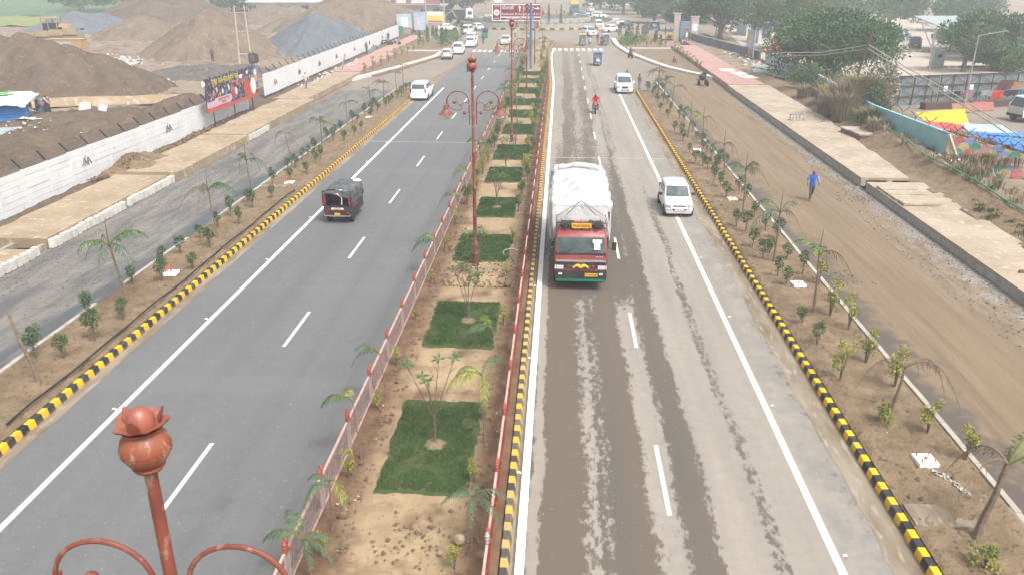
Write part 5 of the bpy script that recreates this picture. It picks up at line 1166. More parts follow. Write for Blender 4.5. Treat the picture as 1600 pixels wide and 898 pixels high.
# driver seen through the windscreen is a person of its own (further down)
# ---------------------------------------------------------------- black passenger auto seen from behind
M['black_tin'] = pm('black_tin', (.022,.024,.027), (.04,.042,.045), 3, .5, obj=True, c3=(.11,.10,.09), s3=9, f3=.62)
M['canvas_grey'] = pm('canvas_grey', (.06,.066,.07), (.11,.115,.118), 2.5, .85, obj=True, bump=(8,.6,.04), c3=(.24,.24,.23), s3=4, f3=.6)
t = thing('passenger_auto', 'black three-wheeled passenger auto with a grey canvas hood seen from behind on the left carriageway', 'auto rickshaw', (-10.93, 39.5, 0), pi-.03)
W = .70
b = B(); b.bx(-W, W, -.95, 1.35, .42, .62); b.bx(-W, -W+.05, -.9, 1.33, .62, 1.02); b.bx(W-.05, W, -.9, 1.33, .62, 1.02); b.bx(-W, W, 1.30, 1.36, .62, .92)
b.add([(-.68, -.95, .42), (.68, -.95, .42), (.45, -1.5, .48), (-.45, -1.5, .48), (-.68, -.95, 1.0), (.68, -.95, 1.0), (.42, -1.42, .95), (-.42, -1.42, .95)], [(0, 1, 2, 3), (7, 6, 5, 4), (1, 5, 6, 2), (2, 6, 7, 3), (3, 7, 4, 0)]); part('body', b, M['black_tin'], t)
b = B(); prof = [(-.74, .98), (-.76, 1.45), (-.70, 1.66), (-.5, 1.76), (0, 1.80), (.5, 1.76), (.70, 1.66), (.76, 1.45), (.74, .98)]
def hd_(u, v):
    k = min(7, int(u*8)); f = u*8-k; x = prof[k][0]+(prof[k+1][0]-prof[k][0])*f; z = prof[k][1]+(prof[k+1][1]-prof[k][1])*f
    y = -.85 + 2.2*v; return (x + .02*fbm(y*3, z*3, 1, 2), y, z + .03*fbm(x*3, y*3, 1, 3) - .05*sin(v*pi*3)**2*(abs(x) < .6))
b.grid(24, 20, hd_); part('canvas_hood', b, M['canvas_grey'], t, smooth=True, sharp=80)
def flap(u, v): return (-.73+1.46*u, 1.36 + .05*v + .03*sin(u*11), 1.74 - .06*abs(2*u-1)**3 - (.24+.10*sin(u*5+.6))*v)
b = B(); b.grid(20, 4, flap); part('rolled_rear_flap', b, M['canvas_grey'], t, smooth=True)
b = B()
for s in (-1, 1): b.bx(s*.66-.09, s*.66+.09, 1.31, 1.36, .9, 1.70)
part('rear_pillars', b, M['black_tin'], t)
for s in (-1, 1):
    b = B(); b.box((s*.63, 1.385, 1.26), (.09, .03, .55), 0, rot=(0, -.06*s, 0)); part('red_side_strip', b, M['light_red'], t)
    b = B(); b.box((s*.55, 1.38, .58), (.16, .03, .08)); part('tail_lamp', b, M['light_red'], t)
    wheel(t, s*.60, .85, .24, .14, 'rim', 16)
    b = B(); b.bx(s*.74-.02, s*.74+.02, .3, 1.2, .86, .92); part('side_stripe', b, M['light_red'], t)
wheel(t, .02, -1.05, .24, .12)
b = B(); b.bx(-.6, .6, .25, .33, .62, 1.35, 0); b.bx(-.58, .58, .3, .75, .75, .88, 0); part('bench_seat', b, pm('seat_red', (.11,.03,.03), None, 4, .7), t)
b = B(); b.box((0, 1.375, .80), (.62, .02, .085)); rb_ = part('white_name_strip', b, M['plate_white'], t); text('lettering', 'PIAGGIO', .075, M['ink'], rb_, (0, 1.388, .80), rot=(pi/2, 0, pi), fit=.34)
b = B(); b.box((-.0, 1.372, .71), (1.1, .02, .05)); part('red_strip', b, M['light_red'], t)
b = B(); b.box((.02, 1.40, .53), (.28, .02, .11)); part('number_plate', b, M['plate_yellow'], t)
b = B(); b.tube([(-.66, 1.42, .50), (-.66, 1.48, .46), (.66, 1.48, .46), (.66, 1.42, .50)], .02, 5); b.tube([(-.4, 1.46, .42), (.4, 1.46, .40)], .015, 5); part('rear_bumper', b, M['grey_steel'], t)
b = B(); b.tube([(-.22, 1.33, 1.0), (-.26, 1.35, 1.35), (-.05, 1.36, 1.56), (.1, 1.36, 1.52)], .03, 5); part('hanging_white_cloth', b, M['wall_white'], t)
b = B(); b.ball((-.5, -.72, 1.74), (.24, .16, .09), 10); part('folded_cover', b, M['wall_white'], t)
b = B(); b.box((.76, -.75, 1.18), (.06, .10, .2)); b.box((-.76, -.75, 1.18), (.06, .10, .2)); part('wing_mirrors', b, M['trim'], t)
# ---------------------------------------------------------------- rickshaws
def rickshaw(label, loc, rz, body, roof, front, grp=None):
    t = thing('rickshaw', label, 'rickshaw', loc, rz, grp); W = .52
    b = B(); b.bx(-W, W, -.5, 1.25, .35, .62); b.bx(-W, W, 1.2, 1.27, .6, 1.0)
    b.add([(-W, -.5, .35), (W, -.5, .35), (.33, -1.15, .42), (-.33, -1.15, .42), (-W, -.5, .95), (W, -.5, .95), (.30, -1.05, 1.0), (-.30, -1.05, 1.0)], [(0, 1, 2, 3), (7, 6, 5, 4), (1, 5, 6, 2), (2, 6, 7, 3), (3, 7, 4, 0)]); part('body', b, M[body], t)
    b = B(); b.add([(-.5, -.86, 1.0), (.5, -.86, 1.0), (.48, -.62, 1.72), (-.48, -.62, 1.72), (-.5, -.82, 1.0), (.5, -.82, 1.0), (.48, -.58, 1.72), (-.48, -.58, 1.72)], [(0, 3, 2, 1), (4, 5, 6, 7), (0, 1, 5, 4), (2, 3, 7, 6), (1, 2, 6, 5), (3, 0, 4, 7)]); part('windscreen', b, M['windscreen_glass'], t)
    b = B()
    for s in (-1, 1):
        b.tube([(s*W, -.86, .95), (s*W, -.58, 1.72)], .025, 5)
        for y in (.3, 1.2): b.tube([(s*W, y, .6), (s*W, y, 1.74)], .022, 5)
    part('hood_posts', b, M[body], t)
    b = B(); b.grid(8, 8, lambda u, v: ((u-.5)*1.24, -.82 + 2.2*v, 1.74 + .12*sin(u*pi) + .03*sin(v*pi))); b.bx(-.62, .62, -.84, -.78, 1.68, 1.78); b.bx(-.62, .62, 1.33, 1.39, 1.5, 1.78); part('roof', b, M[roof], t, smooth=True)
    b = B(); b.bx(-.48, .48, .5, .95, .62, .78); b.bx(-.48, .48, .95, 1.05, .62, 1.2); part('bench_seat', b, M['trim'], t)
    b = B(); b.box((0, -1.1, .78), (.5, .04, .32), 0, rot=(-.12, 0, 0)); part('front_panel', b, M[front], t)
    b = B(); b.lathe([(.09, 0), (.08, -.05), (0, -.06)], 10, 0, (0, -1.12, 1.0), 'y'); part('headlamp', b, M['light_clear'], t)
    wheel(t, 0, -1.0, .22, .1); wheel(t, .48, .95, .22, .12); wheel(t, -.48, .95, .22, .12)
    for s in (-1, 1):
        b = B(); b.box((s*.45, 1.28, .75), (.10, .03, .1)); part('tail_lamp', b, M['light_red'], t)
    return t
M['rick_green'] = paint('rick_green', (.02,.22,.14), .5); M['rick_yellow'] = paint('rick_yellow', (.66,.46,.07), .5); M['rick_blue'] = paint('rick_blue', (.05,.10,.20), .5); M['roof_blue'] = paint('roof_blue', (.15,.30,.50), .6); M['rick_red'] = paint('rick_red', (.42,.08,.06), .5); M['rick_teal'] = paint('rick_teal', (.06,.14,.16), .5)
rickshaw('dark blue battery rickshaw with a sky-blue roof alone on the right carriageway', (5.05, 111.6, 0), 0, 'rick_blue', 'roof_blue', 'car_silver')
rickshaw('green and yellow auto rickshaw with a red front just past the right zebra crossing', (3.75, 142.8, 0), 0, 'rick_green', 'rick_yellow', 'rick_red')
rickshaw('dark rickshaw with a pale roof beside the motorcycles at the right zebra crossing', (7.75, 143.6, 0), 0, 'rick_teal', 'car_silver', 'rick_teal')
rickshaw('green-backed rickshaw driving away beyond the left zebra crossing', (-14.3, 158, 0), pi, 'rick_green', 'rick_teal', 'rick_green')
rickshaw('rickshaw with a pale blue roof waiting behind the right island', (20.0, 180, 0), .9, 'rick_teal', 'roof_blue', 'car_silver')
rickshaw('dark three-wheeler at the right edge of the junction before the pale cars', (14.3, 187, 0), .6, 'rick_blue', 'roof_blue', 'rick_blue')
# ---------------------------------------------------------------- people
M['skin'] = pm('skin', (.16,.085,.05), None, 3, .6, obj=True); M['hair'] = pm('hair', (.012,.010,.009), None, 3, .5, obj=True); M['shoe'] = pm('shoe', (.05,.045,.04), None, 3, .6, obj=True)
def J(*a): return Vector(a)
def pose(kind):
    """joints for one figure facing -Y; returns {joint: (pos, radius)}"""
    p = dict(pel=J(0,0,.93), sp=J(0,.01,1.10), ch=J(0,.01,1.30), nk=J(0,.0,1.46), hd=J(0,-.015,1.56), tp=J(0,0,1.66))
    legs = {s: [J(s*.09,0,.86), J(s*.10,-.015,.48), J(s*.10,.02,.10), J(s*.12,-.13,.045)] for s in (-1, 1)}
    arms = {s: [J(s*.17,.01,1.40), J(s*.225,.04,1.13), J(s*.235,-.03,.89)] for s in (-1, 1)}
    if kind == 'walk':
        legs[-1] = [J(-.09,0,.86), J(-.10,-.16,.50), J(-.10,-.16,.11), J(-.11,-.30,.06)]; legs[1] = [J(.09,0,.86), J(.09,.08,.48), J(.08,.32,.17), J(.085,.24,.05)]
        arms[-1] = [J(-.18,.01,1.40), J(-.25,.10,1.15), J(-.25,.04,.91)]; arms[1] = [J(.18,.01,1.40), J(.30,-.02,1.17), J(.30,-.16,.98)]
    if kind == 'ride':
        p = dict(pel=J(0,.10,.80), sp=J(0,.10,.97), ch=J(0,.04,1.17), nk=J(0,-.02,1.33), hd=J(0,-.05,1.43), tp=J(0,-.04,1.53))
        legs = {s: [J(s*.11,.06,.78), J(s*.22,-.34,.66), J(s*.19,-.10,.28), J(s*.20,-.24,.22)] for s in (-1, 1)}
        arms = {s: [J(s*.18,.02,1.27), J(s*.30,-.20,1.08), J(s*.30,-.46,1.03)] for s in (-1, 1)}
    if kind == 'sit':
        p = dict(pel=J(0,0,.16), sp=J(0,.0,.33), ch=J(0,-.05,.52), nk=J(0,-.09,.67), hd=J(0,-.12,.77), tp=J(0,-.12,.87))
        legs = {s: [J(s*.10,-.03,.15), J(s*.20,-.32,.40), J(s*.14,-.42,.09), J(s*.14,-.54,.05)] for s in (-1, 1)}
        arms = {s: [J(s*.17,-.06,.60), J(s*.22,-.22,.42), J(s*.14,-.38,.40)] for s in (-1, 1)}
    if kind == 'bend':
        p = dict(pel=J(0,.12,.88), sp=J(0,.04,1.03), ch=J(0,-.12,1.17), nk=J(0,-.24,1.27), hd=J(0,-.32,1.33), tp=J(0,-.38,1.41))
        arms = {s: [J(s*.17,-.16,1.24), J(s*.2,-.30,1.02), J(s*.16,-.46,.90)] for s in (-1, 1)}
    if kind == 'driver':
        p = dict(pel=J(0,.10,.18), sp=J(0,.12,.36), ch=J(0,.10,.56), nk=J(0,.06,.71), hd=J(0,.03,.81), tp=J(0,.04,.91))
        legs = {s: [J(s*.10,.05,.16), J(s*.14,-.38,.20), J(s*.13,-.48,-.18), J(s*.13,-.6,-.22)] for s in (-1, 1)}
        arms = {s: [J(s*.18,.08,.65), J(s*.27,-.12,.46), J(s*.17,-.40,.52)] for s in (-1, 1)}
    return p, legs, arms
PM = {}
def person_mesh(kind):
    if kind in PM: return PM[kind]
    p, legs, arms = pose(kind); V, R_, E_, mt = [], [], [], []
    def add(pos, r, par, m):
        V.append(tuple(pos)); R_.append(r if isinstance(r, tuple) else (r, r)); i = len(V)-1
        if par is not None: E_.append((par, i)); mt.append(m)
        return i
    pel = add(p['pel'], (.155, .115), None, 2); sp = add(p['sp'], (.145, .105), pel, 1); ch = add(p['ch'], (.17, .115), sp, 1); nk = add(p['nk'], .055, ch, 1)
    hd = add(p['hd'], (.075, .088), nk, 0); mid = add((p['hd']+p['tp'])/2 + J(0, .01, 0), (.080, .098), hd, 0); tp_ = add(p['tp'], (.062, .075), mid, 3)
    f = J(0, -1, 0); add(p['hd'] + J(0, -.098, .022), .014, hd, 0)                       # nose
    for s in (-1, 1): add(p['hd'] + J(s*.085, .01, .03), .014, hd, 0)                     # ears
    add(p['hd'] + J(0, -.06, -.055), .036, hd, 0)                                         # chin
    for s in (-1, 1):
        a = arms[s]; sh = add(a[0], .068, ch, 1); el = add(a[1], .050, sh, 1); wr = add(a[2], .032, el, 1)
        d = (a[2]-a[1]).normalized(); pal = add(a[2] + d*.06, (.036, .022), wr, 0); side = J(0, -1, 0) - d*d.dot(J(0, -1, 0)); side = side.normalized() if side.length > .1 else J(1, 0, 0)
        inn = J(-s, 0, 0); 
        for q, (o, ln) in enumerate(((.028, .062), (.010, .072), (-.009, .066), (-.026, .05))):
            b1 = a[2] + d*.09 + side*o; k1 = add(b1, .0095, pal, 0); add(b1 + d*ln*.5 + inn*.012, .0088, k1, 0); add(b1 + d*ln*.85 + inn*.035, .0075, len(V)-1, 0)
        th = a[2] + d*.045 + side*.04; k1 = add(th, .011, pal, 0); add(th + side*.02 + d*.04 + inn*.01, .0085, k1, 0)
        l = legs[s]; hp = add(l[0], .092, pel, 2); kn = add(l[1], .066, hp, 2); an = add(l[2], .050, kn, 2); add(l[3], (.042, .034), an, 4)
        add(l[2] + (l[2]-l[3]).normalized()*J(.4, .4, 0).length*.08, .034, an, 4)
    me = bpy.data.meshes.new('person'); me.from_pydata(V, E_, []); o = bpy.data.objects.new('tmp', me); COL.objects.link(o)
    sk = o.modifiers.new('s', 'SKIN'); sk.use_smooth_shade = True; sk.branch_smoothing = .4; ss = o.modifiers.new('u', 'SUBSURF'); ss.levels = 1
    for i, r in enumerate(R_): me.skin_vertices[0].data[i].radius = r
    me.skin_vertices[0].data[0].use_root = True
    dg = bpy.context.evaluated_depsgraph_get(); out = bpy.data.meshes.new_from_object(o.evaluated_get(dg)); bpy.data.objects.remove(o); out.name = 'body'
    out.materials.clear()
    for _ in range(5): out.materials.append(M['skin'])
    VV = [Vector(v) for v in V]
    hz = p['hd']
    for f in out.polygons:
        c = f.center; best = 9; bm = 0
        for (i, j), m in zip(E_, mt):
            a, b_ = VV[i], VV[j]; ab = b_-a; q = max(0, min(1, (c-a).dot(ab)/max(ab.length_squared, 1e-6))); dd = (c-a-ab*q).length - min(R_[i][0], R_[j][0])*.8
            if dd < best: best = dd; bm = m
        if (c-hz).length < .19 and c.z > hz.z-.08:
            up = (p['tp']-hz).normalized(); h = (c-hz).dot(up); bm = 3 if (h > .085 or (c.y-hz.y > .035 and h > -.02)) else 0
        f.material_index = bm
    PM[kind] = out; return out
CL = {}
def cloth(c):
    k = tuple(c)
    if k not in CL: CL[k] = pm('cloth', c, tuple(x*.75 for x in c), 5, .85, obj=True, bump=(14,.4,.02))
    return CL[k]
def person(label, kind, loc, rz, shirt, trousers, s=1.0, hair='hair', shoe=None, grp=None, cat='person'):
    me = person_mesh(kind); o = link('person', me, None, loc, rz, s); tag(o, label, cat, grp)
    for i, m in enumerate((M['skin'], cloth(shirt), cloth(trousers), M[hair] if isinstance(hair, str) else cloth(hair), M['shoe'] if shoe is None else cloth(shoe))):
        o.material_slots[i].link = 'OBJECT'; o.material_slots[i].material = m
    return o
def skirt(o, c, z0, z1, r0, r1):
    b = B(); n = 20; prof = [(r1, z1), (r1*1.1, z1-.12), ((r0+r1)/2, (z0+z1)/2), (r0, z0)]
    V = []
    for r, z in prof:
        for j in range(n):
            a = 2*pi*j/n; k = 1 + .06*sin(a*5)*(z < z1-.1); V.append((r*k*cos(a), r*k*.85*sin(a), z))
    b.add(V, [(i*n+j, (i+1)*n+j, (i+1)*n+(j+1) % n, i*n+(j+1) % n) for i in range(3) for j in range(n)]); part('skirt', b, cloth(c), o, smooth=True)
w = person('man in a bright blue waistcoat and jeans walking along the right dirt road', 'walk', (14.05, 44.0, 0), .0, (.03,.10,.44), (.06,.075,.085), 1.02)
# pale sleeves of the walker, a separate mesh close round the arms
b = B(); _, _, ar = pose('walk')
for s in (-1, 1): b.tube([ar[s][0]*.98 + J(s*.02, 0, -.04), ar[s][1], ar[s][1].lerp(ar[s][2], .75)], [.080, .066, .052], 9)
part('shirt_sleeves', b, cloth((.22,.34,.52)), w, smooth=True)
def motorcycle(label, loc, rz, col, grp=None, scooter=False):
    t = thing('motorcycle' if not scooter else 'scooter', label, 'motorcycle' if not scooter else 'scooter', loc, rz, grp)
    for nm, y in (('front_wheel', -.66), ('rear_wheel', .62)):
        r = .29 if not scooter else .22
        b = B(); b.lathe([(r*.72, -.045), (r*.93, -.05), (r, -.02), (r, .02), (r*.93, .05), (r*.72, .045)], 16, 0, (0, 0, 0), 'x'); wh = part(nm, b, M['rubber'], t, (0, y, r), smooth=True)
        b = B(); b.lathe([(r*.73, -.02), (r*.73, .02), (r*.1, .03), (0, .03)], 12, 0, (0, 0, 0), 'x'); b.lathe([(.05, -.06), (.05, .06)], 8, 0, (0, 0, 0), 'x'); part('rim', b, M['rim'], wh)
    b = B(); b.tube([(0, -.45, .78), (0, -.2, .55), (0, .1, .38), (0, .45, .42)], .03, 6); b.box((0, 0, .40), (.22, .34, .28)); b.tube([(.10, .0, .26), (.13, .5, .28), (.14, .85, .34)], .035, 6)
    for s in (-1, 1): b.tube([(s*.07, -.66, .29), (s*.06, -.46, .86)], .018, 5); b.tube([(s*.06, .62, .29), (s*.05, .40, .62)], .018, 5)
    part('frame', b, M['trim'], t, smooth=True)
    b = B(); b.ball((0, -.16, .76), (.13, .27, .12), 12); b.box((0, .38, .66), (.16, .34, .12), 0, taper=.7)
    if scooter: b.box((0, -.52, .62), (.34, .08, .5), 0, rot=(-.3, 0, 0)); b.box((0, .42, .52), (.32, .6, .28), 0, taper=.8)
    part('tank', b, col, t, smooth=True)
    b = B(); b.box((0, .26, .79), (.24, .62, .08), 0, taper=.85); part('seat', b, M['trim'], t, smooth=True)
    b = B(); b.tube([(-.36, -.42, .99), (-.2, -.46, 1.0), (0, -.48, .93), (.2, -.46, 1.0), (.36, -.42, .99)], .016, 6); b.box((-.3, -.44, 1.12), (.10, .02, .07)); b.box((.3, -.44, 1.12), (.10, .02, .07)); part('handlebar', b, M['trim'], t)
    b = B(); b.ball((0, -.58, .86), (.09, .08, .09), 10); part('headlamp', b, M['light_clear'], t, smooth=True)
    b = B(); b.box((0, -.66, .60), (.10, .42, .03), 0, rot=(.1, 0, 0)); b.box((0, -.60, .98), (.28, .05, .2), 0, rot=(-.4, 0, 0)); part('mudguard', b, col, t)
    b = B(); b.box((0, .86, .62), (.14, .03, .07)); part('tail_lamp', b, M['light_red'], t)
    return t
mr, mk, mb_ = paint('bike_red', (.42,.03,.03)), paint('bike_black', (.03,.03,.035)), paint('bike_blue', (.05,.09,.25))
motorcycle('motorcycle with a red and white nose ridden by the man in red', (3.25, 72.9, 0), 0, mr)
person('man in a red jacket and dark trousers riding a motorcycle towards the camera', 'ride', (3.25, 72.9, 0.02), 0, (.48,.02,.045), (.025,.025,.03), 1.08)
motorcycle('motorcycle driving away on the left carriageway behind the lamp pot', (-11.5, 103.6, 0), pi, mk)
person('rider in a mustard yellow shirt driving away on the left carriageway', 'ride', (-11.5, 103.6, 0.02), pi, (.50,.31,.05), (.06,.06,.07), 1.08)
motorcycle('motorcycle parked on the white kerb of the right island', (10.2, 121.3, 0), .3, mk); person('man in grey sitting on the motorcycle by the right island kerb', 'ride', (10.2, 121.3, .02), .3, (.10,.10,.11), (.04,.04,.05))
motorcycle('motorcycle crossing the far end of the right pink walkway', (20.0, 137.8, .0), .5, mk); person('rider in white on the motorcycle at the right pink walkway', 'ride', (20.0, 137.8, .02), .5, (.45,.45,.45), (.05,.05,.06))
motorcycle('pale scooter beside the green auto rickshaw at the right crossing', (5.1, 145.2, 0), .05, paint('scooter_pale', (.5,.5,.52)), scooter=True); person('rider in dark clothes on the pale scooter beside the green auto', 'ride', (5.1, 145.2, .0), .05, (.06,.06,.08), (.1,.1,.12))
motorcycle('front motorcycle beside the dark rickshaw at the right crossing', (7.0, 142.6, 0), 0, mr); person('rider in dark red on the motorcycle beside the dark rickshaw', 'ride', (7.0, 142.6, .02), 0, (.22,.04,.05), (.05,.05,.06))
motorcycle('motorcycle waiting on the far road behind the roundabout planter', (-8.2, 246, 0), .2, mk); person('rider on the far road behind the roundabout planter', 'ride', (-8.2, 246, .02), .2, (.08,.13,.2), (.05,.05,.06))
GL = 'motorcycles parked on the left pink walkway'
motorcycle('left motorcycle of the pair parked on the left pink walkway', (-28.6, 134.6, .5), 1.2, mk, GL); motorcycle('right motorcycle of the pair parked on the left pink walkway', (-27.0, 135.2, .5), 1.9, paint('bike_white', (.5,.5,.5)), GL)
# tricycle cart with a load by the kerb end
t = thing('cycle_cart', 'black pedal cart with a dark load standing by the end of the right drain walk', 'cart', (15.95, 91.8, 0), .4)
for x, y in ((-.45, .3), (.45, .3), (0, -.75)):
    b = B(); b.lathe([(.25, -.02), (.30, -.02), (.30, .02), (.25, .02)], 16, 0, (0, 0, 0), 'x'); b.box((0, 0, 0), (.01, .5, .02)); b.box((0, 0, 0), (.01, .02, .5)); part('wheel', b, M['rubber'], t, (x, y, .3))
b = B(); b.box((0, .3, .62), (.85, 1.2, .06)); b.tube([(0, -.3, .55), (0, -.62, .7), (0, -.75, .3)], .02, 5); b.tube([(-.25, -.6, .95), (0, -.65, .9), (.25, -.6, .95)], .015, 5); b.box((0, -.25, .78), (.16, .25, .06)); part('frame', b, M['trim'], t)
b = B(); b.ball((0, .35, .95), (.38, .45, .36), 12); b.box((.1, .1, 1.25), (.3, .3, .35), 0, rot=(.2, .1, .4)); part('covered_load', b, M['black_tin'], t, smooth=True)
# standing and sitting people
P_ = person
P_('man in a grey check shirt standing at the kerb end by the white people carrier', 'stand', (8.45, 87.4, .1), 2.3, (.17,.18,.20), (.27,.29,.33))
P_('dark-haired man standing behind the white people carrier', 'stand', (7.5, 92.3, 0), .3, (.14,.12,.12), (.06,.06,.07))
P_('man in black standing on the right zebra crossing', 'stand', (6.5, 147.2, 0), .2, (.05,.05,.06), (.05,.05,.055))
o = P_('woman in a purple sari sitting on the soil of the right island', 'sit', (15.4, 113.6, .18), .6, (.22,.07,.14), (.20,.08,.15)); 
P_('man in white walking on the left drain slabs below the far white wall', 'walk', (-26.0, 82.7, .55), .5, (.50,.47,.46), (.18,.18,.18))
P_('person in dark clothes standing at the edge of the left pink walkway', 'stand', (-28.3, 120.2, .55), 1.0, (.12,.13,.14), (.08,.09,.10))
P_('second person in dark clothes further along the left white wall', 'stand', (-29.0, 139.5, .55), .4, (.06,.06,.07), (.05,.05,.06))
P_('person in dark blue standing on the road behind the parked white SUV', 'stand', (-13.3, 143.5, 0), pi, (.06,.09,.14), (.05,.06,.08))
P_('person standing on the left edge just past the parked white hatchback', 'stand', (-17.6, 141.5, 0), 2.0, (.22,.10,.08), (.12,.10,.09))
P_('person in white on the left end of the median before the roundabout', 'stand', (-8.6, 158.5, .0), 0, (.45,.47,.5), (.10,.12,.15))
o = P_('woman in red and white blouse and black sari standing right of the blue hut', 'stand', (-41.3, 63.2, .95), .6, (.32,.10,.11), (.02,.02,.025)); skirt(o, (.03,.03,.035), .03, 1.0, .26, .17)
b = B(); b.tube([J(-.16,-.10,1.42), J(.0,-.15,1.2), J(.18,-.06,.95)], [.07, .06, .05], 7); b.ball((.1,.06,1.36), (.14,.10,.12), 8); part('white_shawl', b, cloth((.52,.48,.48)), o, smooth=True)
P_('person in a pale shirt bending at the door of the blue hut', 'bend', (-42.35, 62.1, .55), 1.9, (.46,.40,.38), (.16,.15,.14))
P_('person in dark red half hidden behind the one bending at the hut', 'bend', (-41.85, 63.4, .6), -1.4, (.16,.06,.06), (.10,.13,.15))
P_('man in dark blue and red standing among the white debris of the work yard', 'stand', (-43.3, 101.0, 1.2), .4, (.12,.08,.11), (.05,.06,.09))
P_('man in a brown jacket standing with his back to us behind the banner', 'stand', (-37.8, 99.8, .6), pi, (.13,.10,.09), (.06,.06,.065), 1.1)
for i, (x, y, r_, c, tr, lb) in enumerate(((28.0, 96.5, .2, (.05,.06,.09), (.05,.05,.06), 'man in navy beside the painted wall'), (28.4, 95.2, .4, (.45,.42,.42), (.06,.06,.07), 'man in a white shirt beside the painted wall'), (28.7, 97.6, -.5, (.03,.03,.04), (.04,.04,.05), 'man in black behind the white-shirted one'))):
    P_(lb + ', near the grey sheets', 'stand', (x, y, .5), r_, c, tr, grp='men standing by the painted wall')
XS = [(19.6,158,'dark blue','on the far tip of the right pink walkway',(.05,.08,.16)),(17.6,170,'pale shirt','at the far edge of the right island',(.4,.36,.34)),(16.2,168,'dark clothes','behind the tall shrubs of the right island',(.10,.10,.12)),(21.8,176,'pale blue','beside the far rickshaw with the pale roof',(.25,.32,.42)),(22.7,175,'pink','beside the far rickshaw, right of the one in pale blue',(.42,.26,.27)),(7.2,205,'pale blue','among the white cars by the roundabout wall',(.20,.28,.34)),(9.3,206,'orange and white','among the white cars by the roundabout wall',(.4,.25,.15)),(3.2,196,'white','beside the right end of the roundabout wall',(.45,.45,.47)),(-1.2,212,'dark blue','on the roundabout planter, right of the sign pole',(.05,.07,.13)),(.8,213,'navy','on the roundabout planter, far right of the pole',(.05,.06,.12)),(-11,214,'black','on the roundabout planter, left of the lamp posts',(.05,.05,.06)),(-23,224,'white','on the far left road behind the minibus',(.45,.43,.42)),(25.5,172,'dark clothes','at the far end of the dark right wall',(.06,.06,.08))]
for x, y, c, w_, sh in XS:
    onrb = hypot(x-RBC.x, y-RBC.y) < 18.2
    P_('small figure in %s standing %s' % (c, w_), 'stand', (x, y, 1.0 if onrb else .05), rr(-2, 2), sh, (.07,.07,.09))
P_('driver in a pale shirt at the wheel inside the red truck', 'driver', (1.41, 30.7, 1.3), 0, (.30,.28,.26), (.1,.1,.1))
# ================================================================ left yard: hut, banner, poles, machines
random.seed(400)
M['tin_blue'] = pm('tin_blue', (.035,.20,.52), (.03,.16,.44), 2, .5); M['tin_grey'] = pm('tin_grey', (.36,.42,.42), (.28,.33,.33), 2, .5, c3=(.30,.24,.19), s3=5, f3=.64)
M['tarp_white'] = pm('tarp_white', (.66,.62,.57), (.52,.47,.42), 1.5, .7, c3=(.4,.36,.3), s3=6, f3=.6)
M['drum_green'] = pm('drum_green', (.16,.24,.25), (.11,.17,.18), 3, .6); M['rust'] = pm('rust', (.11,.055,.035), (.07,.045,.035), 5, .8)
def ribbed(b, w, h, n, T, m=0, d=.03, th=.008):
    """corrugated sheet in local x (width) / z (height), ribs along z; T places it"""
    V, F = [], []
    pts = []
    for i in range(n):
        x0 = -w/2 + w*i/n; s = w/n
        pts += [(x0, 0), (x0+s*.55, 0), (x0+s*.62, d), (x0+s*.93, d)]
    pts.append((w/2, 0))
    for z in (0, h):
        for off in (0, -th): V += [(x, y+off, z) for x, y in pts]
    k = len(pts)
    for i in range(k-1):
        F += [(i, i+1, 2*k+i+1, 2*k+i), (k+i+1, k+i, 3*k+i, 3*k+i+1), (i, 2*k+i, 3*k+i, k+i)] if i == 0 else [(i, i+1, 2*k+i+1, 2*k+i), (k+i+1, k+i, 3*k+i, 3*k+i+1)]
    F += [(2*k+i, 2*k+i+1, 3*k+i+1, 3*k+i) for i in range(k-1)] + [(i+1, i, k+i, k+i+1) for i in range(k-1)]
    b.add([T @ Vector(p) for p in V], F, m)
def TR(loc, rx=0, ry=0, rz=0): return Matrix.Translation(loc) @ Euler((rx, ry, rz)).to_matrix().to_4x4()
t = thing('tin_hut', 'small hut of blue ribbed tin with a pale tarpaulin roof at the left edge', 'hut', (-44.2, 61.9, .25), .25)
b = B(); ribbed(b, 1.75, 3.2, 7, Matrix.Translation((-1.0+1.6, -1.1, .9)) @ Euler((0, pi/2, 0)).to_matrix().to_4x4() @ Matrix.Translation((0, 0, -1.6))); part('front_wall', b, M['tin_blue'], t)
b = B(); ribbed(b, .7, 1.95, 3, TR((1.55, -.9, 0), 0, 0, .7)); part('door_panel', b, M['tin_blue'], t)
b = B(); ribbed(b, 2.4, 1.8, 8, TR((1.6, .5, 0), 0, 0, pi/2)); ribbed(b, 3.0, 1.8, 9, TR((0, 1.5, 0))); part('side_wall', b, M['tin_grey'], t)
b = B(); ribbed(b, .9, 1.9, 3, TR((-1.55, -1.3, 0), 0, 0, .1)); part('grey_panel', b, M['tin_grey'], t)
b = B(); b.grid(18, 12, lambda u, v: (-2.6+4.9*u, -1.7+3.5*v, 1.98+.5*v + .08*fbm(u*5, v*5, 1, 3) - .15*(u > .93) - .1*(v < .05))); b.grid(18, 12, lambda u, v: (-2.6+4.9*(1-u), -1.7+3.5*v, 1.95+.5*v + .08*fbm((1-u)*5, v*5, 1, 3) - .15*(u < .07) - .1*(v < .05))); part('tarpaulin_roof', b, M['tarp_white'], t, smooth=True)
b = B(); b.box((-.3, .6, 2.55), (1.4, .5, .05), 0, rot=(.14, .05, .3)); b.box((.5, 1.0, 2.6), (.5, .3, .06), 0, rot=(.14, 0, -.4)); part('roof_rag', b, cloth((.10,.45,.13)), t)
b = B(); b.grid(10, 6, lambda u, v: (-2.5+1.3*u, -1.78+.1*v, 1.95-.3*v + .04*fbm(u*4, v*3, 1, 7))); part('blue_sheet', b, cloth((.10,.22,.42)), t)
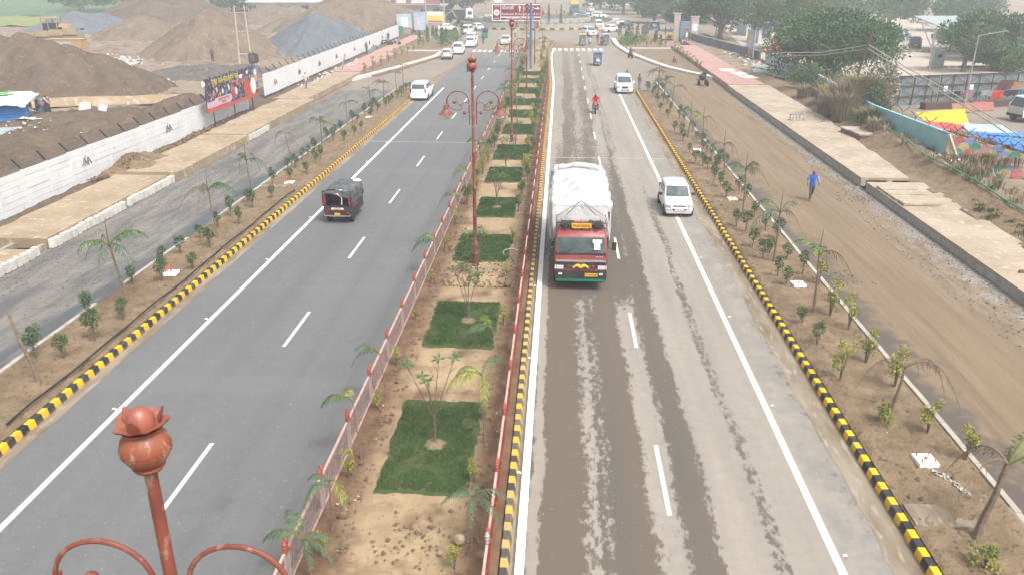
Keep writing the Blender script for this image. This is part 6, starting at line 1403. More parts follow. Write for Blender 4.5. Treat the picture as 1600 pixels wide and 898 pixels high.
t2 = thing('tin_sheets', 'grey corrugated sheets lying on the slope in front of the blue hut', 'tin sheets', (-40.1, 57.0, .3), .25)
b = B(); ribbed(b, 4.4, 4.6, 18, TR((0, -2.2, .0), -pi/2+.10, 0, 0)); part('top_sheet', b, M['tin_grey'], t2)
b = B(); ribbed(b, 3.6, 2.6, 14, TR((1.8, -1.4, -.12), -pi/2+.14, 0, .3)); part('lower_sheet', b, M['tin_grey'], t2)
t3 = tag(link('water_drum', B().lathe([(.42, 0), (.45, .05), (.45, .4), (.47, .45), (.45, .5), (.45, .95), (.47, 1.0), (.45, 1.05), (.45, 1.5), (.3, 1.6), (0, 1.6)], 18).mesh('water_drum', M['drum_green'], True), None, (-42.7, 64.6, .5)), 'grey-green drum standing behind the blue hut', 'drum')
for i, (x, y, a) in enumerate(((-39.6, 64.6, .2), (-38.2, 64.9, -.3))):
    b = B(); b.grid(4, 4, lambda u, v: (u*.9, .1*sin(v*3)+.3*v, .75*v)); b.grid(4, 4, lambda u, v: (.9-u*.9, .03+.1*sin(v*3)+.3*v, .75*v)); tag(part('white_sack', b, M['tarp_white'], None, (x, y, 1.0), a), ('left' if i == 0 else 'right') + ' white sheet propped on the bank right of the hut', 'sheet')
b = B(); b.grid(14, 6, lambda u, v: (3.0*u, .8*v - .3*u, .12 + .10*fbm(u*6, v*4, 1, 4))); tag(part('cloth_heap', b, M['tarp_white'], None, (-42.2, 60.4, 1.0), .2, smooth=True), 'pale cloths spread on the bank right of the hut', 'cloths')
# banner
def banner_mat():
    q = NT('crowd_print', .5); v = q.pos(True); vo = q.n('TexVoronoi'); vo.inputs['Scale'].default_value = 5.0; mp = q.n('Mapping'); mp.inputs['Scale'].default_value = (1, 1.6, 1); q.l(v, mp.inputs[0]); q.l(mp.outputs[0], vo.inputs['Vector'])
    s = q.sep(vo.outputs['Color']); col = q.ramp(s[0], [(0, (.02,.022,.05)), (.35, (.03,.03,.06)), (.5, (.10,.09,.12)), (.62, (.30,.28,.30)), (.72, (.10,.05,.05)), (.8, (.34,.07,.06)), (.87, (.06,.10,.22)), (.93, (.45,.42,.42))], 'CONSTANT')
    f = q.n('TexVoronoi'); f.inputs['Scale'].default_value = 14; q.l(v, f.inputs['Vector']); s2 = q.sep(f.outputs['Color']); col = q.mix(q.map(s2[1], .5, .95, 0, .5), col, (.05,.045,.06)); return q.out(col)
M['crowd_print'] = banner_mat(); M['banner_red'] = pm('banner_red', (.50,.075,.05), None, 3, .5); M['banner_yellow'] = pm('banner_yellow', (.72,.60,.05), None, 3, .5); M['banner_pink'] = pm('banner_pink', (.55,.42,.45), (.5,.3,.36), 3, .5); M['pink_bright'] = pm('pink_bright', (.55,.08,.28), None, 3, .5)
t = thing('festival_banner', 'long printed crowd banner with yellow Hindi lettering standing on black posts by the white wall', 'banner', (-26.75, 60.2, 0), -.04)
LB, ZB, HB = 10.0, 1.72, 2.55
b = B(); b.bx(-.03, 0, 0, LB, ZB+.25, ZB+HB); bd = part('printed_sheet', b, M['crowd_print'], t)
b = B(); b.bx(-.03, .006, -.02, LB+.02, ZB, ZB+.25); part('red_border', b, M['banner_red'], t)
def bshape(name, P, m, dx=.012):
    b = B(); k = len(P); b.add([(dx, LB*y, ZB+HB*z) for y, z in P] + [(-.01, LB*y, ZB+HB*z) for y, z in P], [list(range(k)), list(range(k, 2*k))[::-1]] + [(i, k+i, k+(i+1) % k, (i+1) % k) for i in range(k)]); return part(name, b, M[m] if isinstance(m, str) else m, bd)
def oval(cy, cz, ry, rz, n=18): return [(cy+ry*cos(2*pi*i/n), cz+rz*sin(2*pi*i/n)) for i in range(n)]
bshape('white_panel', [(.01,.12),(.42,.12),(.46,.2),(.44,.36),(.16,.36),(.14,.30),(.01,.30)], 'banner_pink')
bshape('robed_figure', [(.74,.12),(.86,.12),(.85,.35),(.82,.55),(.79,.62),(.775,.72),(.76,.62),(.72,.5),(.71,.3)], 'banner_red'); bshape('white_oval', oval(.90,.37,.055,.27), 'wall_white', .016)
bshape('round_seal', oval(-.012,.86,.03,.085), 'wall_white', .02)
bshape('umbrella_top', [(.46,.66),(.49,.72),(.52,.74),(.55,.72),(.58,.66)], 'pink_bright')
bshape('emblem_arch', oval(.965,.66,.045,.27), 'tin_blue'); bshape('emblem_arch_orange', oval(.965,.64,.03,.18), 'sign_orange', .018); bshape('emblem_arch_white', oval(.965,.78,.028,.10), 'wall_white', .02)
for y, z, w_, h_, m in ((.12,.45,.02,.09,'banner_red'),(.30,.5,.015,.08,'wall_white'),(.36,.42,.02,.1,'tin_blue'),(.5,.4,.03,.17,'banner_red'),(.55,.38,.02,.12,'wall_white'),(.62,.6,.02,.08,'banner_red'),(.67,.78,.03,.07,'wall_white'),(.68,.66,.025,.07,'banner_red'),(.8,.85,.02,.06,'wall_white'),(.2,.6,.012,.07,'tarp_white'),(.25,.44,.012,.06,'sign_orange'),(.42,.55,.014,.09,'tarp_white')): bshape('printed_figure', oval(y, z, w_, h_, 9), m, .010)
text('lettering', 'पुण्य फले, महाकुम्भ चले', .62, M['banner_yellow'], bd, (.02, LB*.37, ZB+HB*.83), rot=(pi/2, 0, pi/2), fit=4.9)
text('lettering', 'महाकुम्भ प्रयागराज', .3, M['banner_red'], bd, (.02, LB*.30, ZB+HB*.285), rot=(pi/2, 0, pi/2), fit=2.0)
text('lettering', '2025', .26, M['ink'], bd, (.02, LB*.30, ZB+HB*.19), rot=(pi/2, 0, pi/2), fit=.9)
for y in (.12, .5, .87):
    b = B(); b.box((-.10, LB*y, 2.15), (.07, .07, 4.4)); part('post', b, M['wall_dark'], t)
# transformer
t = thing('transformer_poles', 'twin transformer poles with red insulators and a dark transformer behind the banner', 'transformer', (-40.9, 105.5, .3), .3)
M['pole_paint'] = pm('pole_paint', (.42,.38,.33), (.40,.27,.10), .35, .7, stretch=(1,1,.4))
for x in (-.75, .75):
    b = B(); b.tube([(x, 0, -.3), (x*.8, 0, 7.4)], [.15, .10], 10); part('pole', b, M['pole_paint'], t, smooth=True)
b = B(); b.box((0, .05, 6.6), (2.3, .1, .12)); b.box((0, .05, 4.3), (2.4, .1, .12)); b.tube([(-.6, 0, 6.6), (.6, 0, 4.3)], .03, 4); part('cross_arm', b, M['grey_steel'], t); b = B(); b.box((0, .05, 1.5), (1.8, .3, .12)); part('platform', b, M['grey_steel'], t)
for x in (-.95, -.45, .1, .5, .95):
    b = B(); b.lathe([(.05, 0), (.09, .05), (.05, .1), (.09, .16), (.05, .22), (.08, .28), (0, .34)], 8, 0, (x, .05, 6.66)); b.tube([(x, .05, 7.0), (x+.15, .05, 7.5), (x+.3, .05, 7.2)], .03, 4); part('insulator', b, M['rust'], t)
b = B(); b.box((.95, -.1, .95), (1.0, .75, 1.25)); 
for q in range(6): b.box((1.55, -.38+.12*q, .95), (.25, .05, 1.0))
b.lathe([(.07, 1.55), (.09, 1.65), (.05, 1.75), (0, 1.8)], 8, 0, (.7, -.1, 0)); b.lathe([(.07, 1.55), (.09, 1.65), (.05, 1.75), (0, 1.8)], 8, 0, (1.1, -.1, 0)); part('transformer_tank', b, M['black_tin'], t)
# road machine and generator behind the big heap
M['machine_yellow'] = pm('machine_yellow', (.36,.29,.165), (.28,.225,.14), 1.2, .6, c3=(.3,.25,.18), s3=3, f3=.6); M['gen_orange'] = pm('gen_orange', (.42,.27,.14), (.36,.235,.13), 1.5, .6); M['gen_blue'] = pm('gen_blue', (.34,.42,.47), None, 2, .6)
t = thing('batching_machine', 'yellow hopper machine with a small open cab behind the big soil heap', 'road machine', (-70.9, 112, .55), .07)
for i in range(5):
    b = B(); b.box((-4.4+1.95*i, -.6, 2.9+.16*i), (1.88, .12, .8)); part('hopper_panel', b, M['machine_yellow'], t)
b = B(); b.box((-.4, .5, 2.7), (9.6, 1.9, .5)); b.box((0, .3, 1.6), (6, .4, 1.6)); b.box((-3.5, .3, 1.3), (.4, .4, 2.6)); b.box((3.5, .3, 1.3), (.4, .4, 2.6)); b.box((1.2, -.4, 1.3), (.25, .25, 2.6)); part('frame', b, M['machine_yellow'], t)
b = B(); b.grid(14, 6, lambda u, v: (-4.8+9.4*u, -.4+1.8*v, 3.0+.62*u + .55*sin(v*pi)*(.5+.4*fbm(u*5, v, 1, 8)))); part('gravel_load', b, M['heap_gravel'], t, smooth=True)
b = B(); b.box((.5, .6, 5.2), (2.2, 1.6, .12)); 
for x in (-.5, .3, 1.5): b.box((x, -.1, 4.5), (.10, .10, 1.4)); b.box((x, 1.3, 4.5), (.1, .1, 1.4))
part('cab_canopy', b, M['machine_yellow'], t)
b = B(); b.box((.5, .5, 4.1), (2.0, 1.2, .9)); part('cab_panel', b, M['black_tin'], t); b = B(); b.box((2.3, .5, 4.2), (1.5, 1.0, .45), 0, rot=(0, .15, 0), taper=.8); part('engine_hood', b, M['gen_orange'], t)
b = B(); b.lathe([(.35, -1.2), (.4, -1.1), (.4, 1.1), (.35, 1.2)], 16, 0, (4.4, -.9, 1.9), 'x'); part('black_roller', b, M['black_tin'], t, smooth=True)
t = thing('generator', 'orange generator box with pale blue doors behind the big soil heap', 'generator', (-63.6, 104, .3), .03)
b = B(); b.bx(-2.35, 2.35, -.8, .8, 1.1, 3.35); b.bx(-2.4, 2.4, -.85, .85, 3.35, 3.42); b.bx(-2.2, 2.2, -.6, .6, 0, 1.1); part('casing', b, M['gen_orange'], t)
for x in (-1.0, .05):
    b = B(); b.bx(x, x+.98, -.84, -.8, 1.3, 3.1); b.bx(x+.1, x+.85, -.86, -.84, 2.5, 2.9); part('door', b, M['gen_blue'], t)
b = B(); b.box((-1.9, -.82, 2.9), (.2, .05, .2)); part('vent', b, M['ink'], t)
b = B(); b.lathe([(.38, 0), (.44, .05), (.44, 1.5), (.38, 1.55)], 14, 0, (0, 0, 0), 'y'); tag(part('black_pipe_section', b, M['black_pipe'], None, (-48.5, 84.4, 3.1), 1.1, smooth=True), 'short black pipe lying on the ridge of the big soil heap', 'pipe')
# far field, buildings behind the heaps
M['field_yellow'] = pm('field_yellow', (.20,.225,.06), (.15,.19,.06), .2, .95); M['field_green'] = pm('field_green', (.06,.125,.05), (.085,.14,.06), .12, .95, c3=(.05,.09,.05), s3=.5)
def field(name, x0, x1, y0, y1, m, hh):
    b = B(); b.grid(60, 40, lambda u, v: (x0+(x1-x0)*u, y0+(y1-y0)*v, hh*(.5+.5*fbm(u*30, v*20, 1.2, 5)) + .1)); struct(name, b, M[m], True, 180)
field('mustard_field', -190, -112, 178, 215, 'field_yellow', .8); field('crop_field', -330, -95, 216, 430, 'field_green', 1.2); field('crop_field', -94.5, -60, 250, 430, 'field_green', 1.0)
w3 = white_wall('distant white wall with black barbed posts at the edge of the mustard field', -121, 172, 6, .2, False, dx=-2.0)
w3.rotation_euler = (0, 0, .0)
M['bld_white'] = pm('bld_white', (.62,.63,.63), (.54,.54,.53), .4, .8); M['bld_pink'] = pm('bld_pink', (.42,.36,.33), (.36,.31,.28), .4, .85); M['window_dark'] = pm('window_dark', (.10,.13,.15), None, 2, .3)
def building(label, loc, w, d, h, m, floors, nwin, flat=True, cat='building', roofm=None, door=True, over=.8):
    t = thing('building', label, cat, loc); b = B(); b.bx(-w/2, w/2, 0, d, 0, h); part('wall', b, M[m], t)
    b = B(); b.bx(-w/2-over, w/2+over, -over, d+over, h+.003, h+.45); part('roof', b, M[roofm or m], t)
    for f in range(floors):
        for i in range(nwin):
            x = -w/2 + w*(i+.5)/nwin; z = h/floors*f
            b = B(); b.bx(x-w/nwin*.28, x+w/nwin*.28, -.06, .02, z+h/floors*.3, z+h/floors*.75); wi = part('window', b, M['window_dark'], t)
            b = B(); b.bx(x-w/nwin*.31, x+w/nwin*.31, -.12, .0, z+h/floors*.24, z+h/floors*.295); b.bx(x-.06, x+.06, -.09, .0, z+h/floors*.3, z+h/floors*.75); part('frame', b, M[m], wi)
    if door: b = B(); b.bx(w*.36, w*.36+1.2, -.06, .02, 0, 2.3); part('door', b, M['window_dark'], t)
    return t
building('white flat-roofed building with an overhanging slab behind the left heaps', (-80, 236, 0), 19, 12, 3.4, 'bld_white', 1, 5, over=1.6)
building('long pale shed wall behind the tall brown ridge', (-55, 268, 0), 26, 14, 4.6, 'bld_pink', 1, 6)
building('low pink shop row with a red signboard left of the far trucks', (-38.5, 226, 0), 13, 7, 2.9, 'bld_pink', 1, 4)
building('white-walled far building up the left road', (-48, 305, 0), 16, 10, 5, 'bld_white', 2, 4)
building('pale far building behind the right trees', (47, 238, 0), 24, 12, 6.5, 'bld_white', 2, 6)
building('cream far building behind the car park', (86, 240, 0), 30, 14, 6.5, 'bld_pink', 2, 7)
t = thing('signboard', 'long red signboard over the pink shop row', 'signboard', (-38.5, 224.9, 3.5)); b = B(); b.bx(-6.2, 6.2, -.1, .1, 0, 1.2); part('board', b, pm('faded_red', (.30,.13,.115), None, 3, .6), t); b = B(); b.bx(-5.5, -3, -.13, -.1, .2, 1.0); b.bx(-1.5, 2, -.13, -.1, .2, 1.0); part('panel', b, M['wall_white'], t); b = B(); b.bx(-6, -5.9, 0, .1, -.2, 0); b.bx(5.9, 6, 0, .1, -.2, 0); part('bracket', b, M['rust'], t)
def hoarding(label, loc, rz, w, h, z0, base, shapes, post='rust'):
    t = thing('hoarding', label, 'hoarding', loc, rz); b = B(); b.bx(-w/2, w/2, -.04, .04, z0, z0+h); part('board', b, M[base], t)
    for x0, x1, q0, q1, m in shapes:
        b = B(); b.bx(w*(x0-.5), w*(x1-.5), -.055, -.04, z0+h*q0, z0+h*q1); part('printed_panel', b, M[m], t)
    for x in (-w*.4, w*.4): b = B(); b.box((x, .1, (z0+h)/2), (.12, .12, z0+h)); part('post', b, M[post], t)
    return t
M['sky_print'] = pm('sky_print', (.24,.34,.44), (.38,.46,.52), .6, .5)
hoarding('left pale blue hoarding at the end of the far white wall', (-30.6, 163, .3), .5, 3.0, 3.2, .5, 'sky_print', [(.3,.75,.1,.8,'wall_white')]); hoarding('right pale blue hoarding beside the far utility poles', (-28.0, 166, .3), .5, 2.4, 3.4, .5, 'sky_print', [(.2,.5,.1,.7,'banner_pink')])
b = B(); b.grid(16, 6, lambda u, v: (-2.4+4.8*u, .05*sin(u*20), 1.4*v)); b.bx(-2.4, -2.34, .02, .08, 0, 1.6); b.bx(2.3, 2.36, .02, .08, 0, 1.6); tag(part('green_net', b, pm('green_net', (.04,.20,.13), None, 3, .8), None, (-30.8, 157, .6), pi/2-.3), 'green net screen at the end of the far white wall', 'net')
for i, (x, y) in enumerate(((-30.6, 190), (-26.5, 190.5))):
    b = B(); b.tube([(0, 0, 0), (0, 0, 10)], [.16, .10], 8); b.box((0, 0, 9.0), (1.6, .1, .1)); tag(part('utility_pole', b, M['pole_paint'], None, (x, y, 0), smooth=True), ('left' if i == 0 else 'right') + ' utility pole carrying the small yellow board at the far left', 'pole')
t = thing('small_board', 'small yellow and white board between the two far utility poles', 'signboard', (-28.5, 190.1, .8)); b = B(); b.bx(-1.9, 1.9, -.06, .06, 0, 2.4); part('board', b, M['wall_white'], t); b = B(); b.bx(-1.7, 1.7, -.09, -.06, .6, 1.6); part('yellow_panel', b, M['banner_yellow'], t); b = B(); b.bx(-1.7, 1.7, -.09, -.06, .1, .45); part('red_panel', b, M['banner_red'], t)
t = thing('tipper_truck', 'dark tipper truck with a white cab parked beyond the left island', 'truck', (-25.5, 206, 0), pi/2+.15)
b = B(); b.bx(-1.2, 1.2, -3.9, -2.2, .7, 2.9); b.bx(-1.15, 1.15, -3.8, -2.3, 2.9, 3.2); part('cab', b, M['car_white'], t); b = B(); b.bx(-1.05, 1.05, -3.93, -3.9, 1.9, 2.7); b.bx(1.2, 1.22, -3.6, -2.6, 1.8, 2.6); b.bx(-1.22, -1.2, -3.6, -2.6, 1.8, 2.6); part('windows', b, M['car_glass'], t)
b = B(); b.add([(-1.25,-2.0,1.2),(1.25,-2.0,1.2),(1.25,3.9,1.2),(-1.25,3.9,1.2),(-1.35,-2.1,2.9),(1.35,-2.1,2.9),(1.35,4.1,2.9),(-1.35,4.1,2.9)], [(3,2,1,0),(0,1,5,4),(1,2,6,5),(2,3,7,6),(3,0,4,7),(4,5,6,7)]); b.bx(-1, 1, -3.6, 3.8, .7, 1.15); part('tipper_body', b, M['black_tin'], t)
for y in (-3.0, 1.6, 2.8):
    for x in (-1.0, 1.0): wheel(t, x, y, .5, .3, 'rim_dusty', 14)
t = thing('backhoe', 'dark backhoe loader with a raised arm parked on the far left road', 'backhoe', (-22.5, 194, 0), pi/2)
b = B(); b.bx(-.9, .9, -2.2, 1.4, .6, 1.5); b.bx(-.8, .8, -.2, 1.2, 1.5, 2.7); part('body', b, M['black_tin'], t); b = B(); b.tube([(0, 1.4, 1.2), (0, 2.6, 3.2), (0, 4.2, 2.2), (0, 4.4, 1.0)], .18, 6); b.box((0, 4.4, .8), (.7, .7, .6)); part('digger_arm', b, M['machine_yellow'], t); b = B(); b.box((0, -3.0, .6), (2.2, .7, .8)); b.tube([(-.7, -2, 1.2), (-.7, -3, .7)], .1, 5); b.tube([(.7, -2, 1.2), (.7, -3, .7)], .1, 5); part('bucket', b, M['black_tin'], t)
for y, r_ in ((-1.5, .45), (.8, .75)):
    for x in (-1.0, 1.0): wheel(t, x, y, r_, .35, 'rim_dusty', 14)
def fartruck(label, loc, rz, top, drum=False):
    t = thing('lorry' if not drum else 'mixer_truck', label, 'lorry' if not drum else 'mixer truck', loc, rz)
    b = B(); b.bx(-1.15, 1.15, -3.6, -2.0, .6, 2.6); part('cab', b, M['rick_teal' if not drum else 'car_white'], t); b = B(); b.bx(-1.0, 1.0, -3.64, -3.6, 1.6, 2.4); part('windscreen', b, M['car_glass'], t)
    b = B()
    if drum: b.lathe([(.6, -1.6), (1.2, -.6), (1.25, 1.0), (.7, 3.0), (.5, 3.2)], 16, 0, (0, 0, 2.1), 'y')
    else: b.bx(-1.2, 1.2, -1.9, 3.6, 1.0, 3.4)
    part('load', b, M[top], t, smooth=drum); b = B(); b.bx(-1, 1, -3.5, 3.5, .5, .95); part('chassis', b, M['trim'], t)
    for y in (-2.8, 1.6, 2.8):
        for x in (-1, 1): wheel(t, x, y, .48, .3, 'rim_dusty', 12)
fartruck('dark lorry with a yellowish load coming down the far road', (3.9, 252, 0), .05, 'rick_yellow'); fartruck('white concrete mixer truck on the far road under the haze', (9.5, 300, 0), .3, 'car_white', True); fartruck('pale bus-like lorry on the far left road above the direction sign', (-19.5, 262, 0), .1, 'car_white')
t = thing('wrapped_sacks', 'pile of yellow sacks at the far end of the right island', 'sacks', (20.3, 156, .1)); 
for i in range(34):
    b = B(); a = rr(0, 6.28); R_ = rr(0, 2.3); b.ball((R_*cos(a), R_*1.6*sin(a), .25+.9*max(0, 1-R_/2.4)*random.random()), (.5, .34, .2), 8, 0, 5); o = part('sack', b, pm('sack_yellow', (.50,.36,.13), (.40,.29,.11), 3, .8) if i == 0 else M['sack'], t, smooth=True)
    if i == 0: M['sack'] = o.data.materials[0]
# roundabout planting and far island shrubs / cypress-like young trees
random.seed(77)
def cypress(x, y, H, label, grp, z=.2):
    t = thing('conical_shrub', label, 'shrub', (x, y, z), rr(0, 6), grp); b = B(); b.tube([(0, 0, -.1), (0, 0, H*.4)], [.05, .03], 6); part('stem', b, M['bark'], t)
    b = B()
    for k in range(5): leaves(b, (0, 0, H*(.2+.17*k)), (.34*(1-.15*k), .34*(1-.15*k), H*.14), 60, .22, .11, (0, 0, 1))
    part('foliage', b, [M['leaf_dark'], M['leaf_mid']], t)
for i, (x, y, h) in enumerate(((-19.4,136,3.4),(-19.0,138,3.0),(-20.0,141,2.2),(-19.8,158,2.4),(-19.0,161,2.2),(-24,141,2.2),(-23.2,145,2.4),(-22.4,150,2.0),(-23.8,155,2.0))): cypress(x, y, h, 'dark conical shrub, %s from the camera on the left island' % nth(i+1), 'conical shrubs on the left island')
for i, (x, y, h) in enumerate(((11.4,146,2.2),(12.2,151,2.8),(13.0,154,3.0),(14.2,156,2.6),(15.6,158,2.4),(13.2,146,1.3),(16.5,147,1.3),(11.2,160,2.6),(16.3,160,2.6),(17.2,152,1.6),(12.6,143,1.2),(17.0,143,1.4))): cypress(x, y, h, 'dark conical shrub, %s in the clump on the right island' % nth(i+1), 'conical shrubs on the right island')
for i, (x, y, h) in enumerate(((-10,178.9+2,3.0),(-5,181,3.2),(-2.6,180.6,3.0),(-7.6,181.6,2.4),(0,182.5,2.2),(-8,206,2.6),(-3,208,3.2),(0,206,3),(2.2,204,2.6),(-13.5,183,2))): cypress(x, y, h, 'dark conical shrub, %s one in the roundabout planter' % nth(i+1), 'conical shrubs in the roundabout', 1.0)
b = B()
for (x, y, w_, d_) in ((-19.6,146,2.2,9),(-21,158,1.5,5),(13.2,150,2.6,5),(11.4,143,1.2,4)): leaves(b, (x, y, .6), (w_, d_, .7), 900, .3, .14, (0, 1, 1))
tag(part('island_undergrowth', b, [M['leaf_mid'], M['leaf_lime']]), 'mixed low greenery filling the two junction islands', kind='stuff')
b = B()
for a in range(60): leaves(b, (RBC.x+16.2*cos(a*.105), RBC.y+16.2*sin(a*.105), 1.1), (1.0, 1.0, .4), 26, .3, .14, (0, 0, 1))
tag(part('roundabout_undergrowth', b, [M['leaf_mid'], M['dry_green']]), 'low greenery in the roundabout planter ring', kind='stuff')
HG = [(17.9+.05*i, 104.5+3.4*i) for i in range(9)]
for i, (x, y) in enumerate(HG): shrub('yellow', x-.35, y, 'round yellow shrub, %s from the camera along the right pink walkway' % nth(i+1), 'yellow shrubs edging the right pink walkway', 1.3, .2)
for i in range(10): shrub('yellow', -23.8+.12*i, 99.5+4.2*i, 'round yellow shrub, %s from the camera along the left pink walkway' % nth(i+1), 'yellow shrubs edging the left pink walkway', 1.4, .2)
for i, (x, y) in enumerate(((12.3,136.9),(14.1,137.4),(16.2,137.2),(17.3,138.5),(13.2,141),(15.2,141.5))): shrub('yellow', x, y, 'low yellow shrub, %s along the front of the right island clump' % nth(i+1), 'yellow shrubs before the right island clump', 1.3, .2)
# ================================================================ right side
random.seed(500)
def mural():
    q = NT('mural_paint', .7); v = q.pos(); x, y, z = q.sep(v)
    a = q.noise(q.pos(scale=(.2, .5, .9)), 1.6, 4, .6)
    teal = q.mix(q.map(q.noise(v, .8, 4), .4, .65), (.25,.46,.46), (.20,.40,.42)); blue = q.mix(q.map(a, .46, .54), (.10,.26,.42), (.34,.52,.56)); pale = q.mix(q.map(q.noise(q.pos(scale=(1, .9, .15)), 2.2, 3), .48, .56), (.42,.50,.46), (.30,.38,.38)); pink = q.mix(q.map(q.noise(q.pos(scale=(1, .9, .2)), 2.0, 3), .48, .54), (.46,.34,.33), (.24,.34,.36))
    col = q.mix(q.math('GREATER_THAN', y, 64), teal, blue); col = q.mix(q.math('GREATER_THAN', y, 80), col, pink); col = q.mix(q.math('GREATER_THAN', y, 97), col, pale)
    return q.out(col)
M['mural_paint'] = mural(); M['cream'] = pm('cream', (.56,.43,.26), None, 3, .7); M['wall_dirty'] = pm('wall_dirty', (.60,.58,.54), (.48,.45,.40), 1, .8)
t = thing('painted_wall', 'boundary wall painted with balloon scales and teal murals along the right bank', 'wall', (0, 0, 0))
PW = [(24.3,51.2),(24.15,64),(25.6,80),(27.3,97),(27.6,113)]; ZT = [2.5,2.3,2.2,2.1,1.8]
for i in range(4):
    (x0, y0), (x1, y1) = PW[i], PW[i+1]; b = B(); d = Vector((x1-x0, y1-y0)); nn = Vector((d.y, -d.x)).normalized()*.12
    V = [(x0-nn.x, y0-nn.y, 0), (x1-nn.x, y1-nn.y, 0), (x1+nn.x, y1+nn.y, 0), (x0+nn.x, y0+nn.y, 0), (x0-nn.x, y0-nn.y, ZT[i]), (x1-nn.x, y1-nn.y, ZT[i+1]), (x1+nn.x, y1+nn.y, ZT[i+1]), (x0+nn.x, y0+nn.y, ZT[i])]
    b.add(V, [(3,2,1,0),(4,5,6,7),(0,1,5,4),(1,2,6,5),(2,3,7,6),(3,0,4,7)]); part('wall_section', b, M['mural_paint'], t)
# the end wall turns towards the camera and steps down to the right; its painted scales overlap like tiles
EW = lambda x: 51.0 - .26*(x-24.3)
ET = lambda x: max(1.25, 2.5 - .25*(x-24.3))
b = B(); xs = [24.2, 25.4, 26.6, 27.8, 29.0, 30.2, 34]
b.add([(x, EW(x)+o, z) for x in xs for o, z in ((0, 0), (0, ET(x)), (.2, ET(x)), (.2, 0))], [(4*i+a, 4*i+4+a, 4*i+4+(a+1) % 4, 4*i+(a+1) % 4) for i in range(len(xs)-1) for a in range(4)] + [(0, 1, 2, 3)]); part('end_wall', b, M['cream'], t)
BALL = ['scale_red','scale_green','scale_blue','scale_cream','scale_pink']
for nm, c, c2 in (('scale_red',(.42,.10,.10),(.5,.2,.18)),('scale_green',(.05,.22,.14),(.13,.33,.24)),('scale_blue',(.14,.22,.40),(.25,.33,.48)),('scale_cream',(.52,.40,.24),None),('scale_pink',(.50,.26,.26),None)): M[nm] = pm(nm, c, c2, 4, .7)
for r_ in range(6):
    for j in range(15):
        xc = 24.75 + .62*j + (.31 if r_ % 2 else 0); z = 2.1 - .36*r_
        if z + .08 > ET(xc) or xc > 33: continue
        off = -.006*(6-r_) if 0 else -.006*(r_+1)
        P = [(.31*cos(radians(q)), .26*sin(radians(q))) for q in range(0, 181, 22)] + [(-.29, -.16), (-.16, -.34), (0, -.42), (.16, -.34), (.29, -.16)]
        b = B(); n = len(P); yf = lambda x: EW(x) - .012 - .005*(5-r_) if False else EW(x) - .010 - .005*r_
        b.add([(xc+p, yf(xc+p), z+q) for p, q in P] + [(xc+p, yf(xc+p)+.009, z+q) for p, q in P], [list(range(n))[::-1], list(range(n, 2*n))] + [(i, (i+1) % n, n+(i+1) % n, n+i) for i in range(n)]); part('painted_scale', b, M[BALL[(j*2+r_*3+j*r_) % 5]], t)
b = B(); b.tube([(24.15, EW(24.1)-.05, 2.45), (24.95, EW(24.95)-.07, .75)], .09, 4); b.box((29.2, EW(29.2)-.07, .82), (8.6, .06, .13), 0, rot=(0, 0, -.254)); part('white_border', b, M['wall_dirty'], t)
b = B()
for i in range(9):
    x = 24.6 + .62*i; zt = ET(x); b.tube([(x, EW(x)+.1, zt-.05), (x, EW(x)+.1, zt+.3), (x-.35, EW(x)-.1, zt+.6)], .028, 4); b.tube([(x, EW(x)+.1, zt+.25), (x+.35, EW(x)+.1, zt+.6)], .028, 4)
for i in range(6):
    y = 52 + 2.2*i; b.tube([(24.25, y, 2.3), (24.25, y, 2.65), (23.9, y, 3.0)], .028, 4); b.tube([(24.25, y, 2.6), (24.7, y, 2.95)], .028, 4)
part('barbed_arm_row', b, M['rust'], t)
# dark far compound wall, hoarding and sheets
M['wall_grey'] = pm('wall_grey', (.085,.095,.11), (.13,.14,.15), .5, .8, c3=(.3,.3,.3), s3=2.2, f3=.68)
t = thing('compound_wall', 'dark grey compound wall with pale scrawls along the far right verge', 'wall')
CW = [(27.4,115.6),(26.9,121),(25.4,133),(24.0,143),(22.8,153),(22.6,166)]
for (x0, y0), (x1, y1) in zip(CW, CW[1:]):
    b = B(); d = Vector((x1-x0, y1-y0)); L = d.length; b.box(((x0+x1)/2, (y0+y1)/2, .75), (.24, L-.02, 1.5), 0, rot=(0, 0, -atan2(d.x, d.y))); b.box(((x0+x1)/2, (y0+y1)/2, 1.56), (.34, L-.02, .1), 1, rot=(0, 0, -atan2(d.x, d.y))); part('wall_section', b, [M['wall_grey'], M['concrete']], t)
hoarding('tall printed hoarding leaning over the right verge between dark and painted walls', (26.75, 119.2, .2), -pi/2-.06, 6.6, 3.5, .4, 'sky_print', [(.02,.98,.02,.3,'gen_orange'),(.1,.6,.34,.46,'wall_white'),(.2,.75,.52,.62,'wall_white'),(.1,.9,.03,.10,'banner_red'),(.15,.85,.66,.80,'banner_yellow')])
for i, (x, y, w_, l_, a, lb) in enumerate(((25.6,97,2.4,3.4,.3,'large grey sheet at the foot of the painted wall'),(24.3,101,2.0,2.6,-.2,'grey sheet lying behind the large one on the right verge'),(25.6,105,1.8,3,.5,'grey sheet farthest up the right verge'),(23.6,92,1.6,2.2,.1,'brown-edged sheet at the end of the right verge'))):
    b = B(); ribbed(b, w_, l_, 8, TR((0, -l_/2, .0), -pi/2+.03, 0, 0)); tag(part('tin_sheet', b, M['tin_grey'], None, (x, y, .56), a), lb, 'tin sheet')
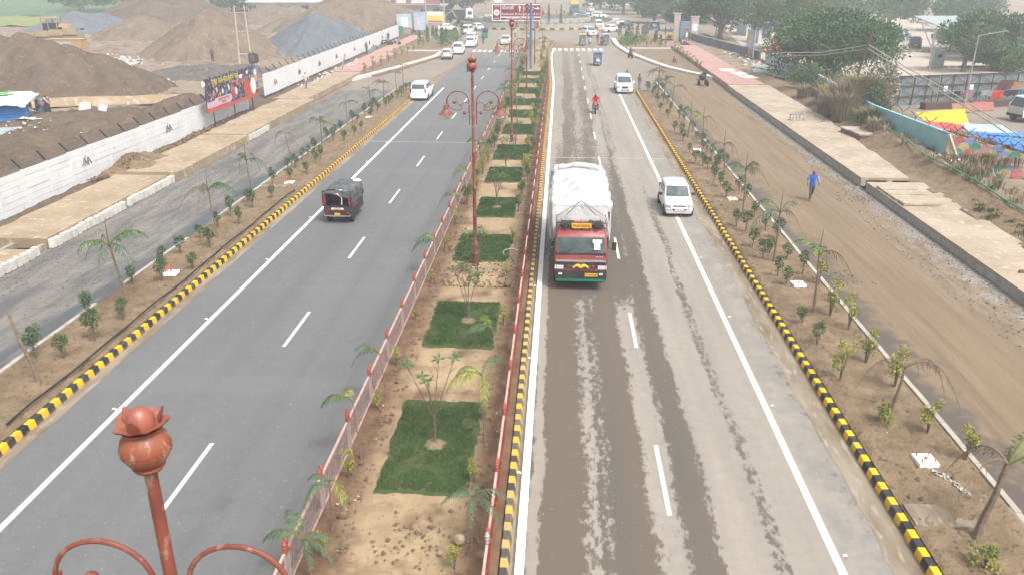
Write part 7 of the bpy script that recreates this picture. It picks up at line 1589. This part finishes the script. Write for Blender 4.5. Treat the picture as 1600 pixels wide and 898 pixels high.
for i, (x, y) in enumerate(((20.3,101.5),(21.0,98.2),(21.4,94.8))):
    b = B(); b.box((0, 0, .03), (1.6, 2.1, .06)); b.box((.3, .4, .08), (1.0, .8, .05), 0, rot=(0, 0, .4)); tag(part('white_board', b, M['white_paint'], None, (x, y, .585), .15*i), 'white board on the right pink walkway, %s from the far end' % nth(i+1), 'board', 'white boards on the right pink walkway')
# objects on the drain walk
t = thing('brick_chamber', 'square brick chamber with a concrete lid beside the right drain walk', 'chamber', (22.55, 60.6, .0), .12)
b = B(); b.bx(-1.02, 1.02, -1.5, 1.5, -.2, .82); part('core', b, M['soil'], t)
M['brick'] = pm('brick', (.20,.085,.06), (.15,.065,.05), 7, .9)
b = B()
for r_ in range(6):
    for side in range(4):
        n = 9 if side % 2 == 0 else 13
        for j in range(n):
            o_ = .5 if r_ % 2 else .25
            if side == 0: b.box((-1.0+.225*(j+o_), -1.53, .06+.13*r_), (.212, .10, .115))
            elif side == 2: b.box((-1.0+.225*(j+o_), 1.53, .06+.13*r_), (.212, .10, .115))
            else: b.box(((-1.05 if side == 1 else 1.05), -1.45+.225*(j+o_), .06+.13*r_), (.10, .212, .115))
o = part('bricks', b, M['brick'], t); o['kind'] = 'stuff'
b = B(); b.bx(-1.12, 1.12, -1.6, .2, .83, .95); part('lid', b, M['slab_right'], t); b = B(); b.bx(-1.12, 1.12, .22, 1.6, .82, .92); part('lid', b, M['pale_concrete'], t)
t = thing('iron_grating', 'small grey iron frame standing on the right drain walk', 'grating', (19.4, 66.8, .56), .3)
for i in range(4): b = B(); b.tube([(-.5+.3*i, -.2, 0), (-.5+.3*i, -.15, .45), (-.5+.3*i, .3, .45), (-.5+.3*i, .35, 0)], .05, 5); part('hoop', b, M['grey_steel'], t)
b = B(); b.box((-.05, .05, .04), (1.2, .6, .06)); part('base', b, M['pale_concrete'], t)
b = B(); P = [(20.4+2.6*.99, 66, .9),(23.5,60,1.2),(23.4,56.3,1.35),(22.7,51.1,1.2),(22.9,46.9,1.1),(23.0,43.7,1.0),(22.8,40.9,.9),(22.9,36,.8)]
b.tube([(x, y, z+.12) for x, y, z in P], .045, 6); tag(part('green_hose', b, pm('green_hose', (.05,.28,.14), None, 3, .5), smooth=True), 'green hose lying along the right bank below the painted wall', 'hose')
for i, (x, y, s) in enumerate(((18.9,31.6,.10),(20.9,27.2,.18))): b = B(); b.box((0, 0, .06), (s*2, s*1.3, .12), taper=.8); tag(part('loose_brick', b, M['brick'], None, (x, y, .475), .6*i), ('small' if i == 0 else 'larger') + ' loose brick lying on the near right drain slab', 'brick')
# lamp foundation pads in the beds
def pad(x, y, label, red, grp):
    t = thing('foundation_pad', label, 'foundation', (x, y, .2), rr(-.1, .1), grp); b = B(); b.box((0, 0, .04), (.5, .5, .12)); part('pad', b, M['white_paint'], t)
    for q in range(4): b = B(); b.tube([(.16*(-1)**q, .16*(1 if q < 2 else -1), .09), (.16*(-1)**q, .16*(1 if q < 2 else -1), .2)], .014, 5); part('bolt', b, M['rust'], t)
    b = B(); b.tube([(0, 0, .09), (.02, 0, .16 if not red else .45)], .035, 6)
    if red: b.tube([(-.18, .05, .09), (-.2, .05, .3)], .035, 6)
    part('conduit', b, pm('conduit_red', (.55,.09,.05), None, 3, .5) if 'conduit_red' not in M else M['conduit_red'], t)
for i, (x, y) in enumerate(((9.55,18.0),(9.7,30.4),(9.6,43.2),(9.7,56.2))): pad(x, y, 'white bolted foundation pad, %s from the camera in the right bed' % nth(i+1), False, 'lamp foundation pads in the beds')
for i, (x, y) in enumerate(((-15.9,30.2),(-15.8,45.4),(-16.2,68.1))): pad(x, y, 'white foundation pad with orange pipes, %s from the camera in the left bed' % nth(i+1), True, 'lamp foundation pads in the beds')
b = B()
for i in range(60): f = i/59; x = 9.6+.95*f+.05*sin(f*9); y = 17.6-1.9*f; b.box((x+rr(-.05, .05), y+rr(-.05, .05), .215), (rr(.03, .12)*(1.2-f), rr(.03, .12)*(1.2-f), .02), 0, rot=(0, 0, rr(0, 3)))
tag(part('spilt_cement', b, M['rubble_pale']), 'streak of spilt cement running from the nearest pad in the right bed', kind='stuff')
b = B(); b.tube([(-14.93+.03*sin(y*.9), y, .34+.02*sin(y*1.7)) for y in [18.2+1.1*i for i in range(24)]], .03, 6); tag(part('drip_pipe', b, M['black_pipe'], smooth=True), 'black irrigation pipe lying along the left striped kerb', 'pipe')
b = B(); b.tube([(-2.0+.35*cos(a), 33.6+.5*sin(a), .24) for a in [.5+.3*i for i in range(12)]], .025, 6); tag(part('coiled_pipe', b, M['grey_steel'], smooth=True), 'curl of grey pipe lying in the median by the third lawn', 'pipe')
for i, (x, y, s, lb) in enumerate(((-1.98,14.2,.16,'big pale boulder near the right railing in the nearest bare patch'),(-2.35,13.8,.07,'small pale stone left of the big boulder in the median'),(-4.75,14.9,.13,'brown clod stone at the foot of the near left railing'),(-1.9,29.6,.17,'dark stone on the bare patch before the second lamp post'))):
    b = B(); b.ball((0, 0, s*.6), (s, s*.85, s*.8), 9, 0, 6); b.v = [tuple(Vector(p)*(1+.18*fbm(p[0]*7, p[1]*7+p[2]*9, 1, i))) for p in b.v]; tag(part('boulder', b, M['slab'] if i < 2 else M['soil_clod'], None, (x, y, .2), smooth=True), lb, 'stone')
# poles and cables
b = B(); b.tube([(0, 0, -.8), (.12, 0, 3), (.75, 0, 6.6)], [.13, .12, .09], 8); tag(part('wooden_pole', b, M['rust'], None, (27.55, 78, .2), smooth=True), 'leaning brown pole in front of the big spreading tree', 'pole')
for i, (dz, dy) in enumerate(((0, 0), (-.35, .4))):
    b = B(); b.tube([(22.6, 88, 3.9+dz), (25.3, 82, 4.5+dz*.7), (28.2, 78, 5.55+dz), (28.3, 70, 4.6+dz), (28.5, 60.5, 3.55+dz), (28.3, 54, 2.9+dz), (27.9, 49, 2.4+dz), (27.6, 44, 1.9+dz)], .042, 5); tag(part('overhead_cable', b, M['pale_concrete'], smooth=True), ('upper' if i == 0 else 'lower') + ' pale overhead cable sagging from the leaning brown pole', 'cable')
def lampr(x, y, h, dx, label, grp=None):
    t = thing('street_light', label, 'street light', (x, y, 0), 0, grp); b = B(); b.tube([(0, 0, 0), (0, 0, h)], [.085, .05], 8); part('pole', b, M['grey_steel'], t, smooth=True); b = B(); b.tube([(0, 0, h-.05), (dx*.9, 0, h+.3)], .025, 6); part('arm', b, M['tin_grey'], t); b = B(); b.box((dx*.97, 0, h+.32), (.4, .14, .07)); part('lamp_head', b, M['grey_steel'], t)
lampr(33.9, 70, 7.0, 2.1, 'tall grey street light in front of the corrugated fence'); lampr(46.6, 107, 5.2, -1.4, 'thin grey street light in the car park left of the small tree'); lampr(38.5, 150, 8.5, 2.8, 'street light with a long arm above the spreading tree'); lampr(28.9, 158, 9.5, 1.6, 'far street light among the trees of the dark wall')
b = B(); b.tube([(0, 0, 0), (0, 0, 9.5)], [.17, .1], 8); b.box((0, 0, 8.6), (1.8, .1, .1)); tag(part('utility_pole', b, M['rust'], None, (30.9, 136, 0), smooth=True), 'brown utility pole standing among the trees behind the hoarding', 'pole')
# corrugated fence with steel frame
M['tin_fence'] = pm('tin_fence', (.20,.24,.25), (.165,.20,.21), 1.2, .5)
t = thing('corrugated_fence', 'grey corrugated sheet fence with rusty steel frames behind the clothes lines', 'fence', (34.2, 79.2, -.15), atan2(3.5, 11.6))
for i in range(9):
    b = B(); ribbed(b, 2.86, 2.85, 12, TR((-5.4+2.9*i, .1, 0), 0, 0, 0)); part('sheet', b, M['tin_fence'], t)
b = B()
for i in range(19):
    x = -6.8+1.45*i; b.box((x, -.04, 1.45), (.055 if i % 4 else .11, .08, 2.95))
for z in (.05, 1.0, 1.95, 2.85): b.box((6.2, .0, z), (26.1, .07, .09))
for i in range(6):
    x = -6.8+2.9*i
    for s in (-1, 1): b.tube([(x+1.45, -.02, 2.8), (x+1.45+s*1.4, -.02, 2.0)], .025, 4); b.tube([(x+1.45, -.02, 1.9), (x+1.45+s*1.4, -.02, 1.05)], .025, 4); b.tube([(x+1.45, -.02, .95), (x+1.45+s*1.4, -.02, .1)], .025, 4)
part('steel_frame', b, M['rust'], t)
for x, z in ((2.5, 1.6), (5.4, 1.65)): b = B(); b.box((x, -.09, z), (.42, .02, .5)); part('paper_notice', b, M['wall_white'], t)
t = thing('clothes_line', 'washing line strung in front of the corrugated fence', 'clothes line', (0, 0, 0))
b = B(); b.tube([(34.5, 77.6, 1.55), (38, 78.3, 1.45), (41, 79, 1.35), (44, 79.8, 1.6)], .012, 4); part('line', b, M['pale_concrete'], t); b = B(); b.box((34.5, 77.6, .8), (.07, .07, 1.6)); b.box((44, 79.8, .8), (.07, .07, 1.6)); part('prop', b, M['rust'], t)
for i, (x, c, w_, h_, lb) in enumerate(((37.0,(.02,.03,.05),.6,.75,'navy garment'),(38.2,(.42,.20,.30),.85,.7,'pink cloth'),(39.1,(.03,.28,.16),.5,.35,'green cloth'),(40.0,(.42,.44,.42),1.0,.6,'white cloth'),(41.1,(.62,.06,.03),1.1,.95,'bright red cloth'),(42.5,(.04,.05,.06),1.3,.7,'black cloths'),(43.5,(.05,.22,.42),.5,.5,'blue cloth'))):
    y = 77.6 + (x-34.5)*.228; b = B(); b.grid(6, 5, lambda u, v: (x-w_/2+w_*u, y + .05*sin(u*8+i) + .1*v, 1.45-h_*v*(1-.25*abs(sin(u*4+i))))); b.grid(6, 5, lambda u, v: (x+w_/2-w_*u, y+.015 + .05*sin((1-u)*8+i) + .1*v, 1.45-h_*v*(1-.25*abs(sin((1-u)*4+i))))); tag(part('washing', b, cloth(c), None, smooth=True), '%s hanging on the line before the corrugated fence' % lb, 'washing', 'washing on the line')
for x, c, z, w_, h_, lb in ((42.6,(.10,.05,.045),2.2,1.3,1.0,'dark brown'),(43.7,(.36,.20,.09),2.0,.9,.9,'ochre brown')): b = B(); b.grid(8, 6, lambda u, v: (x-w_/2+w_*u-.3*v, 80.6+.05*sin(u*7), z-h_*v)); b.grid(8, 6, lambda u, v: (x+w_/2-w_*u-.3*v, 80.64+.05*sin((1-u)*7), z-h_*v)); tag(part('blanket', b, cloth(c), None, smooth=True), lb + ' blanket hung on the rusty fence post', 'blanket')
# tents, tarps and clutter of the yard
def sheet_thing(name, label, pts, c, cat, nz=.12, n=14, th=.03):
    p = [Vector(q) for q in pts]; b = B()
    def f(u, v, o=0): 
        q = (p[0]*(1-u)+p[1]*u)*(1-v) + (p[3]*(1-u)+p[2]*u)*v; return (q.x, q.y, q.z + nz*fbm(q.x*.9, q.y*.9, 1, 5) - nz*1.5*sin(u*pi)*sin(v*pi) + o)
    b.grid(n, n, f); b.grid(n, n, lambda u, v: f(1-u, v, -th)); return tag(part(name, b, M[c] if isinstance(c, str) else cloth(c), None, smooth=True), label, cat)
sheet_thing('tarpaulin', 'yellow tarpaulin of the tent behind the teal wall', [(26.2,59.5,1.85),(30.0,60.6,1.35),(30.6,63,2.15),(27.0,63,1.9)], (.60,.45,.04), 'tarpaulin')
sheet_thing('tarpaulin', 'red tarpaulin below the yellow one of the tent', [(25.6,56.5,1.75),(27.8,57.2,1.5),(29.0,59.6,1.6),(26.2,59.4,1.9)], (.50,.10,.09), 'tarpaulin')
sheet_thing('tarpaulin', 'red tarpaulin end flap right of the yellow tent', [(29.2,60.4,1.2),(30.6,61,.9),(30.7,63,1.3),(30.6,63.0,2.1)], (.56,.07,.05), 'tarpaulin', .05)
sheet_thing('tarpaulin', 'red cloth hung beside the tall dry grass', [(26.2,75.5,2.1),(29.0,75.8,2.3),(29.0,75.5,.9),(26.2,75.2,.6)], (.46,.09,.08), 'tarpaulin', .08)
sheet_thing('tarpaulin', 'bright blue tarpaulin roof with black printed script behind the balloon end wall', [(27.6,50.2,1.75),(33,51,1.0),(33.5,56.5,1.55),(26.9,54.6,2.0)], (.05,.23,.60), 'tarpaulin', .15)
b = B()
for i in range(22):
    x, y = 27.6+.2*i, 53.4+.05*i; z = 2.0-.018*i; b.tube([(x, y, z+.02*sin(i)), (x+rr(.1, .2), y+rr(-.3, .3), z), (x+rr(.15, .3), y+rr(-.5, .3), z-.02)], .03, 4)
tag(part('printed_script', b, M['ink']), 'black scribbled script on the bright blue tarpaulin', 'script')
sheet_thing('tarpaulin', 'teal corrugated roof sheet behind the blue tarpaulin', [(28.8,58.2,1.35),(33.0,59.4,.95),(33.0,61.5,1.25),(29.2,60.4,1.55)], 'tin_grey', 'roof sheet', .03)
b = B(); b.box((30.6, 57.6, 1.45), (4.6, .10, .10), 0, rot=(0, .1, .26)); tag(part('white_pipe', b, M['wall_white']), 'white pipe lying along the edge of the blue tarpaulin roof', 'pipe')
b = B(); b.bx(0, 9, 0, .8, 0, .55); b.bx(0, 9, .02, .78, .551, .6); tag(part('timber_stack', b, M['rust'], None, (33.5, 76.2, 0), .28), 'low dark stack of timber under the washing line', 'timber stack')
for i, (x, y, c, lb) in enumerate(((35.2,75.0,(.30,.16,.10),'orange-brown'),(37.6,76.2,(.32,.12,.10),'faded red'))): sheet_thing('cloth_cover', '%s cloth thrown over the timber stack' % lb, [(x,y,.75),(x+2.1,y+.6,.75),(x+2.0,y-.1,.05),(x-.1,y-.7,.05)], c, 'cloth', .08)
random.seed(61)
b = B()
for i in range(260):
    x = rr(24.4, 31); y = EW(x)+rr(-.1, .9); a = rr(0, 6.28); zt = ET(x); b.tube([(x, y, zt+rr(-.15, .25)), (x+.7*cos(a), y+.6*sin(a), zt+rr(-.2, .45))], rr(.008, .02), 3, 0, False)
tag(part('dry_brushwood', b, M['rust']), 'tangle of dry thorn branches along the top of the balloon end wall', kind='stuff')
# pickup at the right border
t = thing('small_lorry', 'dusty white small lorry cut off by the right border', 'lorry', (40.6, 71.0, 0), -pi/2+.25)
b = B(); cs = [(-1.6,.7,.45),(-1.6,1.15,.5),(-1.2,1.95,.75),(-.95,2.1,.8)]
b.add([(-.85,-2.3,.45),(.85,-2.3,.45),(.85,-.8,.45),(-.85,-.8,.45),(-.85,-2.3,1.2),(.85,-2.3,1.2),(.85,-.8,1.2),(-.85,-.8,1.2),(-.78,-1.9,2.05),(.78,-1.9,2.05),(.8,-.85,2.1),(-.8,-.85,2.1)], [(3,2,1,0),(0,1,5,4),(1,2,6,5),(2,3,7,6),(3,0,4,7),(4,5,9,8),(5,6,10,9),(6,7,11,10),(7,4,8,11),(8,9,10,11)]); part('cab', b, paint('lorry_dusty', (.58,.56,.50), .6), t)
b = B(); quadpanel(b, [(-.75,-2.28,1.26),(.75,-2.28,1.26),(.7,-1.94,1.96),(-.7,-1.94,1.96)], .015); 
for s in (-1, 1): Q = [(s*.85,-2.1,1.28),(s*.85,-1.0,1.28),(s*.80,-1.0,1.95),(s*.79,-1.75,1.95)]; quadpanel(b, Q if s > 0 else Q[::-1], .012)
part('windows', b, M['car_glass'], t); b = B(); b.bx(-.9, .9, -.7, 2.2, .65, 1.25); b.bx(-.6, .6, -2.2, 2.1, .4, .64); part('load_bed', b, M['rick_teal'], t); b = B(); b.box((0, -2.32, .55), (1.7, .12, .22)); part('bumper', b, M['trim'], t)
for y in (-1.6, 1.4):
    for x in (-.8, .8): wheel(t, x, y, .36, .2, 'rim_dusty', 14)
# car park canopy, kerbs, cabinets
t = thing('parking_canopy', 'big grey sheet canopy on white trusses over the car park', 'canopy', (66.5, 133, 0), .1)
b = B(); T = TR((0, 0, 0)); ribbed(b, 20, 13.2, 40, TR((1, -5.6, 3.3), -pi/2+.135, 0, 0)); part('roof_sheet', b, M['tin_grey'], t)
for i in range(4):
    x = -8.7+6.3*i; b = B(); b.tube([(x, -5.5, 3.2), (x, 7.3, 4.95)], .09, 6); b.tube([(x, -5.2, 2.8), (x, 7.2, 4.3)], .06, 6); b.tube([(x, 1, 0), (x, 1, 3.6)], .12, 8); b.tube([(x, 1, .6), (x, -3.5, 2.9)], .09, 6); b.tube([(x, 1, .6), (x, 5, 3.9)], .09, 6)
    for k in range(6): b.tube([(x, -5+2.1*k, 2.85+.25*k), (x, -4+2.1*k, 3.4+.28*k)], .035, 4)
    part('truss', b, M['wall_white'], t)
t = thing('parking_canopy', 'bare white canopy truss left of the roofed canopy', 'canopy', (50.5, 141, 0), .0)
b = B(); b.tube([(-.5, 0, 4.7), (6.5, -4, 3.2)], .09, 6); b.tube([(0, 0, 0), (0, 0, 4.5)], .12, 8); b.tube([(0, 0, 4.2), (6.2, -3.8, 2.8)], .05, 5); b.tube([(5.6, -3.4, 0), (4.4, -2.6, 3.2)], .1, 6); part('truss', b, M['wall_white'], t)
b = B()
for i in range(50): b.box((46+.5*i, 131.5+.08*i, .12), (.49, .25, .24), i % 2)
for i in range(40): b.box((50+.5*i, 111.5+.05*i, .12), (.49, .25, .24), i % 2)
struct('car_park_kerbs', b, [M['yellow_dusty'], M['black_dusty']])
t = thing('electric_cabinet', 'grey electric cabinet on a plinth in the car park', 'cabinet', (48.9, 110.5, 0), .3); b = B(); b.bx(-.8, .8, -.4, .4, .3, 2.2); part('cabinet', b, M['tin_grey'], t); b = B(); b.bx(-.3, .3, -.43, -.4, 1.4, 1.8); part('panel', b, M['ink'], t); b = B(); b.bx(-.9, .9, -.5, .5, 0, .3); part('plinth', b, M['pale_concrete'], t)
# big trees
def tree(name, label, x, y, trunk_h, r, rz, zc, mats, n, seed, grp=None, leafL=.34, leafW=.17, clumps=34, flat=1.0, lean=0, spread=.85):
    random.seed(seed); t = thing(name, label, 'tree', (x, y, 0), 0, grp); b = B(); tips = []
    R0 = .05*r+.06
    b.tube([(0, 0, -.3), (lean*.3, .05, trunk_h*.5), (lean*.6, 0, trunk_h)], [R0*1.5, R0*1.1, R0*.9], 9)
    cl = []
    for i in range(clumps):
        d = rnd_dir(); d.z = abs(d.z)*1.0 - .35 if i % 3 else d.z; k = rr(.5, spread)
        c = Vector((d.x*r*k + lean, d.y*r*k, zc + d.z*rz*k)); cl.append((c, rr(.20, .38)*min(r, rz*1.6)))
    for i in range(9):
        c, q = cl[i]; a = Vector((lean*.6, 0, trunk_h*rr(.7, 1.0))); m = a.lerp(c, .5) + Vector((0, 0, rr(-.1, .5))); b.tube([a, m, c], [R0*.55, R0*.35, R0*.12], 6)
        for _ in range(2): e = m + rnd_dir()*r*.3; b.tube([m, e], [R0*.22, R0*.08], 5)
    part('trunk', b, M['bark'], t)
    f = B(); per = n//clumps
    for c, q in cl: leaves(f, c, (q*1.15, q*1.15, q*.8*flat), per, leafL, leafW, (0, 0, 1, 1, 2) if random.random() < .7 else (1, 2, 2), .45, .35)
    part('crown', f, [M[m] for m in mats], t); return t
TA = ('tree_leaf_a', 'tree_leaf_b', 'tree_leaf_c')
tree('spreading_tree', 'big dark spreading tree over the painted wall on the right', 30.8, 95.5, 1.6, 7.2, 4.6, 4.4, ('tree_leaf_a', 'tree_leaf_a', 'tree_leaf_b'), 30000, 1, None, .36, .17, 84, .62, 0, .95)
tree('small_tree', 'single leafy tree standing in the car park before the canopy', 50.8, 107, 2.0, 3.6, 2.8, 4.1, TA, 8000, 2, None, .34, .17, 30)
tree('dark_tree', 'dark rounded tree behind the far end of the dark wall', 29.5, 157, 2.5, 7.0, 5.2, 6.4, ('tree_leaf_a', 'tree_leaf_a', 'tree_leaf_b'), 14000, 3, None, .5, .26, 44)
tree('pale_tree', 'pale feathery tree behind the printed hoarding', 35.5, 134, 2.5, 7.0, 4.8, 5.6, ('tree_leaf_b', 'tree_leaf_c', 'tree_leaf_c'), 14000, 4, None, .5, .2, 44)
RTS = [(22.5,205,5,5,'dark tree overhanging the far right corner of the junction'),(30,228,8,7,'tall hazy tree beyond the pillars at the far right'),(18,246,6,5.5,'hazy tree left of the tall one beyond the junction'),(24,270,9,7,'broad hazy tree farthest along the right road'),(13,282,6,5,'hazy tree at the bend of the far right road'),(40,205,7,6,'broad tree behind the dark rounded tree'),(46,186,7,5.5,'tree between the pale feathery tree and the car park'),(58,182,7,5.5,'broad tree at the back of the car park'),(70,184,7.5,5.8,'large tree behind the canopy, left one'),(84,180,7,5.5,'large tree behind the canopy, right one'),(56,109,3.0,2.2,'bushy tree at the right border of the car park'),(60,122,5,4.2,'tall pale tree at the right border beside the canopy'),(34,252,8,6,'hazy tree behind the far right pillars'),(26,178,4.5,4,'small dark tree just beyond the dark wall'),(96,205,8,6,'hazy tree at the far right border'),(48,222,8,6,'hazy tree behind the broad right trees')]
for i, (x, y, r_, z_, lb) in enumerate(RTS): tree('roadside_tree', lb, x, y, z_*.4, r_, z_*.75, z_*.85, TA if i % 2 else ('tree_leaf_a', 'tree_leaf_b', 'tree_leaf_b'), 6500, 20+i, 'trees beyond the right verge', .62, .32, 34)
for i, (x, y, r_, z_, lb) in enumerate(((-34,238,5,5.5,'hazy tree between the shop row and the far poles'),(-26,246,4.5,6,'hazy tree right of the far utility poles'),(-94,240,8,4.6,'hazy tree left of the flat-roofed white building'),(-140,240,11,6,'wide hazy tree in the crop field at the far left'),(-128,250,9,6,'hazy tree right of the wide one in the crop field'),(-45,236,3,3.6,'small tree beside the pink shop row'))): tree('field_tree', lb, x, y, z_*.4, r_, z_*.6, z_*.8, TA, 5000, 50+i, 'trees beyond the left yard', .7, .36, 28)
b = B(); b.tube([(0, 0, 0), (0, 0, 9)], [.16, .1], 8); tag(part('utility_pole', b, M['pale_concrete'], None, (-101, 200, 0), smooth=True), 'thin pale pole rising before the far left field trees', 'pole')
# shrubs and dry grass of the right bank
def bush(name, label, x, y, z, r, n, mats, seed, L=.2):
    random.seed(seed); t = thing(name, label, 'bush', (x, y, z)); b = B()
    for i in range(6): a = rr(0, 6.28); b.tube([(0, 0, -.3), (.4*r*cos(a), .4*r*sin(a), r*.6), (.8*r*cos(a), .8*r*sin(a), r*rr(.7, 1.1))], [.04, .025, .01], 5)
    part('stem', b, M['bark'], t); f = B()
    for i in range(12): d = rnd_dir(); leaves(f, (d.x*r*.7, d.y*r*.7, r*.7+d.z*r*.4), r*.4, n//12, L, L*.5, (0, 1))
    part('foliage', f, [M[m] for m in mats], t)
bush('green_bush', 'green leafy bush growing at the end of the teal wall', 25.0, 66.5, 1.0, 1.5, 2600, ('tree_leaf_b', 'leaf_blue'), 7); bush('green_bush', 'dark green bush below the big spreading tree', 25.0, 85.5, .4, 1.9, 2600, ('tree_leaf_a', 'tree_leaf_b'), 8)
bush('green_bush', 'second dark bush beside the blue part of the painted wall', 25.6, 80, .4, 1.4, 1800, ('tree_leaf_a', 'tree_leaf_b'), 9); bush('grey_bush', 'grey-leaved dry bush in front of the corrugated fence', 29.8, 77.5, 1.2, 1.9, 1500, ('rubble_pale', 'dry_green'), 10, .34); bush('green_bush', 'pale green bush at the right border before the car park', 51.0, 93, .2, 2.6, 2800, ('tree_leaf_c', 'tree_leaf_b'), 11, .26); bush('green_bush', 'bright green bush touching the right border', 49.5, 88.0, 2.4, 1.6, 1800, ('tree_leaf_c', 'leaf_lime'), 12)
random.seed(88)
b = B()
def tussock(x, y, z, h, n, sp, m):
    for _ in range(n):
        a = rr(0, 6.28); r_ = sp*random.random(); px, py = x+r_*cos(a), y+r_*sin(a); l = h*rr(.5, 1.1); o = rr(.15, .6)*l; e = (px+o*cos(a), py+o*sin(a), z+l*rr(.75, 1)); mid = (px+o*.35*cos(a), py+o*.35*sin(a), z+l*.6); w = .018
        sx, sy = -w*sin(a), w*cos(a); b.add([(px-sx, py-sy, z-.1), (px+sx, py+sy, z-.1), (mid[0]+sx, mid[1]+sy, mid[2]), (mid[0]-sx, mid[1]-sy, mid[2]), e], [(0, 1, 2, 3), (3, 2, 4)], m)
for x, y, z, h, n, sp in ((23.2,66.8,.7,2.6,1100,1.1),(23.9,69.0,.8,3.2,1500,1.3),(25.6,70.5,.9,3.5,1300,1.3),(22.8,70.2,.5,1.5,600,.8),(25.4,66.3,.8,2.0,600,.9),(23.8,64.2,.8,1.4,450,.8),(28,73.5,.8,2.6,600,1),(24.2,74,.4,1.8,500,.9),(23.6,62.2,1.0,1.6,600,.8),(23.2,60,1.0,1.1,350,.7),(24.6,77,.4,2.0,500,.9),(24.0,81,.3,1.6,400,.8)): tussock(x, y, z, h, n, sp, 0 if random.random() < .75 else 1); tussock(x, y, z, h*.8, n//3, sp, 1)
for _ in range(70): x, y = rr(22.8, 24.2) + (rr(0, 4.5) if _ % 2 else 0), rr(38, 63); y = min(y, EW(x)-.6) if x > 24 else y; tussock(x, y, .95, rr(.4, .9), 40, .35, 0 if random.random() < .8 else 1)
for _ in range(24): x, y = rr(21.3, 23.2), rr(34, 43); tussock(x, y, .55, rr(.15, .3), 70, .4, 1)
tag(part('dry_grass', b, [M['dry_grass'], M['dry_green']]), 'tall dry tussock grass covering the right bank', kind='stuff')
M['faded_post'] = pm('faded_post', (.34,.12,.11), None, 3, .7)
# pillars and little red post at the far right corner
for i, (x, y, w_, h_, m, lb) in enumerate(((20.9,153,1.1,4.6,'bld_pink','pink gate pillar at the far right corner of the junction'),(23.6,150,1.3,4.2,'bld_pink','wide pinkish pillar with a blue board left of the dark wall'),(22.0,148,.5,2.4,'faded_post','short red post between the pink pillars'))): b = B(); b.box((0, 0, h_/2), (w_, .8, h_)); b.box((0, 0, h_+.1), (w_+.25, 1.0, .2)); b.box((0, -.42, h_*.6), (w_*.7, .05, h_*.3), 1); tag(part('pillar', b, [M[m], M['wall_white'] if i else M[m]], None, (x, y, 0)), lb, 'pillar')
t = thing('blue_gate', 'blue gate between the pink pillars at the far right', 'gate', (22.4, 152.5, 0)); b = B(); b.bx(-.9, .9, -.05, .05, .1, 3.4); part('leaf', b, pm('gate_blue', (.16,.25,.32), None, 3, .6), t); b = B(); b.bx(-1.0, -.9, -.06, .06, 0, 3.6); b.bx(.9, 1.0, -.06, .06, 0, 3.6); part('frame', b, M['rust'], t)
building('small kiosk with a blue canopy behind the big spreading tree', (37, 148, 0), 5, 4, 2.8, 'bld_white', 1, 2, roofm='roof_blue', over=.5); sheet_thing('awning', 'red awning left of the big spreading tree', [(26.8,112,2.0),(30.5,118,3.4),(31.5,114,3.2),(28.6,109,2.0)], (.50,.12,.12), 'awning')
building('low whitewashed house behind the pale feathery tree', (43, 165, 0), 14, 9, 3.4, 'bld_white', 1, 4)
# ================================================================ haze: even air round the camera and the whole scene
b = B(); b.bx(-380, 240, -40, 470, -1.2, 15.0)
hz = NT('haze'); hz.nt.nodes.remove(hz.p); pv = hz.n('VolumePrincipled'); pv.inputs['Color'].default_value = (.88, .95, 1.0, 1); pv.inputs['Density'].default_value = HAZE; pv.inputs['Anisotropy'].default_value = .2
hz.l(pv.outputs[0], hz.nt.nodes['Material Output'].inputs['Volume'])
tag(part('haze', b, hz.mat), kind='stuff')
